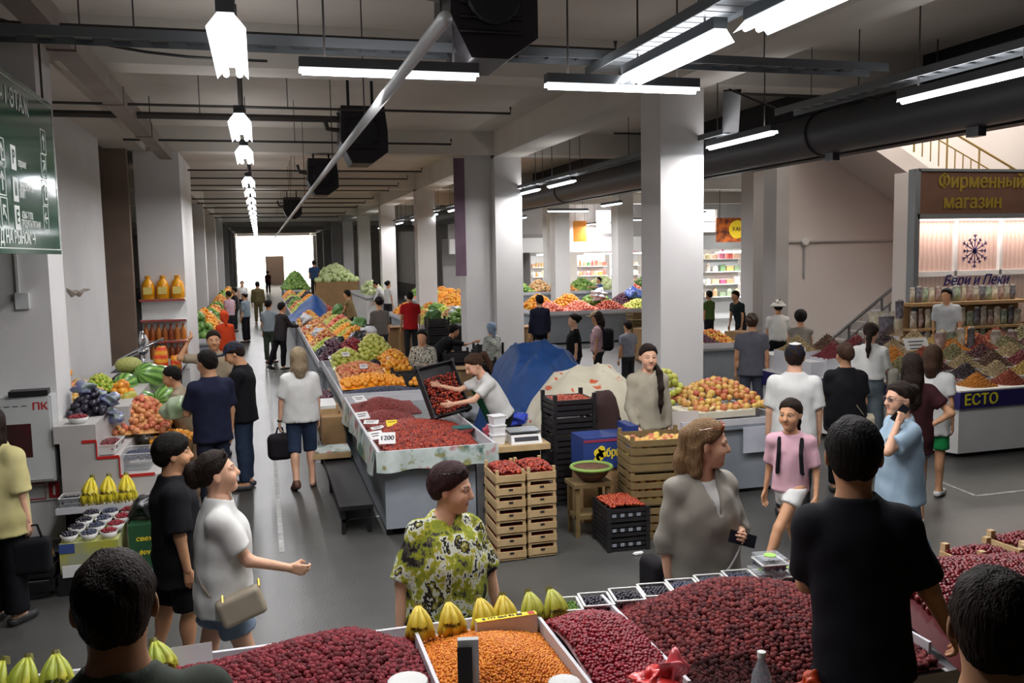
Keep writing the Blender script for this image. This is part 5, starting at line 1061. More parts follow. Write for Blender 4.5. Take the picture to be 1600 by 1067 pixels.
for i in range(7):
    o_ = o_ or gmesh('orange', ROUND, m_orange[0]); a_ = i*2.39; o = link('orange', o_, None, (2.09+.06*math.cos(a_)*(i > 0), 12.75+.06*math.sin(a_)*(i > 0), .95+(.055 if i == 0 else 0)), (0, 0, a_), .04); tag(o, 'orange tangerine in the small pile beside the blueberries', 'tangerine', 'small tangerine pile beside the blueberries')
price_card((1.45, 13.6, 1.1), R(10), 'white price card stuck among the peaches', .12, .08, 40); price_card((1.9, 14.0, 1.12), R(-25), 'white price slip between peaches and apricots', .1, .1, 30); price_card((1.25, 14.3, 1.22), R(8), 'white price card in front of the green apples', .12, .08, 40)
# narrow crate of plums on the aisle side and shelf below
c_ = crate('pale wooden crate with plums hung at the aisle side of the fruit stall', (.78, 12.9, .62), 0, .32, 1.5, .16, m_wood, 1, None, .03); g = hexpts(-.14, .14, .0, .7, .05); merged('plum_fill', ROUND, np.column_stack([g, .16+rng.uniform(-.01, .01, len(g))]), .03, m_plum[1], parent=c_)
MB().bx(-.14, .14, -.72, -.05, .1, .17).build('paper_lining', m_paper, c_)
MB().bx(-.03, .03, -.6, -.54, -.62, 0).build('leg', m_dark, c_); MB().bx(-.03, .03, .54, .6, -.62, 0).build('leg', m_dark, c_)
t = thing('low_bench', 'dark low step bench running along the stall foot', 'bench', (.66, 8.9, 0)); MB().bx(0, .34, 0, 3.4, .26, .3).build('board', m_dark, t); MB().bx(.03, .06, .05, 3.35, .12, .16).build('rail', m_dark, t)
for y in (.05, 1.7, 3.3): MB().bx(.02, .06, y, y+.05, 0, .26).build('leg', m_dark, t); MB().bx(.28, .32, y, y+.05, 0, .26).build('leg', m_dark, t)
bx_ = thing('floral_tray', 'flat floral oilcloth tray sticking out above the bench', 'tray', (.62, 11.0, .36)); MB().bx(-.1, .36, 0, .45, 0, .05).build('tray_body', m_floral, bx_); MB().bx(-.1, .36, -.012, 0, -.03, .04).build('wooden_edge', m_wood, bx_); MB().bx(0, .34, .05, .4, -.06, 0).build('support', m_dark, bx_)
cg = MB().bx(0, .3, 0, 1.2, 0, .38).build('carton', m_card, loc=(.7, 11.9, .3)); tag(cg, 'brown carton standing on the bench under the plum crate', 'carton')
# ------------------------------------------------------------------ generic produce rows
KIND = dict(oranges=(m_orange, SPH, .04, 'oranges'), peaches=(m_peach, SPH, .038, 'peaches'), apples=(m_rapple, SPH, .04, 'red and yellow apples'), greens=(m_leaf, ICO0, .07, 'leafy greens'), grapes=(m_lime, ICO0, .03, 'green grapes'), tomatoes=(m_tom, SPH, .036, 'tomatoes'), pinktom=(m_pink, SPH, .045, 'pink tomatoes'), cabbage=(m_cabb, SPH, .11, 'cabbages'), potato=(m_pot, ICO0, .045, 'potatoes'), plums=(m_plum, ICO0, .03, 'purple plums'), mango=(m_mango, ICO0, .05, 'golden pears'), mix=(m_mix, ICO0, .045, 'mixed fruit'), limes=(m_gapple, ICO0, .04, 'yellow green apples'), bananas=(m_mango, ICO0, .05, 'yellow bananas'), aub=(m_bberry, ICO0, .045, 'dark aubergines'))
def heap(kind, rc, z0, h_, where, px=.5, py=.5, k=1.7, zfn=None, st=1.75):
    mm, VF, r, nm = KIND[kind]; zf0 = dome(*rc, z0, h_, px, py, k); zf = zf0 if zfn is None else (lambda x, y: zf0(x, y)+zfn(y))
    far = rc[2] > 22; r = r*(1.35 if far else 1.0); VF = ICO0 if far else VF
    t = thing('produce_heap', f'heap of {nm} {where}', 'produce', (0, 0, 0), 0, f'produce heaps {where}')
    heap_core('heap_base', rc, zf, mm[1], r*.5, 8, t)['kind'] = 'stuff'
    g = hexpts(*rc, r*st); merged('fruit_pieces', VF, np.column_stack([g, zf(g[:, 0], g[:, 1])+r*.25+rng.uniform(-.2, .3, len(g))*r]), r, mm[1], parent=t)
W1 = 'on the long aisle stall'
stall_box('aisle_stall', 'long grey aisle stall continuing behind the apples', .95, 2.35, 16.5, 24.5, .84); stall_box('aisle_stall', 'far end of the long aisle stall by the blue cover', .95, 2.35, 24.6, 44, .84)
rowk = ['plums', 'grapes', 'aub', 'oranges', 'grapes', 'aub', 'apples', 'mango', 'oranges', 'grapes', 'mix', 'oranges', 'apples', 'limes', 'peaches', 'pinktom', 'apples', 'limes', 'mix', 'apples', 'peaches', 'tomatoes', 'apples', 'oranges', 'limes', 'mix', 'peaches', 'apples', 'greens', 'mix']
yy = 16.55; i = 0
while yy < 43:
    L_ = .95 if yy < 24 else 1.7
    for c0, c1 in ((1.0, 1.65), (1.65, 2.3)):
        heap(rowk[i % len(rowk)], (c0, c1, yy, yy+L_), .86+.06*(c0 > 1.2), .22+.12*random.random(), W1, .5, .5, 1.6); i += 1
    yy += L_
for i, (x, y, z) in enumerate([(1.35, 17.6, 1.02), (1.9, 18.3, 1.1), (1.3, 21, 1.06), (1.15, 23.2, 1.0), (1.9, 17.0, 1.08)]): price_card((x, y, z), R(10*i-20), ['white price card among the plums of the aisle stall', 'white price card over the dark aubergines', 'white price card on the far orange heap', 'white price card at the aisle edge of the far apples', 'white price card beside the green grapes'][i], .17, .1, 45)
# blue folded cover over a far stall, far vegetable boxes
def drape(name, label, cat, rc, zf, m, n=26, parent=None, amp=.03, seed=0):
    r_ = np.random.default_rng(seed); ph = r_.uniform(0, 6.28, 6); x0, x1, y0, y1 = rc
    def fn(u, v):
        x, y = x0+u*(x1-x0), y0+v*(y1-y0); z = float(zf(np.array([x]), np.array([y]))[0]); e = min(u, 1-u, v, 1-v)
        f_ = amp*(math.sin(x*9+ph[0]+2*math.sin(y*4))+1.2*(1-2*abs(math.sin(y*5+x*3+ph[1]+math.sin(x*3))))+.9*(1-2*abs(math.sin(x*8-y*4+ph[2]+math.sin(y*5))))+.5*(1-2*abs(math.sin(x*13+y*11+ph[3])))); return (x+f_*.5*(e < .12), y+f_*.5*(e < .12), max(.01, z+f_))
    b = MB().grid(fn, n, n); o = b.build(name, m, parent, True)
    if label: tag(o, label, cat)
    return o
m_tarp = mat('tarp_blue', '#1f4a86', .62, c2='#173c72', scale=4, spec=.35)
drape('blue_cover', 'blue sheet thrown over a heap far down the aisle stall', 'cover', (.75, 2.2, 27.2, 29.6), dome(.75, 2.2, 27.2, 29.6, .9, .75, .6, .5, 1.2), m_tarp, 16, None, .02, 2)
heap('cabbage', (2.65, 4.55, 44.1, 47.9), 1.57, .7, 'on the far high stack'); stk = MB().bx(2.6, 4.6, 44, 48, 0, 1.55).build('box_stack', m_card); tag(stk, 'brown box stack under the far cabbages', 'box stack')
heap('greens', (1.2, 2.6, 50, 55), 1.0, .9, 'by the bright end opening'); stall_box('aisle_stall', 'stall with greens by the bright end opening', 1.2, 2.6, 50, 58, .95)
heap('cabbage', (4.25, 4.85, 36, 41), 1.2, .4, 'on the pale counter beside the columns'); stall_box('aisle_stall', 'pale counter with cabbages beside the columns', 4.0, 5.05, 36, 42, 1.15, m_white)
# left hand row beyond the wide pillar
W2 = 'along the wall row beyond the wide pillar'
stall_box('side_stall', 'produce stall along the wall beyond the wide pillar', -2.0, -1.15, 22.4, 34, .84); 
for i, k in enumerate(['greens', 'mango', 'oranges', 'mix', 'greens', 'oranges', 'mix', 'greens']): heap(k, (-1.9, -1.17, 22.5+1.4*i, 23.8+1.4*i), .86, .55 if i < 3 else .35, W2)
stall_box('side_stall', 'far produce stall along the wall near the end opening', -2.0, -1.2, 36, 50, .84)
for i, k in enumerate(['mix', 'greens', 'oranges', 'mix']): heap(k, (-1.9, -1.25, 36.1+3.3*i, 39.2+3.3*i), .86, .45, W2)
# stalls between the columns and in the far hall
W3 = 'on the stalls between the columns'
stall_box('inner_stall', 'stall of lettuce and fruit beside the second column', 4.0, 5.6, 23.2, 29.2, .9)
for i, k in enumerate(['limes', 'greens', 'mix', 'potato', 'greens', 'grapes', 'peaches', 'greens', 'oranges', 'mix']): heap(k, (4.05+.8*(i % 2), 4.8+.8*(i % 2), 23.3+1.15*(i//2), 24.4+1.15*(i//2)), .92, .3, W3)
stall_box('inner_stall', 'second inner stall of fruit towards the far columns', 6.2, 8.2, 31, 40, .9)
for i, k in enumerate(['mango', 'greens', 'oranges', 'peaches', 'limes', 'mix', 'pinktom', 'oranges', 'greens', 'mango']): heap(k, (6.25+.98*(i % 2), 7.2+.98*(i % 2), 31.1+1.75*(i//2), 32.8+1.75*(i//2)), .92, .4, W3)
W4 = 'on the stall with pink tomatoes in the far hall'
stall_box('tomato_stall', 'grey stall of pink tomatoes with bananas behind', 8.0, 13.0, 25.6, 28.0, .95)
for i, k in enumerate(['pinktom', 'pinktom', 'tomatoes', 'limes', 'grapes']): heap(k, (8.05+.98*i, 9.0+.98*i, 25.65, 26.7), .97, .25, W4, .5, .6)
for i, k in enumerate(['bananas', 'bananas', 'greens', 'plums', 'greens']): heap(k, (8.05+.98*i, 9.0+.98*i, 26.7, 27.9), 1.05, .35, W4)
W5 = 'on the raised counter of the far hall'
stall_box('far_counter', 'raised counter of produce below the shop shelves', 9.0, 17, 35.5, 38, 1.1)
for i, k in enumerate(['oranges', 'greens', 'potato', 'mix', 'greens', 'cabbage', 'pinktom', 'greens']): heap(k, (9.05+.98*i, 10+.98*i, 35.6, 37.8), 1.12, .45, W5)
for i, (x, y, n_, w_) in enumerate([(4.2, 22.0, 6, .5), (4.75, 22.0, 5, .5), (10.9, 24.9, 4, .6), (11.6, 24.9, 5, .6), (12.2, 24.8, 4, .5), (3.45, 16.2, 5, .5), (3.95, 16.5, 4, .5), (4.3, 17.2, 5, .5)]):
    for k in range(n_):
        if i in (2, 3, 4): crate(f'old wooden crate in the stack before the far tomato stall', (x, y, .24*k), R(3*k), w_, .4, .22, m_wood2, 2, 'old crates before the tomato stall', .03)
        else: plastic_crate(f'black plastic crate in the stacks of the sellers lane', (x, y, .2*k), R(4*(k % 2)), w_, .4, .19, 'stacked black crates of the sellers lane')
# ------------------------------------------------------------------ covered pile, crates and apple stall around the first column
dm = dome(3.05, 4.75, 11.2, 13.7, .0, 1.48, .5, .55, 3.2); dm2 = dome(2.9, 3.8, 11.0, 12.4, 0, .72, .5, .5, 2.5)
drape('blue_tarp', 'crinkled blue tarpaulin thrown over a big pile behind the white sheet', 'tarpaulin', (2.85, 4.85, 10.9, 13.8), lambda x, y: np.maximum(dm(x, y), dm2(x, y)), m_tarp, 60, None, .034, 4)
m_sheet = mat('cream_sheet', '#cfc9b4', .6, c2='#c0b9a2', scale=2.5); nt = m_sheet.node_tree; b_ = nt.nodes['Principled BSDF']; bl = b_.inputs['Base Color'].links[0].from_socket
nz = nt.nodes.new('ShaderNodeTexNoise'); nz.inputs['Scale'].default_value = 5; mp = nt.nodes.new('ShaderNodeMapping'); mp.inputs['Scale'].default_value = (1, .5, 1.6); mp.inputs['Rotation'].default_value = (0, .5, .6); nt.links.new(nt.nodes['Texture Coordinate'].outputs['Object'], mp.inputs[0]); nt.links.new(mp.outputs[0], nz.inputs['Vector']); gt = nt.nodes.new('ShaderNodeMapRange'); gt.inputs[1].default_value = .63; gt.inputs[2].default_value = .66; nt.links.new(nz.outputs['Fac'], gt.inputs[0])
mx = nt.nodes.new('ShaderNodeMix'); mx.data_type = 'RGBA'; nt.links.new(gt.outputs[0], mx.inputs[0]); nt.links.new(bl, mx.inputs[6]); mx.inputs[7].default_value = (*srgb('#c2562c'), 1); nt.links.new(mx.outputs[2], b_.inputs['Base Color'])
drape('cream_sheet', 'cream plastic sheet with orange print draped over the stacked boxes', 'sheet', (2.9, 4.75, 9.7, 11.2), lambda x, y: np.maximum(dome(2.9, 4.75, 9.7, 11.2, 0, 1.36, .62, .6, 3.0)(x, y), dome(2.9, 3.6, 9.7, 11.2, 0, .8, .5, .5, 2.5)(x, y)), m_sheet, 46, None, .022, 6)
cb_ = MB().bx(-.2, .2, -.18, .18, 0, .62).build('carton', m_card, loc=(3.0, 10.7, 0)); tag(cb_, 'brown paper sack standing by the blue tarpaulin', 'sack'); crumple('blue_bag', 'bright blue plastic bag on top of the paper sack', 'bag', (3.05, 10.75, .7), (.2, .15, .1), mat('blue_plastic', '#2440b8', .4), .4, 8)
gc_ = 'tall stack of black crates beside the cream sheet'
for k in range(6):
    c_ = plastic_crate(f'black plastic crate, {["bottom", "second", "third", "fourth", "fifth", "top"][k]} of the tall stack beside the cream sheet', (3.27, 9.42, .2*k), R((k % 2)*2-1), .46, .42, .19, gc_)
    MB().bx(-.2, .2, -.18, .18, .02, .13).build('berry_fill', m_straw[1], c_)['kind'] = 'stuff'
g = hexpts(-.2, .2, -.18, .18, .034); merged('berry_fill', STRAW, np.column_stack([g, .15+rng.uniform(0, .02, len(g))]), .019, m_tom[1], parent=c_)
gt_ = 'low stack of black tomato crates'
for k in range(3):
    c_ = plastic_crate(f'black plastic crate, {["bottom", "middle", "top"][k]} of the low tomato stack', (3.22, 7.79, .14*k), R(-3), .38, .42, .135, gt_, arch=False)
    for s2 in range(4): MB().bx(-.16+.08*s2, -.12+.08*s2, -.222, -.219, .05, .08).build('moulded_mark', m_stallgrey, c_)
g = hexpts(-.17, .17, -.19, .19, .03); merged('tomato_fill', ICO0, np.column_stack([g, .13+.02*(1-(g[:, 0]/.18)**2)+rng.uniform(0, .012, len(g))]), .018, m_tom[1], parent=c_)
t = thing('dark_stand', 'dark wooden stool frame behind the tomato crates', 'stand', (3.05, 8.2, 0)); MB().bx(-.2, .2, -.15, .15, .5, .54).build('top', m_wood2, t)
for x in (-.18, .14):
    for y in (-.13, .09): MB().bx(x, x+.04, y, y+.04, 0, .5).build('leg', m_wood2, t)
MB().bx(-.18, .18, -.12, .12, .18, .22).build('lower_shelf', m_wood2, t)
bk = thing('wicker_basket', 'round brown basket with green edge on the dark stool', 'basket', (3.07, 8.17, .54)); MB().lathe([(.08, 0), (.15, .06), (.2, .13), (.19, .14), (.12, .08), (0, .07)], 18).build('basket_body', mat('wicker', '#6a4a34', .8, c2='#4e3626', scale=30), bk, True); MB().tube([(.2*math.cos(a), .2*math.sin(a), .14) for a in np.linspace(0, 6.3, 20)], .018, 6).build('green_edge', mat('green_edge', '#7d9a4a', .8), bk)
bb = thing('fruit_carton', 'blue banana carton with yellow fruit print beside the apple crates', 'carton', (3.2, 8.5, .62)); q0, q1 = PY(912, 735, 8.5), PY(985, 680, 8.5); bb.location = (q0.x, 8.5, q0.z)
w_, h_ = q1.x-q0.x, q1.z-q0.z; m_bb = mat('carton_blue', '#22356e', .5, c2='#2a4080', scale=4); MB().bx(0, w_, 0, .38, 0, h_).build('box', m_bb, bb); MB().bx(0, w_, -.004, 0, h_*.86, h_*.94).build('print_band', mat('band_red', '#8a3048', .5), bb)
for i, (u, v, r_) in enumerate([(.3, .52, .045), (.38, .62, .04), (.34, .4, .045), (.4, .48, .04), (.28, .3, .035)]): MB().lathe([(r_, 0), (r_, .004)], 10).build('print_fruit', m_ytag, bb, loc=(u*w_, -.001, v*h_), rot=(R(90), 0, 0))
text('lettering', 'Абрикос', .13, m_ytag, bb, (w_*.72, -.004, h_*.5), sx=.7); MB().bx(w_, w_+.1, .02, .36, h_-.01, h_+.09).build('flap', m_bb, bb); sup = MB().bx(0, w_, .02, .36, 0, q0.z-.005).build('carton', m_card, loc=(q0.x, 8.5, 0)); tag(sup, 'plain brown carton under the blue banana carton', 'carton')
ga = 'wooden apple crates behind the woman in grey'
for k in range(3):
    c_ = crate(f'weathered wooden apple crate, {["bottom", "middle", "top"][k]} of the stack behind the woman in grey', (3.68, 8.02, .335*k), R(-6), .62, .46, .325, m_wood2, 4, ga, .035, gap=.3)
    g = hexpts(-.27, .27, -.19, .19, .075) if k == 2 else np.array([(x, -.185) for x in np.arange(-.26, .27, .075)]); n_ = len(g); zz_ = np.full(n_, .27) if k == 2 else None
    am = gmesh('apple', APPLE, m_rapple[0]) if k == 0 else am
    for lay in range(1 if k == 2 else 3):
        for (x, y) in g:
            if random.random() < .12: continue
            lp = Matrix.Rotation(R(-6), 3, 'Z')@Vector((x+random.uniform(-.01, .01), y, 0))
            tag(link('apple', am, None, (3.68+lp.x, 8.02+lp.y, .335*k+(.26 if k == 2 else .06+.09*lay)+random.uniform(-.01, .02)), (random.uniform(-.5, .5), random.uniform(-.5, .5), random.uniform(0, 6)), .038), f'red and yellow apple lying in the {["bottom", "middle", "top"][k]} weathered wooden crate', 'apple', f'apples in the {["bottom", "middle", "top"][k]} wooden crate')
t = stall_box('apple_stall', 'grey stall box with apples standing before the first white column', 4.45, 5.72, 8.95, 10.3, .86, None, .02, False); MB().bx(.75, 1.27, -.012, 0, .48, .78).build('plastic_sheet', mat('sheet_clear', '#c9cdd6', .3, c2='#b5bac6', scale=6), t)
fb = crate('flat white wooden tray on the apple stall', (5.0, 9.35, .88), R(2), .85, .55, .07, mat('pale_wood', '#cfc8b2', .7), 1, None, .02, solid=True); 
for i in range(7): MB().bx(-.42+.12*i, -.32+.12*i, -.27, .27, .062, .074).build('slat', mat('pale_wood'), fb)
ha = dome(4.75, 5.75, 9.25, 10.1, .95, .26, .5, .5, 2.0); fruit_heap('apple', APPLE, m_rapple[0], m_rapple[1], (4.72, 5.72, 9.1, 10.1), ha, .043, 'red and yellow apple in the pile on the grey stall', 'apple', 'apples piled on the grey stall', 200, 1.75)
hg = dome(4.5, 4.95, 9.7, 10.25, .95, .36, .5, .5, 2.0); fruit_heap('green_apple', APPLE, m_gapple[0], m_gapple[1], (4.5, 4.95, 9.65, 10.25), hg, .042, 'yellow green apple in the bag end of the apple pile', 'apple', 'green apples at the column', 60, 1.75)
for i, (x, y) in enumerate([(4.66, 9.18), (4.9, 9.12)]): o = link('cut_apple', gmesh('cut_apple', ROUND, mat('cut_apple', '#e0cf8a', .5)), None, (x, y, .99), (R(60), 0, i), (.04, .02, .04)); tag(o, ['halved apple standing nearer the hooded girl', 'halved apple lying before the red apples'][i], 'apple')
gv = MB().bx(0, .38, 0, .012, 0, .3).build('cardboard_sheet', mat('grey_card', '#b3aaa4', .8), loc=(4.28, 8.98, .72), rot=(R(-25), 0, R(-12))); tag(gv, 'grey cardboard flap leaning at the end of the apple stall', 'cardboard')
jk = drape('brown_jacket', 'dark brown jacket hung over the crates beside the hooded girl', 'jacket', (3.55, 3.95, 9.35, 9.75), dome(3.55, 3.95, 9.35, 9.75, .35, .85, .5, .5, 5), mat('cloth_brownjacket', '#3a2422', .8), 14, None, .015, 3)
tc_ = MB().bx(3.6, 3.9, 9.4, 9.7, 0, .9).build('carton', m_dark); tag(tc_, 'dark box under the brown jacket', 'box')
lt = crumple('litter_paper', 'scrap of white paper on the floor by the tomato crates', 'litter', tuple(P(998, 867)[:2])+(.015,), (.05, .035, .02), m_paper, .3, 2)
# ------------------------------------------------------------------ spice stall
SP = [(8.72, 9.57), (12.6, 9.62), (12.6, 12.9), (7.6, 12.9), (7.6, 11.95)]
t = thing('spice_stall', 'white counter with a violet band and heaps of spices and dried fruit', 'stall', (0, 0, 0)); m_viol = mat('band_violet', '#2b2560', .45)
def inset(pts, d):
    c = np.mean(pts, 0); return [tuple(np.array(p)+(c-np.array(p))/np.linalg.norm(c-np.array(p))*d) for p in pts]
MB().prism(inset(SP, .12), 0, .06).build('plinth', m_dark, t); MB().prism(SP, .06, .66).build('counter_body', m_white, t); MB().prism(inset(SP, -.05), .66, .88).build('colour_band', m_viol, t); MB().prism(inset(SP, -.055), .88, .9).build('edge_trim', m_white, t)
q = PY(1545, 612, 9.5); text('lettering', 'ЕСТО', .2, mat('letter_yellow', '#d9d02c', .5), t, (9.02, 9.515, .77), sx=1.0)
d_ = Vector((7.6-8.72, 11.95-9.57, 0)).normalized(); pm = Vector((8.66, 9.58, .77))+d_*.12; text('lettering', 'М', .2, mat('letter_yellow'), t, pm+Vector((-.045, -.02, 0)), (R(90), 0, math.atan2(-d_.y, -d_.x)))
spice = [('turmeric orange', '#a8681c', '#bd7c28'), ('dark red raisin', '#3c1518', '#552024'), ('deep red berry', '#5f1620', '#7a2630'), ('ochre yellow', '#8f7430', '#a68a48'), ('olive grey herb', '#645e3c', '#7a734e'), ('brown date', '#4a3222', '#634630'), ('pale nut', '#8f7d5c', '#a89674'), ('rust paprika', '#7a341e', '#94492c'), ('beige seed', '#857450', '#a08e68'), ('black raisin', '#281c20', '#3c2c34')]
k = 0
def inside(x, y):
    if y > 12.9 or y < 9.6 or x > 12.6 or x < 7.6: return False
    return (x-8.72)*(11.95-9.57)-(y-9.57)*(7.6-8.72) > .02
rows = [9.62+.42*i for i in range(6)]
for ri, y in enumerate(rows):
    x = 7.4+.2*(ri % 2)
    while x < 12.4:
        w_ = .52
        if inside(x+.1, y+.12) and inside(x+w_*.5, y+.05) and not (10.2 < x+.26 < 13 and ri > 4 and False):
            nm, a_, b_ = spice[(k*7+ri*3) % len(spice)]; k += 1
            mm = mat('spice_'+nm.replace(' ', '_'), a_, .8, c2=b_, src='attr'); z0 = .88+.07*ri; rc = (x, x+w_, y, y+.46); zf = dome(*rc, z0, .2+.05*random.random(), .5, .5, 1.15)
            o = thing('spice_heap', f'pointed heap of {nm} on the spice counter', 'spice heap', (0, 0, 0), 0, 'heaps on the spice counter'); hc_ = heap_core('heap_base', rc, zf, mm, .004, 10, o)
            g = hexpts(*rc, .04); merged('pieces', ICO0, np.column_stack([g, zf(g[:, 0], g[:, 1])]), .015, mm, parent=o)
            if ri > 0: MB().bx(x, x+w_, y, y+.46, .86, z0+.005).build('bin', m_board, o)
        x += w_+.01
random.seed(11)
m_bagc = [mat('pack_'+str(i), c, .25, c2=d, scale=14, spec=.8) for i, (c, d) in enumerate([('#8f8674', '#d9d4c6'), ('#5a7a52', '#c9d3c2'), ('#84605a', '#d3bdb8'), ('#3c3a44', '#9a98a2'), ('#b5a988', '#e6e0cf')])]
def packet(label, loc, w_, h_, m, group=None, rz=0):
    t = thing('snack_packet', label, 'packet', loc, rz, group); a = w_/2
    MB().grid(lambda u, v: (a*(2*u-1)*(1-.12*math.sin(v*3.14)), -.055*math.sin(u*3.14)*math.sin(min(1, v*1.15)*3.0)-.004, h_*v), 8, 8).build('front_film', m, t, True)
    MB().grid(lambda u, v: (a*(1-2*u)*(1-.12*math.sin(v*3.14)), .055*math.sin(u*3.14)*math.sin(min(1, v*1.15)*3.0)+.004, h_*v), 8, 8).build('back_film', m, t, True)
    MB().bx(-a*.6, a*.6, -.008, .008, h_, h_+.03).build('header_card', m_paper, t); return t
gpk = 'clear packets along the shop shelf'; 
for i in range(17): packet('clear packet of baking goods on the shop window shelf', (11.75+.145*i, 14.15, 1.72), .14, .24+.05*random.random(), m_bagc[(i*3) % 5], gpk, R(random.uniform(-20, 20)))
shs = thing('display_shelf', 'long display shelf below the shop window', 'shelf', (11.6, 13.95, 0)); MB().bx(0, 2.7, 0, .33, 1.66, 1.72).build('shelf_board', m_card, shs); MB().bx(0, 2.7, .28, .33, 0, 1.66).build('shelf_back', m_card, shs); MB().bx(0, 2.7, -.0, .33, 1.2, 1.24).build('shelf_board', m_card, shs); MB().bx(0, 2.7, -.0, .33, .8, .84).build('shelf_board', m_card, shs)
for rr in range(2):
    for i in range(16): packet('clear packet of baking goods on the shop window shelf', (11.75+.16*i, 14.1, 1.24-.4*rr), .15, .26+.08*random.random(), m_bagc[(i*2+rr) % 5], gpk, R(random.uniform(-20, 20)))
for i, (px, py, w_, h_, c_) in enumerate([(1468, 560, .2, .34, 2), (1484, 560, .18, .34, 1), (1500, 562, .2, .36, 4), (1516, 566, .2, .38, 3), (1400, 520, .22, .38, 4), (1368, 512, .25, .3, 4), (1385, 516, .3, .26, 3), (1405, 500, .2, .34, 3), (1555, 560, .2, .3, 0), (1580, 555, .2, .3, 2)]):
    q = PY(px, py, 11.5+.05*(i % 3)); packet(['clear packet of pink sweets standing among the spices', 'clear packet of green sweets standing among the spices', 'tall clear packet of beige nuts among the spices', 'dark clear packet at the end of the packet row', 'tall packet of pale crackers by the handrail', 'white packet standing by the handrail foot', 'dark packet lying above the spice heaps', 'dark packet beside the pale crackers', 'clear packet of nuts behind the spices', 'clear packet of dried fruit behind the spices'][i], (q.x, q.y, max(1.1, q.z-.05)), w_, h_, m_bagc[c_], None, R(10*(i % 4)-15))
q = PY(1432, 535, 11.2); price_card((q.x, q.y, q.z-.1), R(0), 'large white price sheet on the spice counter', .42, .2, 30, 3)
bs = MB().bx(7.7, 12.5, 11.35, 12.85, .88, 1.12).build('counter_riser', m_board); tag(bs, 'raised middle of the spice counter carrying the packets', 'riser')
vp = MB().bx(10.6, 12.9, 12.98, 13.9, 0, .42).build('seller_step', m_wood2); tag(vp, 'low step behind the spice counter', 'step')
# ------------------------------------------------------------------ fruit stand by the wall pillar
t = sst = thing('stepped_stand', 'white stepped fruit stand with red edges by the wall pillar', 'stand', (0, 9.45, 0)); m_pan = mat('stand_panel', '#b9b6b3', .55, c2='#aaa7a4', scale=3); m_redt = mat('red_tape', '#b8201f', .5)
steps = [(-1.95, -1.62, 1.03), (-1.62, -1.42, .86), (-1.42, -1.05, .66)]
for x0, x1, z in steps: MB().bx(x0, x1, 0, 4.2, .47 if z > .5 else 0, z).build('step_block', m_pan, t)
for a_, b_ in (((-1.75, 1.035), (-1.62, 1.035)), ((-1.62, 1.035), (-1.62, .865)), ((-1.62, .865), (-1.42, .865)), ((-1.42, .865), (-1.42, .665)), ((-1.42, .665), (-1.1, .665))): MB().beam((a_[0], -.006, a_[1]), (b_[0], -.006, b_[1]), .008, .03).build('red_edge', m_redt, t)
MB().bx(-1.95, -1.05, -.35, .0, .43, .47).build('shelf_board', m_pan, t); MB().bx(-1.95, -1.0, -.36, -.34, .42, .48).build('shelf_lip', m_board, t); MB().bx(-1.9, -1.05, 0, 4.2, .02, .47).build('dark_base', m_dark, t)
MB().bx(-2.0, -1.62, .0, 4.2, 1.03, 1.2).build('back_step', m_pan, t)
for i, px in enumerate((152, 178, 205)): q = PY(px-5, 780, 9.25); banana_bunch(['ripe banana bunch on the stand shelf nearest the pillar', 'ripe banana bunch in the middle of the stand shelf', 'ripe banana bunch at the aisle end of the stand shelf'][i], (q.x, 9.22, .47), R(8*i-8), 6, .2, ('#e0c82a', '#cfc23a'), group='ripe bananas on the stepped stand', sc=1.25)
punnet('clear punnet of dark berries beside the ripe bananas', (-1.83, 9.2, .47), 0, m_bberry[1], .18, .2, .1, .013)
# bowls on the low box
lb = thing('print_box', 'low carton with yellow green print carrying the paper bowls', 'carton', (-1.72, 8.05, 0)); MB().bx(0, .46, 0, .6, .18, .44).build('box', mat('box_print', '#a8a83c', .6, c2='#8f9690', scale=4, contrast=1.6), lb); MB().bx(-.02, .48, -.02, .62, 0, .18).build('lower_tray', m_dark, lb); MB().bx(.02, .19, -.03, -.02, .16, .26).build('price_label', m_paper, lb); MB().bx(0, .12, -.004, 0, .36, .44).build('blue_print', mat('print_blue', '#3a4f8a', .5), lb)
def bowl(label, loc, r_, m, group): 
    t = thing('paper_bowl', label, 'bowl', loc, 0, group); MB().lathe([(r_*.7, 0), (r_, .06), (r_*.97, .06), (r_*.66, .012), (0, .012)], 14).build('bowl_wall', m_bowl, t, True)
    g = hexpts(-r_, r_, -r_, r_, .021); g = g[(g**2).sum(1) < (r_*.88)**2]; merged('berry_fill', ICO0, np.column_stack([g, .055+.025*(1-(g**2).sum(1)/r_**2)+rng.uniform(-.002, .004, len(g))]), .0125, m, parent=t)
for i in range(3):
    for j in range(4):
        mm = (m_bberry, m_blue, m_rberry)[i]; nm = ('blackberries', 'blueberries', 'raspberries')[i]; bowl(f'white paper bowl of {nm} on the printed carton', (-1.65+.155*i+.035*j, 8.12+.15*j, .44+.018*j), .072, mm[1], f'paper bowls of {nm}')
c_ = crate('dark crate of golden mangoes in front of the printed carton', (-1.95, 8.15, .05), 0, .36, .3, .24, m_dark, 2, None, .03); merged('mango_fill', ROUND, np.column_stack([hexpts(-.15, .15, -.13, .13, .075), ])[:, :2].__class__ is None or np.column_stack([hexpts(-.15, .15, -.13, .13, .075), np.full(1, .28)]) if False else np.array([(x, y, .27+.03*((i*7) % 3)/2) for i, (x, y) in enumerate(hexpts(-.16, .16, -.13, .13, .075))]), .042, m_mango[1], parent=c_)
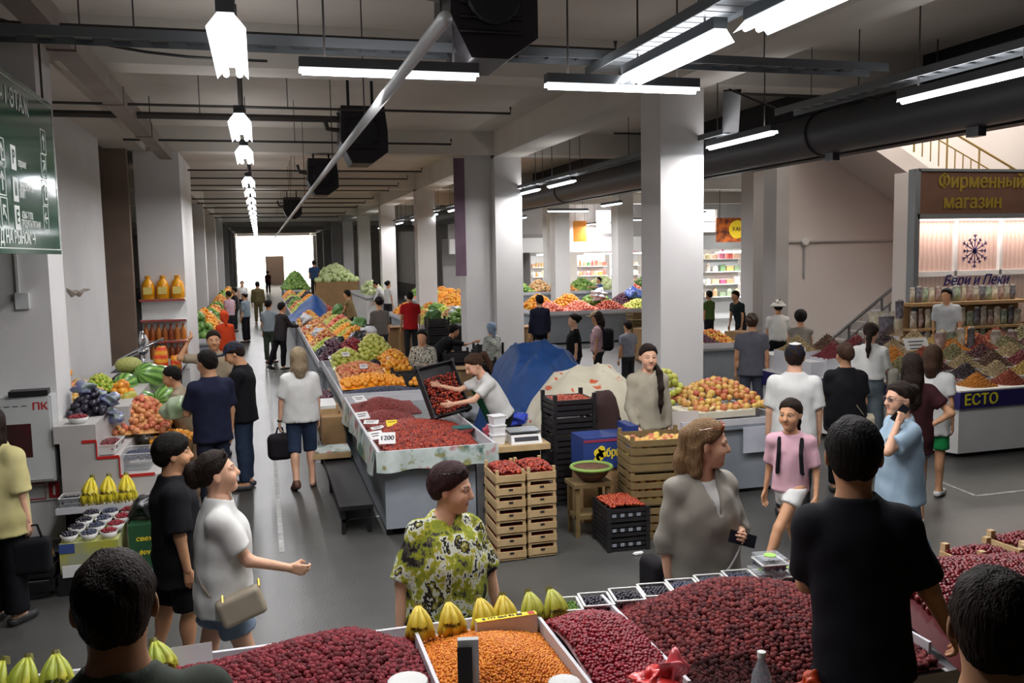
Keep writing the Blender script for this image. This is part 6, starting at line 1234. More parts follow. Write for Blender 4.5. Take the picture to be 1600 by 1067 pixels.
gb_ = thing('green_carton', 'dark green carton with yellow lettering beside the paper bowls', 'carton', (-1.2, 8.2, 0)); MB().bx(0, .3, 0, .4, .1, .5).build('box', mat('carton_green', '#1f4a2c', .5), gb_); MB().bx(-.03, .33, -.1, .42, .0, .1).build('base_scale', m_stallgrey, gb_); text('lettering', 'свежие', .06, m_ytag, gb_, (.17, -.003, .38)); text('lettering', 'фрукты', .05, m_ytag, gb_, (.17, -.003, .26))
crumple('black_bag', 'bunched black plastic bag lying on the green carton', 'bag', (-1.05, 8.45, .6), (.17, .2, .12), mat('bag_black', '#26272a', .35, spec=.7), .4, 12)
# goods on the steps
bowl('white bowl of dark red berries on the top step by the pillar', (-1.8, 9.6, 1.2), .1, m_rberry[1], None); hp = heap('aub', (-1.98, -1.6, 9.9, 10.7), 1.2, .22, 'on the top step by the pillar')
punnet('long white tray of dark berries on the second step', (-1.55, 9.75, .87), R(-4), m_cherry[1], .2, .45, .1, .013, body=m_bowl, fillz=.04); punnet('big clear box of blueberries on the second step edge', (-1.28, 9.85, .67), R(-4), m_blue[1], .3, .42, .17, .0135, fillz=.02); punnet('white tray of blackberries above the raspberries', (-1.12, 10.7, .75), R(-10), m_bberry[1], .2, .45, .1, .014, body=m_bowl, fillz=.05)
heap('tomatoes', (-1.2, -.85, 9.6, 10.3), .5, .15, 'at the aisle foot of the stand'); MB().bx(-1.2, -.85, 9.6, 10.3, 0, .5).build('carton', m_card); tag(bpy.context.scene.objects['carton'] if False else SC.objects[-1], 'brown carton under the red berries at the stand foot', 'carton')
heap('peaches', (-1.65, -1.05, 10.4, 11.4), .92, .3, 'on the steps of the stand'); heap('mix', (-1.62, -1.35, 10.9, 11.5), .95, .18, 'on the steps of the stand')
for i, (x, y, z, r_, k_) in enumerate([(-2.3, 11.2, 1.45, .06, 'o'), (-2.22, 11.4, 1.5, .06, 'o'), (-2.32, 11.5, 1.52, .06, 'o'), (-2.2, 11.15, 1.38, .06, 'o'), (-2.3, 11.35, 1.58, .06, 'o'), (-2.12, 11.25, 1.35, .05, 'o')]):
    o = link('orange', o_, None, (x, y, z), (0, 0, i), r_); tag(o, 'orange in the pile against the wall pillar', 'orange', 'oranges against the wall pillar')
heap('apples', (-2.3, -1.85, 10.6, 11.7), 1.2, .2, 'behind the violet wrapped bundles'); heap('grapes', (-2.15, -1.8, 11.7, 12.3), 1.2, .18, 'beside the melons'); heap('mango', (-1.8, -1.55, 11.3, 12.0), 1.1, .22, 'beside the watermelons')
MB().bx(-2.58, -1.45, 10.5-9.45, 13.7-9.45, 0, 1.2).build('back_block', m_pan, sst)
m_wrap = mat('violet_wrap', '#43378a', .3, c2='#8a9a8a', scale=9, spec=.7, contrast=1.4)
for i, (px, py) in enumerate([(130, 606), (150, 618), (170, 625), (140, 640), (165, 640), (178, 652)]): q = PY(px, py, 10.2+.15*(i % 2)); crumple('wrapped_greens', 'violet wrapped bundle of greens on the upper step', 'greens', (q.x, q.y, q.z), (.11, .12, .08), m_wrap, .35, 20+i)['group'] = 'violet wrapped bundles'
for i, (px, py, Y, r_, rt) in enumerate([(233, 588, 12.6, .21, (0, 20, 60)), (196, 600, 12.2, .17, (10, 0, 80)), (222, 628, 11.8, .17, (0, 15, 20)), (262, 622, 11.9, .19, (30, 0, 60)), (255, 590, 13.1, .19, (0, 40, 20)), (245, 600, 13.4, .2, (0, 0, 0))]):
    q = PY(px, py, Y); melon(['largest striped watermelon on top of the pile', 'watermelon on the pillar side of the pile', 'small watermelon at the front of the pile', 'watermelon under the hand with grapes', 'watermelon half hidden behind the largest one', 'watermelon at the back of the pile'][i], (q.x, q.y, q.z), r_, tuple(R(a) for a in rt))
q = PY(201, 570, 12.6); melon('oval netted melon lying on the watermelons', (q.x, q.y, q.z), .15, (0, 0, R(10)), 'melon', .72)
MB().bx(-1.85, -1.0, 11.5-9.45, 13.8-9.45, 0, .78).build('melon_shelf', m_pan, sst)
crumple('corn_bag', 'green husked corn in a clear bag before the watermelons', 'corn', tuple(PY(196, 628, 11.2)), (.12, .12, .13), mat('corn_green', '#8aa04a', .5, c2='#c2b04a', scale=6), .35, 31)
crumple('produce_bag', 'pale plastic bag with vegetables held before the navy shirt', 'bag', tuple(PY(275, 640, 10.3)), (.17, .14, .16), mat('bag_pale', '#a9b09a', .3, c2='#7d9a6a', scale=5, spec=.7), .3, 33)
heap('oranges', (-1.25, -.8, 10.35, 10.8), .78, .08, 'below the pale plastic bag'); cx_ = MB().bx(-1.25, -.8, 10.35, 11.3, 0, .78).build('carton', m_card); tag(cx_, 'brown carton at the aisle foot under dried fruit', 'carton'); heap('potato', (-1.25, -.8, 10.8, 11.3), .78, .12, 'below the pale plastic bag')
# nets and juicer on the counter before the wide pillar
ct = stall_box('juice_counter', 'dark counter with a chrome juicer before the wide pillar', -2.4, -1.3, 14.0, 16.2, 1.05, m_dark, .01, False)
m_chrome = mat('chrome', '#c9ccd0', .15, .95); q = PY(222, 528, 14.6); j = thing('citrus_press', 'chrome lever citrus press on the juice counter', 'juicer', (q.x, 14.6, 1.06)); j.scale = (.8,)*3
MB().lathe([(.16, 0), (.15, .03), (.04, .05), (.035, .5), (.05, .52)], 14).build('base_column', m_chrome, j, True); MB().tube([(-.45, -.05, .28), (0, 0, .5), (.38, .05, .66)], .025, 8).build('lever', m_chrome, j, True); MB().tube([(-.3, .05, .3), (.1, 0, .46)], .018, 8).build('lever', m_chrome, j, True); MB().lathe([(.03, .36), (.1, .42), (.1, .46), (.05, .5)], 14).build('cup', m_chrome, j, True); MB().lathe([(.03, .52), (.06, .6), (.06, .68), (.03, .82)], 12).build('press_head', m_chrome, j, True)
for sx in (-1, 1): MB().tube([(0, 0, .3), (sx*.16, -.02, .02)], .018, 6).build('strut', m_chrome, j)
q = PY(223, 487, 14.9); o = MB().lathe([(.07, 0), (.075, .02), (.06, .3), (.03, .36)], 12).build('paper_cup_stack', m_bowl, loc=(q.x, 14.9, 1.06)); o.scale = (1, 1, 1.6); tag(o, 'stack of white paper cups beside the citrus press', 'cups')
m_net = mat('net_yellow', '#e3a01c', .5, c2='#d92f1c', scale=3, wave=('Z', 2.0))
for i, (px, py, sz) in enumerate([(252, 562, .16), (275, 570, .12)]): q = PY(px, py, 13.6); crumple('citrus_net', ['yellow net bag of citrus with a red top', 'red and yellow net bag leaning beside it'][i], 'net bag', (q.x, q.y, q.z), (sz*.7, .12, sz*1.4), m_net, .2, 40+i)
# ------------------------------------------------------------------ loose bags, papers and boxes among the heaps
m_bk = mat('bag_black', '#26272a'); m_wb = mat('bag_white', '#c9ccd0', .4, c2='#b5b8be', scale=6, spec=.6); m_bb2 = mat('bag_blue', '#3a4f92', .4, spec=.6); m_gb = mat('bag_green', '#5f8a52', .45, spec=.5)
CL = [(1.35, 17.3, 1.12, .2, m_bk, 'black plastic bag standing among the front heaps of the aisle stall'), (1.8, 17.6, 1.2, .2, m_bk, 'dark bag of fruit behind the black one on the aisle stall'), (2.1, 18.6, 1.2, .17, m_wb, 'white plastic bag at the sellers side of the aisle stall'), (1.2, 20.2, 1.1, .16, m_wb, 'white paper bundle on the middle of the aisle stall'), (2.2, 21.4, 1.2, .2, m_gb, 'pale green leafy bundle on the aisle stall edge'),
      (1.15, 24.6, 1.1, .2, m_wb, 'white bag lying near the far apples'), (2.1, 25.6, 1.25, .22, m_gb, 'green leafy bunch near the seller in tan'), (4.4, 23.4, 1.2, .25, m_gb, 'big lettuce bundle at the front of the inner stall'), (5.2, 24.4, 1.2, .2, m_wb, 'white plastic bag on the inner stall'), (10.3, 26.6, 1.4, .3, m_wb, 'white sacks slumped on the tomato stall'), (11.6, 26.9, 1.4, .28, m_bb2, 'blue plastic bag on the tomato stall'),
      (-1.6, 24.0, 1.3, .25, m_gb, 'leafy bunch on the wall row'), (-1.5, 26.5, 1.2, .2, m_wb, 'white bag on the wall row'), (3.6, 20.6, .16, .3, m_bk, 'black sack on the floor of the sellers lane'), (3.1, 18.6, .15, .28, m_bk, 'black sack behind the seller in leopard print'), (3.4, 14.6, .15, .3, m_wb, 'pale sack on the floor behind the blue tarpaulin'), (2.75, 13.6, .13, .25, m_bk, 'black sack on the floor beside the fruit stall')]
for i, (x, y, z, s_, m, lb) in enumerate(CL): crumple('plastic_bag', lb, 'bag', (x, y, z), (s_, s_*.9, s_*.85), m, .3, 60+i)
for i, (x, y, w_, d_, h_, lb) in enumerate([(3.3, 15.4, .5, .4, .8, 'brown carton stack in the sellers lane behind the tarpaulin'), (4.6, 15.6, .6, .5, .9, 'brown carton beside the headscarf lady'), (3.3, 22.6, .6, .6, 1.0, 'brown carton stack behind the grey blouse'), (5.9, 22.6, .7, .5, .8, 'brown carton by the second column'), (7.2, 24.6, .8, .6, .7, 'brown carton before the pink tomatoes'), (9.6, 21.2, .6, .6, .8, 'brown carton in the open hall behind the column'), (10.6, 18.4, .5, .5, .9, 'brown carton beside the far grey pillar')]):
    t = thing('carton', lb, 'carton', (x, y, 0), R(5*i-10)); MB().bx(-w_/2, w_/2, -d_/2, d_/2, 0, h_).build('box', m_card, t); MB().bx(-w_/2, w_/2, -d_/2-.1, -d_/2, h_-.01, h_).build('flap', m_card, t); MB().bx(-.04, .04, -d_/2-.003, -d_/2, .05, h_).build('tape', mat('tape', '#b59a6a', .4), t)
# fruit table in the hall behind the first column
stall_box('hall_table', 'low table of oranges behind the first white column', 8.4, 9.6, 16.6, 18.4, .8)
for i, k in enumerate(['oranges', 'plums', 'mix']): heap(k, (8.45+.38*i, 8.8+.38*i, 16.65, 18.3), .82, .2, 'on the low table behind the first column')
# ------------------------------------------------------------------ accessories
def rbox(name, half, r, m, parent=None, h=.008, bulge=0.0):
    hb_ = np.array(half, f32)
    def f(p): q = np.maximum(np.abs(p)-(hb_-r), 0); return np.sqrt((q*q).sum(1))-r
    V, Q = snet(f, -hb_-.03, hb_+.03, h); return link(name, fast_mesh(name, V, Q, m), parent)
def strap(pp, m, hi=(.13, .46), lo=(-.2, .02), a=.17, b=.125, w_=.016, name='strap', parent=None, off=0):
    """Band lying round the torso from one shoulder to the opposite hip, in the wearer's frame."""
    pts = []
    for k in range(25):
        th = 2*math.pi*k/24; u = (math.cos(th)+1)/2; x = lo[0]+(hi[0]-lo[0])*u; z = lo[1]+(hi[1]-lo[1])*u
        pts.append(Vector(pp['T0']+pp['up']((x, math.sin(th)*b*(1-.25*u)+off, z))))
    b_ = MB()
    for p, q in zip(pts, pts[1:]): b_.beam(p, q, w_*1.0, .006)
    return pts, b_
def shades(pp, z=.075, y=.07, m=None, parent=None):
    t = MB(); m = m or mat('shade_black', '#120f10', .15)
    for sx in (-1, 1):
        c = pp['hw'](sx*.035, y, z); n = [c+(pp['hw'](sx*.035+.026*math.cos(a), y+.004*math.sin(a), z+.02*math.sin(a))-c) for a in np.linspace(0, 6.28, 13)[:-1]]
        t.add([c+(x-c)*1.0 for x in n]+[x+(pp['hw'](0, .012, 0)-pp['hw'](0, 0, 0)) for x in n], [tuple(range(11, -1, -1)), tuple(range(12, 24))]+[(i, (i+1) % 12, 12+(i+1) % 12, 12+i) for i in range(12)])
        t.tube([pp['hw'](sx*.06, y, z), pp['hw'](sx*.085, y-.05, z-.005), pp['hw'](sx*.083, y-.11, z-.02)], .003, 5)
    t.tube([pp['hw'](-.01, y+.006, z+.004), pp['hw'](.01, y+.006, z+.004)], .003, 5); o = t.build('sunglasses', m, pp['root']); o['kind'] = 'stuff'; return o
def phone(label, pp, sd, a=.08, b=0, c=.025):
    wr, dd, tt, nn = pp['HD'][sd]; o = thing('mobile_phone', label, 'phone', pp['hand'](sd, a, b, c)); M_ = np.array([tt, dd, nn]).T; M_ = pp['Rz']@M_; o.rotation_euler = Matrix([list(r_) for r_ in M_]).to_euler()
    MB().bx(-.036, .036, -.075, .075, -.004, .004).build('case', m_black, o); MB().bx(-.033, .033, -.07, .07, .004, .0045).build('screen', mat('phone_screen', '#1b1d24', .1), o); return o
def hand_off(pp, sd, dx=0, dy=0, dz=0): q = pp['hand'](sd, .08, 0, .0); return (q.x+dx, q.y+dy, q.z+dz)
def band(pp, sd, label, m, w_=.02, wide=.034):
    sh, el, wr = pp['AJ'][sd]; d = unit(wr-el); c = wr-d*.02; o = MB().tube([Vector(c-d*w_/2), Vector(c+d*w_/2)], wide*pp['s'], 12).build('watch', m, pp['root'], True); return o
# patterned fabrics
def ramp_cloth(name, stops, scale=4, dist=2.0, rough=.8, detail=4, zig=0):
    m = mat('cloth_'+name, '#888888', rough, c2='#777777', scale=scale, bump=.2, bscale=400, spec=.2); nt = m.node_tree; N = nt.nodes; L = nt.links
    nz = N.new('ShaderNodeTexNoise'); nz.inputs['Scale'].default_value = scale; nz.inputs['Detail'].default_value = detail; nz.inputs['Distortion'].default_value = dist; nz.inputs['Roughness'].default_value = .62
    L.new(N['Texture Coordinate'].outputs['Object'], nz.inputs['Vector']); rp = N.new('ShaderNodeValToRGB'); rp.color_ramp.interpolation = 'CONSTANT'
    for i, (p, c) in enumerate(stops):
        e = rp.color_ramp.elements[i] if i < 2 else rp.color_ramp.elements.new(p); e.position = p; e.color = (*srgb(c), 1)
    fo = nz.outputs['Fac']
    if zig:
        wv = N.new('ShaderNodeTexNoise'); wv.inputs['Scale'].default_value = 75; mpg = N.new('ShaderNodeMapping'); mpg.inputs['Scale'].default_value = (1.4, 1.4, .35); L.new(N['Texture Coordinate'].outputs['Object'], mpg.inputs[0]); L.new(mpg.outputs[0], wv.inputs['Vector']); ma = N.new('ShaderNodeMath'); ma.operation = 'MULTIPLY_ADD'; ma.inputs[1].default_value = zig; L.new(wv.outputs['Fac'], ma.inputs[0]); su = N.new('ShaderNodeMath'); su.operation = 'SUBTRACT'; su.inputs[1].default_value = zig/2; L.new(fo, ma.inputs[2]); L.new(ma.outputs[0], su.inputs[0]); fo = su.outputs[0]
    L.new(fo, rp.inputs[0]); L.new(rp.outputs[0], N['Principled BSDF'].inputs['Base Color']); return m
c_blouse = ramp_cloth('blouse', [(0, '#23201e'), (.36, '#4f4a40'), (.40, '#8a9430'), (.47, '#b3ad3a'), (.505, '#d3d8c8'), (.56, '#2a2523'), (.61, '#8f8a34'), (.66, '#c9cfbe')], 7.5, .25, detail=3, zig=.16)
c_leo = ramp_cloth('leopard', [(0, '#3a3631'), (.42, '#8f8a7c'), (.5, '#c9c4b3'), (.58, '#55504a')], 26, .5); c_pale = ramp_cloth('palefloral', [(0, '#6f7470'), (.42, '#a9aea6'), (.55, '#d0d3cb'), (.62, '#5f6a66')], 14, .8)
c_white, c_black_, c_navy = cl('white', '#d9d9d6', '#c9c9c6'), cl('black', '#141318', '#0e0d11'), cl('navy', '#1c2038', '#14172a'); c_jean = cl('jeans', '#3f4f66', '#2c394d', scale=20); c_ljean = cl('light_jeans', '#8796a8', '#6f8096', scale=20); c_dk = cl('darkgrey', '#2a2a2e'); c_grey = cl('greytee', '#6f6f78'); c_beige = cl('beige', '#9a8c76')
D_ARM = ((.16, .03, -1), (.05, .18, -1))
def L_(p, h): q = P(*p, h); return (q.x, q.y)
# ------------------------------------------------------------------ near figures
p1 = person('older woman in a yellow green patterned blouse behind the bananas', L_((686, 737), 1.63), -166, 1.63, 'f', 'l', 1.34, side=-4, head=(48, 8), la=((-.42, .05, -1), (-.12, .25, -1)), ra=((.45, .05, -1), (.15, .15, -1)), hair=('short', 'mahog'), hvol=.012, hs=1.12,
            top=dict(m=c_blouse, sleeve=.97, hem=-.34, vneck=.07, collar=1, loose=.035, fold=.007, n='blouse'), bot=dict(m=c_dk, leg=1.95), bust=.075)
shades(p1, .105, .05); band(p1, -1, '', m_black)
p2 = person('fair haired woman in a grey linen shirt holding a phone and plastic bag', L_((1096, 667), 1.76), -172, 1.76, 'f', 'l', 1.12, hs=1.14, head=(62, 6), la=((-.35, .12, -1), (.62, .8, .05)), ra=((.3, -.02, -1), (-.05, .12, -1)), hair=('half', 'blond'), curl=(.75, .9), palm=((.2, 1, .25), None), thumb=((-.3, .2, 1), None),
            top=[dict(m=mat('cloth_linen', '#918d84', .85, c2='#847f76', scale=6, bump=.06, bscale=300, spec=.15), sleeve=1.3, hem=-.26, vneck=.24, vw=.075, collar=1, loose=.04, fold=.008, sl_loose=.02), dict(m=c_white, sleeve=0, hem=-.3, loose=.012, neck=.1, nfwd=.05, n='tank_top')], bot=dict(m=c_dk, leg=.7, flare=.03, n='shorts'))
shades(p2, .10, .05, mat('shade_brown', '#7a3a20', .2)); band(p2, 1, '', m_black); ph2 = phone('black phone held by the woman in grey', p2, -1, .09, 0, .03)
pts, sb = strap(p2, m_black, (.12, .45), (.13, .05), .15, .14); o = thing('shoulder_bag', 'dark shoulder bag hanging behind the woman in grey', 'bag', p2['root'].location, p2['root'].rotation_euler.z); sb.build('strap', cl('bagblack', '#1d1a1f'), o); bb_ = rbox('bag_body', (.06, .12, .14), .05, cl('bagblack', '#1d1a1f'), o, .012); bb_.location = Vector(p2['T0']+p2['up']((.22, -.14, -.14)))
# plastic bag and white cord in her hand
hx = p2['hand'](1, .08, 0, .0); bg = thing('plastic_bag', 'thin clear plastic bag hanging from the hand of the woman in grey', 'bag', hx); m_film = mat('bag_film', '#c9c4cf', .15, alpha=.32, spec=.9)
MB().grid(lambda u, v: ((.03+.16*v)*math.cos(u*6.283)*(1+.15*math.sin(u*19)), (.02+.07*v)*math.sin(u*6.283), -.02-.26*v+.02*math.sin(u*25)*v), 28, 6).build('film', m_film, bg, True)
ha, hb2 = p2['hand'](1, .09, .0, .02), p2['hand'](-1, .05, .0, .0); cd = thing('white_cord', 'twisted white cord hanging between the two hands of the woman in grey', 'cord', (0, 0, 0))
for k, sag in enumerate((.10, .05)):
    MB().tube([Vector(ha).lerp(Vector(hb2), u)+Vector((0, -.05*math.sin(u*3.14), -sag*math.sin(u*3.14)+(.03 if k else 0)*math.sin(u*6.28))) for u in np.linspace(0, 1, 14)], .005, 6).build('strand', c_white, cd)
p3 = person('young woman in a white t-shirt striding with a beige crossbody bag', L_((338, 709), 1.67), -86, 1.67, 'f', 'l', 1.02, head=(4, -8), ra=((.12, .62, -1), (.0, 1, -.32)), la=((-.15, -.15, -1), (-.05, .2, -1)), hair=('claw', 'dark'), rl=((.04, .3, -1), (.02, -.1, -1)), ll=((-.04, -.25, -1), (0, -.5, -1)), curl=(.4, .55),
            top=dict(m=c_white, sleeve=.72, hem=-.16, loose=.035, fold=.007), bot=dict(m=c_ljean, leg=.62, flare=.045, n='shorts'), shoe=('#d9d9d6', 'shoe'))
shades(p3, .1, .045, mat('shade_black', '#120f10', .15)); m_bagb = mat('bag_beige', '#b5aa96', .55, c2='#a89c88', scale=9)
o = thing('crossbody_bag', 'beige camera style crossbody bag at the hip of the striding woman', 'bag', p3['root'].location, p3['root'].rotation_euler.z); pts, sb = strap(p3, m_bagb, (-.13, .46), (.19, -.04), .17, .15, .032); sb.build('strap', mat('strap_pattern', '#8f7a66', .7, c2='#c9bca6', scale=30), o)
bb_ = rbox('bag_body', (.045, .13, .085), .03, m_bagb, o, .008); bb_.location = Vector(p3['T0']+p3['up']((.24, .09, -.07))); bb_.rotation_euler = (R(18), 0, 0)
for s2 in (-1, 1): MB().tube([Vector(bb_.location)+Vector((.03, s2*.1, .08+s2*.035)), Vector(bb_.location)+Vector((0, s2*.1, .11+s2*.035))], .008, 6).build('gold_ring', mat('brass', '#b08a3a', .3, .9), o)
p4 = person('boy in a loose black t-shirt and black shorts beside the striding woman', L_((266, 688), 1.6), -80, 1.6, 'm', 'm', 1.12, head=(0, 0), hs=1.14, ra=((.2, .05, -1), (.02, .15, -1)), hair=('bangs', 'black'), rl=((.04, .15, -1), (.02, -.1, -1)), ll=((-.04, -.15, -1), (0, -.3, -1)), hvol=.004, top=dict(m=c_black_, sleeve=.9, hem=-.24, loose=.045), bot=dict(m=c_black_, leg=.95, flare=.04, n='shorts'), shoe=('#c9c9c6', 'shoe'))
p5 = person('man with cropped dark hair in a grey green shirt at the table end', L_((175, 884), 2.06), 4, 1.78, 'm', 'm', 1.05, hair=('buzz', 'dark'), top=dict(m=cl('greengrey', '#4a5148'), collar=1), bot=dict(m=c_dk), z0=.28)
p6 = person('man in a black navy polo shirt seen from behind at the berry table', L_((1352, 677), 2.075), -32, 1.80, 'm', 'm', .9, hs=1.18, shk=.83, hair=('short', 'black'), ra=((.45, .2, -1), (.45, .55, -.9)), la=((-.05, .4, -1), (.3, .9, -.2)), hvol=-.004, side=-4, top=dict(m=cl('polo', '#1a1a22', '#131319'), sleeve=.85, hem=-.16, collar=1, loose=.028, n='polo_shirt'), bot=dict(m=c_dk), z0=.28)
p7 = person('man with very short dark hair sitting low at the table corner', L_((1558, 914), 2.04), -36, 1.76, 'm', 'm', 1.05, hair=('buzz', 'dark'), top=dict(m=cl('maroon', '#2a1a1c')), bot=dict(m=c_dk), z0=.28)
p8 = person('person in a pale yellow shirt and black trousers before the fire cabinet', L_((-14, 645), 1.66), -25, 1.66, 'f', 'l', 1.1, head=(20, 0), hair=('mid', 'dark'), top=dict(m=cl('paleyellow', '#c9c08a', '#b5ab74'), sleeve=1.0, hem=-.2, loose=.05), bot=dict(m=c_black_, flare=.04), ra=((.2, -.05, -1), (.05, .2, -1)))
o = thing('dark_bag', 'dark bag hanging at the side of the person in pale yellow', 'bag', hand_off(p8, 1, 0, 0, -.2)); rbox('bag_body', (.14, .07, .14), .04, c_black_, o, .012); MB().tube([(-.08, 0, .13), (-.05, 0, .24), (.05, 0, .24), (.08, 0, .13)], .01, 6).build('handle', c_black_, o)
p9 = person('woman in a light blue blouse talking on a phone', L_((1410, 602), 1.69), 72, 1.69, 'f', 'l', 1.12, head=(12, 4), hair=('bun', 'dark'), la=((-.5, .8, -.42), (.30, -.42, .86)), ra=((.12, .05, -1), (-.1, .2, -1)), curl=(.7, .4), palm=((.35, -.5, .8), None), thumb=((.2, -1, -.4), None), top=dict(m=cl('lightblue', '#9fb4c4', '#8ca3b5'), sleeve=.72, hem=-.16, loose=.035, sl_loose=.04, fold=.006, neck=.09, n='blouse'), bot=dict(m=c_ljean), rl=((.03, .15, -1), (0, -.1, -1)), ll=((-.03, -.2, -1), (0, -.45, -1)), shoe=('#d9d9d6', 'shoe'))
phone('black phone held to the ear of the woman in light blue', p9, -1, .09, 0, .03); gl9 = shades(p9, .012, .088, mat('glasses_rim', '#4a4550', .2, alpha=.45)); gl9.name = 'glasses'
p10 = person('girl in a pink t-shirt and white shorts walking past the stall', L_((1237, 622), 1.53), 104, 1.53, 'f', 'm', .84, twist=38, head=(22, 4), hs=1.2, hair=('lowpony', 'dark'), ll=((-.05, .8, -1), (0, .5, -1)), rl=((.05, -.25, -1), (0, -.55, -1)), ra=((.3, -.1, -1), (.1, .1, -1)), la=((-.22, -.15, -1), (-.3, .35, -1)), bust=.02, top=dict(m=cl('pink', '#d3a9b4', '#c498a4'), sleeve=.85, hem=-.06, loose=.028), bot=dict(m=c_white, leg=.42, flare=.035, n='shorts'), shoe=('#c9c0b5', 'sandal'))
o = thing('backpack', 'black backpack on the girl in pink', 'backpack', p10['root'].location, p10['root'].rotation_euler.z); bb_ = rbox('bag_body', (.13, .07, .19), .05, c_black_, o, .012); bb_.location = Vector(p10['T0']+p10['up']((0, -.21, .2)))
for sx in (-1, 1): MB().tube([Vector(p10['T0']+p10['up'](q)) for q in ((sx*.09, -.15, .35), (sx*.1, -.05, .475), (sx*.1, .06, .45), (sx*.1, .125, .32), (sx*.11, .12, .15), (sx*.13, -.08, .04))], .018, 6).build('shoulder_strap', c_black_, o)
q = P(1012, 541, 1.755); p11 = person('girl in a beige hooded jacket standing before the white column', (q.x, q.y), 176, 1.74, 'f', 'l', .86, head=(-4, 4), hs=1.12, hair=('front', 'dark'), la=((-.18, .05, -1), (-.05, .05, -1)), ra=((.2, .1, -1), (-.15, .5, -.8)), bust=.02, top=[dict(m=cl('hoodie', '#aaa28f', '#979080'), sleeve=1.93, hem=-.1, loose=.042, hood=1, vneck=.06, fold=.005, sl_loose=.022, n='hooded_jacket'), dict(m=cl('undershirt', '#8c9490'), sleeve=0, hem=.2, loose=.012, neck=.07, n='undershirt')], bot=dict(m=cl('teal', '#1d4446')))
p12 = person('seller in a white t-shirt and green apron leaning over the strawberries', (2.66, 10.15), 97, 1.68, 'f', 'l', 1.08, lean=26, head=(5, 22), hair=('pony', 'brown'), la=((-.12, .75, -.6), (.05, 1, -.1)), ra=((.1, .75, -.3), (.0, 1, .3)), top=[dict(m=c_white, sleeve=.7, hem=-.05, loose=.022)], bot=dict(m=cl('darkgreen', '#16211d')))
ap = MB().grid(lambda u, v: (-.14+.28*u, .15+.035*math.cos((u-.5)*3), .4-.75*v), 8, 8).build('apron', cl('apron', '#1d5a3a', '#17482f'), p12['root'], True)
for v in ap.data.vertices: v.co = Vector(p12['T0'])+Vector(p12['up'](v.co))
q = P(660, 519, 1.55); p13 = person('seller in a leopard print blouse and green apron behind the apples', (q.x, q.y), 160, 1.57, 'f', 'm', 1.15, head=(-5, 8), hair=('up', 'black'), top=dict(m=c_leo, sleeve=1.0, hem=-.1, loose=.03, n='blouse'), bot=dict(m=cl('apron', '#1d5a3a'), skirt=.45, n='apron'), ra=((.2, .3, -1), (-.4, .8, -.1)), la=((-.2, .3, -1), (.3, .9, .1)))
p14 = person('man in a dark navy t-shirt standing with his back turned', L_((326, 552), 1.77), 32, 1.77, 'm', 'm', 1.08, head=(10, 8), hair=('short', 'black'), top=dict(m=c_navy, sleeve=.8, hem=-.16, loose=.028), bot=dict(m=cl('navypants', '#23293a')), la=((-.15, .4, -1), (.1, 1, -.2)), shoe=('#1d1d20', 'shoe'))
p15 = person('man in a black t-shirt and navy cap looking down at the fruit', L_((375, 536), 1.78), 78, 1.78, 'm', 'm', 1.08, head=(8, 26), hair=('short', 'dark'), hat=('cap', cl('capnavy', '#2a3144')), top=dict(m=c_black_, sleeve=.8, hem=-.14, loose=.03), bot=dict(m=cl('jeans2', '#2b3950', scale=20)), la=((-.15, .5, -1), (.1, 1, .1)), ra=((.15, .5, -1), (-.1, 1, .1)), shoe=('#3a3a3e', 'shoe'))
p16 = person('man in a beige shirt scratching his head facing the aisle', L_((333, 520), 1.75), 186, 1.75, 'm', 'm', 1.05, head=(0, 5), hair=('short', 'dark'), ra=((.85, .25, .1), (-.5, -.1, .85)), la=((-.15, .3, -1), (.1, .9, .0)), top=dict(m=c_beige, sleeve=.85, collar=1), bot=dict(m=c_dk))
p17 = person('dark haired shopper in beige reaching for grapes beside the watermelons', (-.88, 10.9), 78, 1.56, 'f', 'm', 1.0, lean=12, head=(0, 15), hair=('short', 'black'), la=((-.1, .7, -.8), (.0, 1, .05)), top=dict(m=c_beige, sleeve=1.2), bot=dict(m=c_dk))
gp_ = thing('grape_bunch', 'dark grape bunch held over the watermelon', 'grapes', hand_off(p17, -1, -.04, 0, 0)); merged('grapes', ICO0, rng.normal(0, .03, (30, 3)), .013, m_bberry[1], parent=gp_)
p18 = person('fair haired woman in a white t-shirt and denim bermudas walking away', L_((466, 547), 1.68), 4, 1.68, 'f', 'l', 1.12, hair=('mid', 'ash'), hvol=.004, top=dict(m=c_white, sleeve=.82, hem=-.1, loose=.035, bag=0), bot=dict(m=cl('bermuda', '#2c3850', scale=20), leg=1.12, flare=.02, n='bermudas'), rl=((.03, .1, -1), (.02, -.1, -1)), ll=((-.03, -.12, -1), (-.02, -.4, -1)), shoe=('#5a3a30', 'sandal'), la=((-.26, .0, -1), (-.1, .1, -1)))
band(p18, -1, '', m_black); o = thing('handbag', 'soft black handbag in the hand of the woman in white', 'bag', hand_off(p18, -1, 0, 0, -.22)); crumple_o = rbox('bag_body', (.15, .1, .16), .08, cl('bagblack', '#1d1a1f'), o, .014); MB().tube([(-.06, 0, .1), (-.02, 0, .23), (.03, 0, .23), (.06, 0, .1)], .012, 6).build('handle', cl('bagblack', '#1d1a1f'), o)
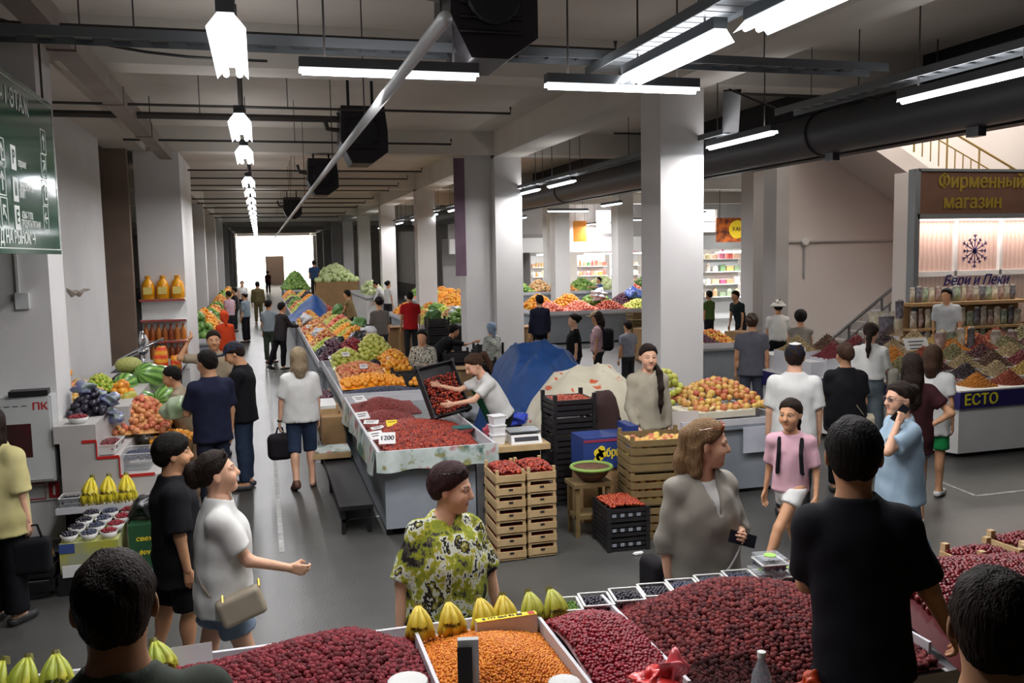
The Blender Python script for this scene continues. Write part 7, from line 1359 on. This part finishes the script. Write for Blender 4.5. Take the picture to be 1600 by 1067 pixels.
# ------------------------------------------------------------------ figures further back
def far(label, px, h, face, top, bot=None, sex='f', hair=('short', 'black'), zs=0.0, **k):
    ln = R(k.get('lean', 0)); q = P(px[0], px[1], h*(.547+.453*math.cos(ln))+zs); off = h*.43*math.sin(ln); q = Vector((q.x+math.sin(R(face))*off, q.y-math.cos(R(face))*off, 0))
    if zs: o_p = thing('duckboard', 'low wooden duckboard under '+label[:60], 'duckboard', (q.x, q.y, 0)); MB().bx(-.4, .4, -.4, .4, zs-.03, zs).build('deck', m_wood2, o_p); [MB().bx(x-.03, x+.03, -.4, .4, 0, zs-.03).build('runner', m_wood2, o_p) for x in (-.33, 0, .33)]
    return person(label, (q.x, q.y), face, h, sex, k.pop('skin', 'm'), top=top, bot=bot or dict(m=c_dk), hair=hair, z0=zs, **k)
T = lambda m, **k: dict(m=m, **k)
c_or = cl('orange', '#c8431c', '#b53a18')
far('woman in an orange red dress and headscarf by the wall stall', (350, 488), 1.6, 25, T(c_or, sleeve=1.6, hem=-.1), dict(m=c_or, skirt=.35, n='skirt'), hat=('scarf', c_or), hair=('none', 'black'))
far('person in a pale pink t-shirt beyond the orange dress', (357, 456), 1.65, 40, T(cl('palepink', '#c9a9b5')), hair=('short', 'dark')); far('woman in a grey blue top and black trousers in the aisle', (382, 457), 1.66, 60, T(cl('greyblue', '#7f8f98'), sleeve=1.0), dict(m=c_black_, flare=.03), hat=('cap', cl('capwhite', '#b5b5b5')))
far('man in olive clothes walking down the aisle', (402, 441), 1.76, 2, T(cl('olive', '#5a5234'), sleeve=1.9), dict(m=cl('olive', '#5a5234')), sex='m'); far('dark dressed shopper leaning at the aisle stall', (441, 474), 1.66, -55, T(cl('charcoal', '#2f2a2c'), sleeve=1.9, hem=-.2), dict(m=c_black_), ra=((.1, .6, -.8), (0, 1, -.1)), la=((-.1, .5, -.9), (0, 1, -.1)), rl=((0, .05, -1), (0, -.1, -1)), ll=((-.03, -.35, -1), (0, -.4, -1)), lean=8)
far('person in a pale grey shirt behind the dark dressed shopper', (419, 470), 1.66, -20, T(cl('palegrey', '#8f9aa2')), dict(m=cl('greenpants', '#3f4a3c'))); far('far walker in dark red near the bright opening', (418, 424), 1.72, 0, T(cl('darkred', '#6a3a34'))); far('far walker in pale clothes near the bright opening', (378, 440), 1.68, 180, T(c_white)); far('far walker in black near the wall stalls', (366, 450), 1.66, 90, T(c_dk))
far('seller in a tan top behind the long aisle stall', (541, 455), 1.62, 62, T(cl('tan', '#8a7450'), sleeve=.3), zs=.2, lean=12, la=((-.15, .4, -1), (0, .8, -.6)), ra=((.15, .3, -1), (0, .6, -.8)))
far('seller in a grey blouse with her back turned in the sellers lane', (592, 466), 1.66, 12, T(cl('brgrey', '#6a625c'), sleeve=.9), zs=.2, hair=('bun', 'black')); far('seller in a white shirt bending over the pale counter', (583, 442), 1.68, 80, T(c_white, sleeve=1.8), sex='m', zs=.2, lean=40, la=((-.1, .4, -1), (0, .4, -1)), ra=((.1, .4, -1), (0, .4, -1))); far('seller in a white blouse standing at the pale counter', (606, 440), 1.64, -60, T(c_white), zs=.2, hair=('bun', 'black'))
far('seller in a bright red t-shirt seen from behind', (640, 457), 1.68, 5, T(cl('redtee', '#b31c20', '#a0181c'), hem=-.14), zs=.2, sex='m'); far('person in black bending towards the headscarf lady', (716, 514), 1.62, -75, T(c_black_, sleeve=.9), lean=48, ra=((.1, .8, -.2), (0, 1, .15)), la=((-.1, .5, -.8), (0, 1, -.2)))
far('woman in a pale patterned blouse and light blue headscarf', (768, 506), 1.45, 30, T(c_pale, sleeve=1.7, hem=-.16, loose=.04), dict(m=c_black_, skirt=.3, n='skirt'), hat=('scarf', cl('scarfblue', '#8fa3bd')), hair=('none', 'black'), girth=1.25)
far('man in dark navy standing before the pink tomato stall', (843, 463), 1.75, 8, T(cl('darknavy', '#14182a'), sleeve=1.9, hem=-.14), dict(m=c_black_), sex='m'); far('woman in a black t-shirt in profile beyond the blue tarpaulin', (897, 493), 1.62, 82, T(c_black_), hair=('bun', 'black'), skin='l')
p32 = far('girl in a pink shirt and tan cap with a black backpack', (934, 488), 1.6, 62, T(cl('pinkshirt', '#c2a0a6')), hat=('cap', cl('captan', '#a89272')), hair=('mid', 'dark'), head=(0, 12)); o = thing('backpack', 'black backpack on the girl in the tan cap', 'backpack', p32['root'].location, p32['root'].rotation_euler.z); bb_ = rbox('bag_body', (.15, .1, .22), .07, c_black_, o, .02); bb_.location = Vector(p32['T0']+p32['up']((0, -.22, .2)))
for sx in (-1, 1): MB().tube([Vector(p32['T0']+p32['up'](q)) for q in ((sx*.1, -.15, .36), (sx*.1, -.05, .48), (sx*.1, .12, .36), (sx*.12, .1, .12), (sx*.13, -.12, .02))], .02, 6).build('shoulder_strap', c_black_, o)
far('boy in a grey t-shirt beyond the white column', (981, 503), 1.42, 18, T(cl('boygrey', '#8c8f9a')), sex='m', hair=('short', 'dark')); far('seller in a white shirt leaning on the raised far counter', (856, 423), 1.7, 200, T(c_white), sex='m', zs=.2, lean=15); far('seller in a blue shirt stretching his arm at the far shop', (936, 434), 1.68, 95, T(cl('bluetee', '#3f5f92')), sex='m', la=((-.2, 1, -.1), (0, 1, 0)))
far('man in a grey polo and cap seen from behind beside the apple stall', (1175, 493), 1.74, -28, T(cl('greypolo', '#66666f'), hem=-.16, collar=1), dict(m=cl('greyjeans', '#4a4f5c')), sex='m', hair=('short', 'brown'), hat=('cap', cl('capgrey', '#6a6258')), girth=1.1); far('man in a dark shirt bending at the far shelf', (1147, 457), 1.72, 100, T(cl('darkteal', '#1c2a2a')), sex='m', lean=18); far('woman in a green top before the toy shelf', (1108, 456), 1.6, 20, T(cl('greentop', '#4f6a34')))
far('person in a white bucket hat and white t-shirt by the spice counter', (1216, 471), 1.74, -25, T(c_white, hem=.0), dict(m=c_black_), hat=('bucket', cl('hatwhite', '#c9c9c0')), hair=('short', 'dark')); p40 = far('woman with short curly black hair and a grey sleeveless top', (1251, 488), 1.66, -28, T(cl('tankgrey', '#8f8880'), sleeve=.12, hem=-.1), hair=('short', 'black'), hvol=.016, la=((-.2, .4, -1), (.1, .8, .3)), ra=((.15, .5, -.9), (0, .9, .4))); phone('phone held up by the woman in the grey sleeveless top', p40, 1)
p41 = far('man in a white t-shirt and a navy cap with white crown', (1242, 543), 1.78, -28, T(c_white, hem=-.16, loose=.03, sleeve=.85), dict(m=c_dk), sex='m', hat=('cap', cl('capnavy2', '#171d33')), hair=('short', 'dark'), head=(-6, 4), girth=1.1, skin='l')
V_ = [p41['hw'](.034*math.cos(a)*1.6-.0, -.03+.05*math.sin(a), .128-.012*abs(math.sin(a))) for a in np.linspace(0, 6.28, 13)[:-1]]; MB().add(V_+[p41['hw'](0, -.03, .142)], [(i, (i+1) % 12, 12) for i in range(12)]).build('cap_crown_patch', c_white, p41['root'], True)
o = MB().lathe([(.022, 0), (.022, .004)], 14).build('cap_emblem', c_white, p41['root'], loc=p41['hw'](.083, -.03, .075), rot=(R(90), 0, R(75)))
p42 = far('woman in a black t-shirt with brown hair pinned up', (1322, 541), 1.68, -32, T(c_black_, hem=-.2, loose=.035, sleeve=.7), dict(m=c_black_), hair=('claw', 'brown'), girth=1.2, head=(18, 5)); pts, sb = strap(p42, None, (-.12, .46), (.22, -.05), .2, .17, .02); o = thing('crossbody_bag', 'small cream bag on a thin strap of the woman in black', 'bag', p42['root'].location, p42['root'].rotation_euler.z); sb.build('strap', mat('strap_cream', '#b5ab94', .6), o); bb_ = rbox('bag_body', (.05, .11, .08), .03, mat('strap_cream'), o, .012); bb_.location = Vector(p42['T0']+p42['up']((.27, .03, -.1)))
q = P(1360, 508, 1.74); p43 = person('woman in a white t-shirt and grey jeans with a canvas tote', (q.x, q.y), -35, 1.74, 'f', 'l', 1.0, head=(-10, 15), hair=('lowpony', 'dark'), top=T(c_white, hem=.06, loose=.03, sleeve=.85), bot=dict(m=cl('greyjean', '#5f6a70', scale=20), flare=.04), ra=((.25, .2, -1), (.05, .8, -.5)))
o = thing('tote_bag', 'grey canvas tote on the shoulder of the woman in grey jeans', 'bag', p43['root'].location, p43['root'].rotation_euler.z); bb_ = rbox('bag_body', (.07, .15, .18), .05, cl('canvas', '#8f8c80'), o, .014); bb_.location = Vector(p43['T0']+p43['up']((.29, 0, .02))); MB().tube([Vector(p43['T0']+p43['up'](v)) for v in ((.28, .08, .18), (.2, .06, .44), (.18, -.02, .475), (.2, -.08, .42), (.28, -.08, .18))], .014, 6).build('handle', cl('canvas', '#8f8c80'), o)
far('woman with very long dark hair and a maroon t-shirt, hand on hip', (1426, 557), 1.7, -32, T(cl('maroontee', '#3a1a1e', '#2c1216'), hem=-.2, loose=.035), dict(m=c_ljean, leg=.5, flare=.03, n='shorts'), hair=('long', 'dark'), ra=((.75, -.25, -.75), (-.75, .1, -.55)), shoe=('#c9c9c6', 'shoe'), girth=1.05)
far('young person in a white t-shirt and green shorts by the spice corner', (1458, 544), 1.66, -50, T(c_white, hem=-.22, loose=.035), dict(m=cl('greenshorts', '#1f8a4a'), leg=.85, flare=.03, n='shorts'), hair=('mid', 'brown'), shoe=('#d3d3d0', 'shoe'))
q = PY(1480, 453, 13.35); person('spice seller in a white shirt behind the counter', (q.x, q.y), 140, q.z-.42, 'm', 'm', 1.0, head=(-25, 5), hair=('short', 'black'), top=T(cl('shirtpale', '#b5b9bd'), collar=1, sleeve=.9), bot=dict(m=c_dk), z0=.42)
q = PY(490, 408, 44.8); pz = MB().bx(q.x-.3, q.x+.3, 44.0, 45.3, 0, .75).build('carton', m_card); tag(pz, 'box stack the far seller in blue stands on', 'box stack'); person('far seller in blue standing high beside the cabbages', (q.x, 44.7), 10, q.z-.75, 'm', 'm', top=T(cl('bluefar', '#2c4468')), bot=dict(m=c_dk), z0=.75)
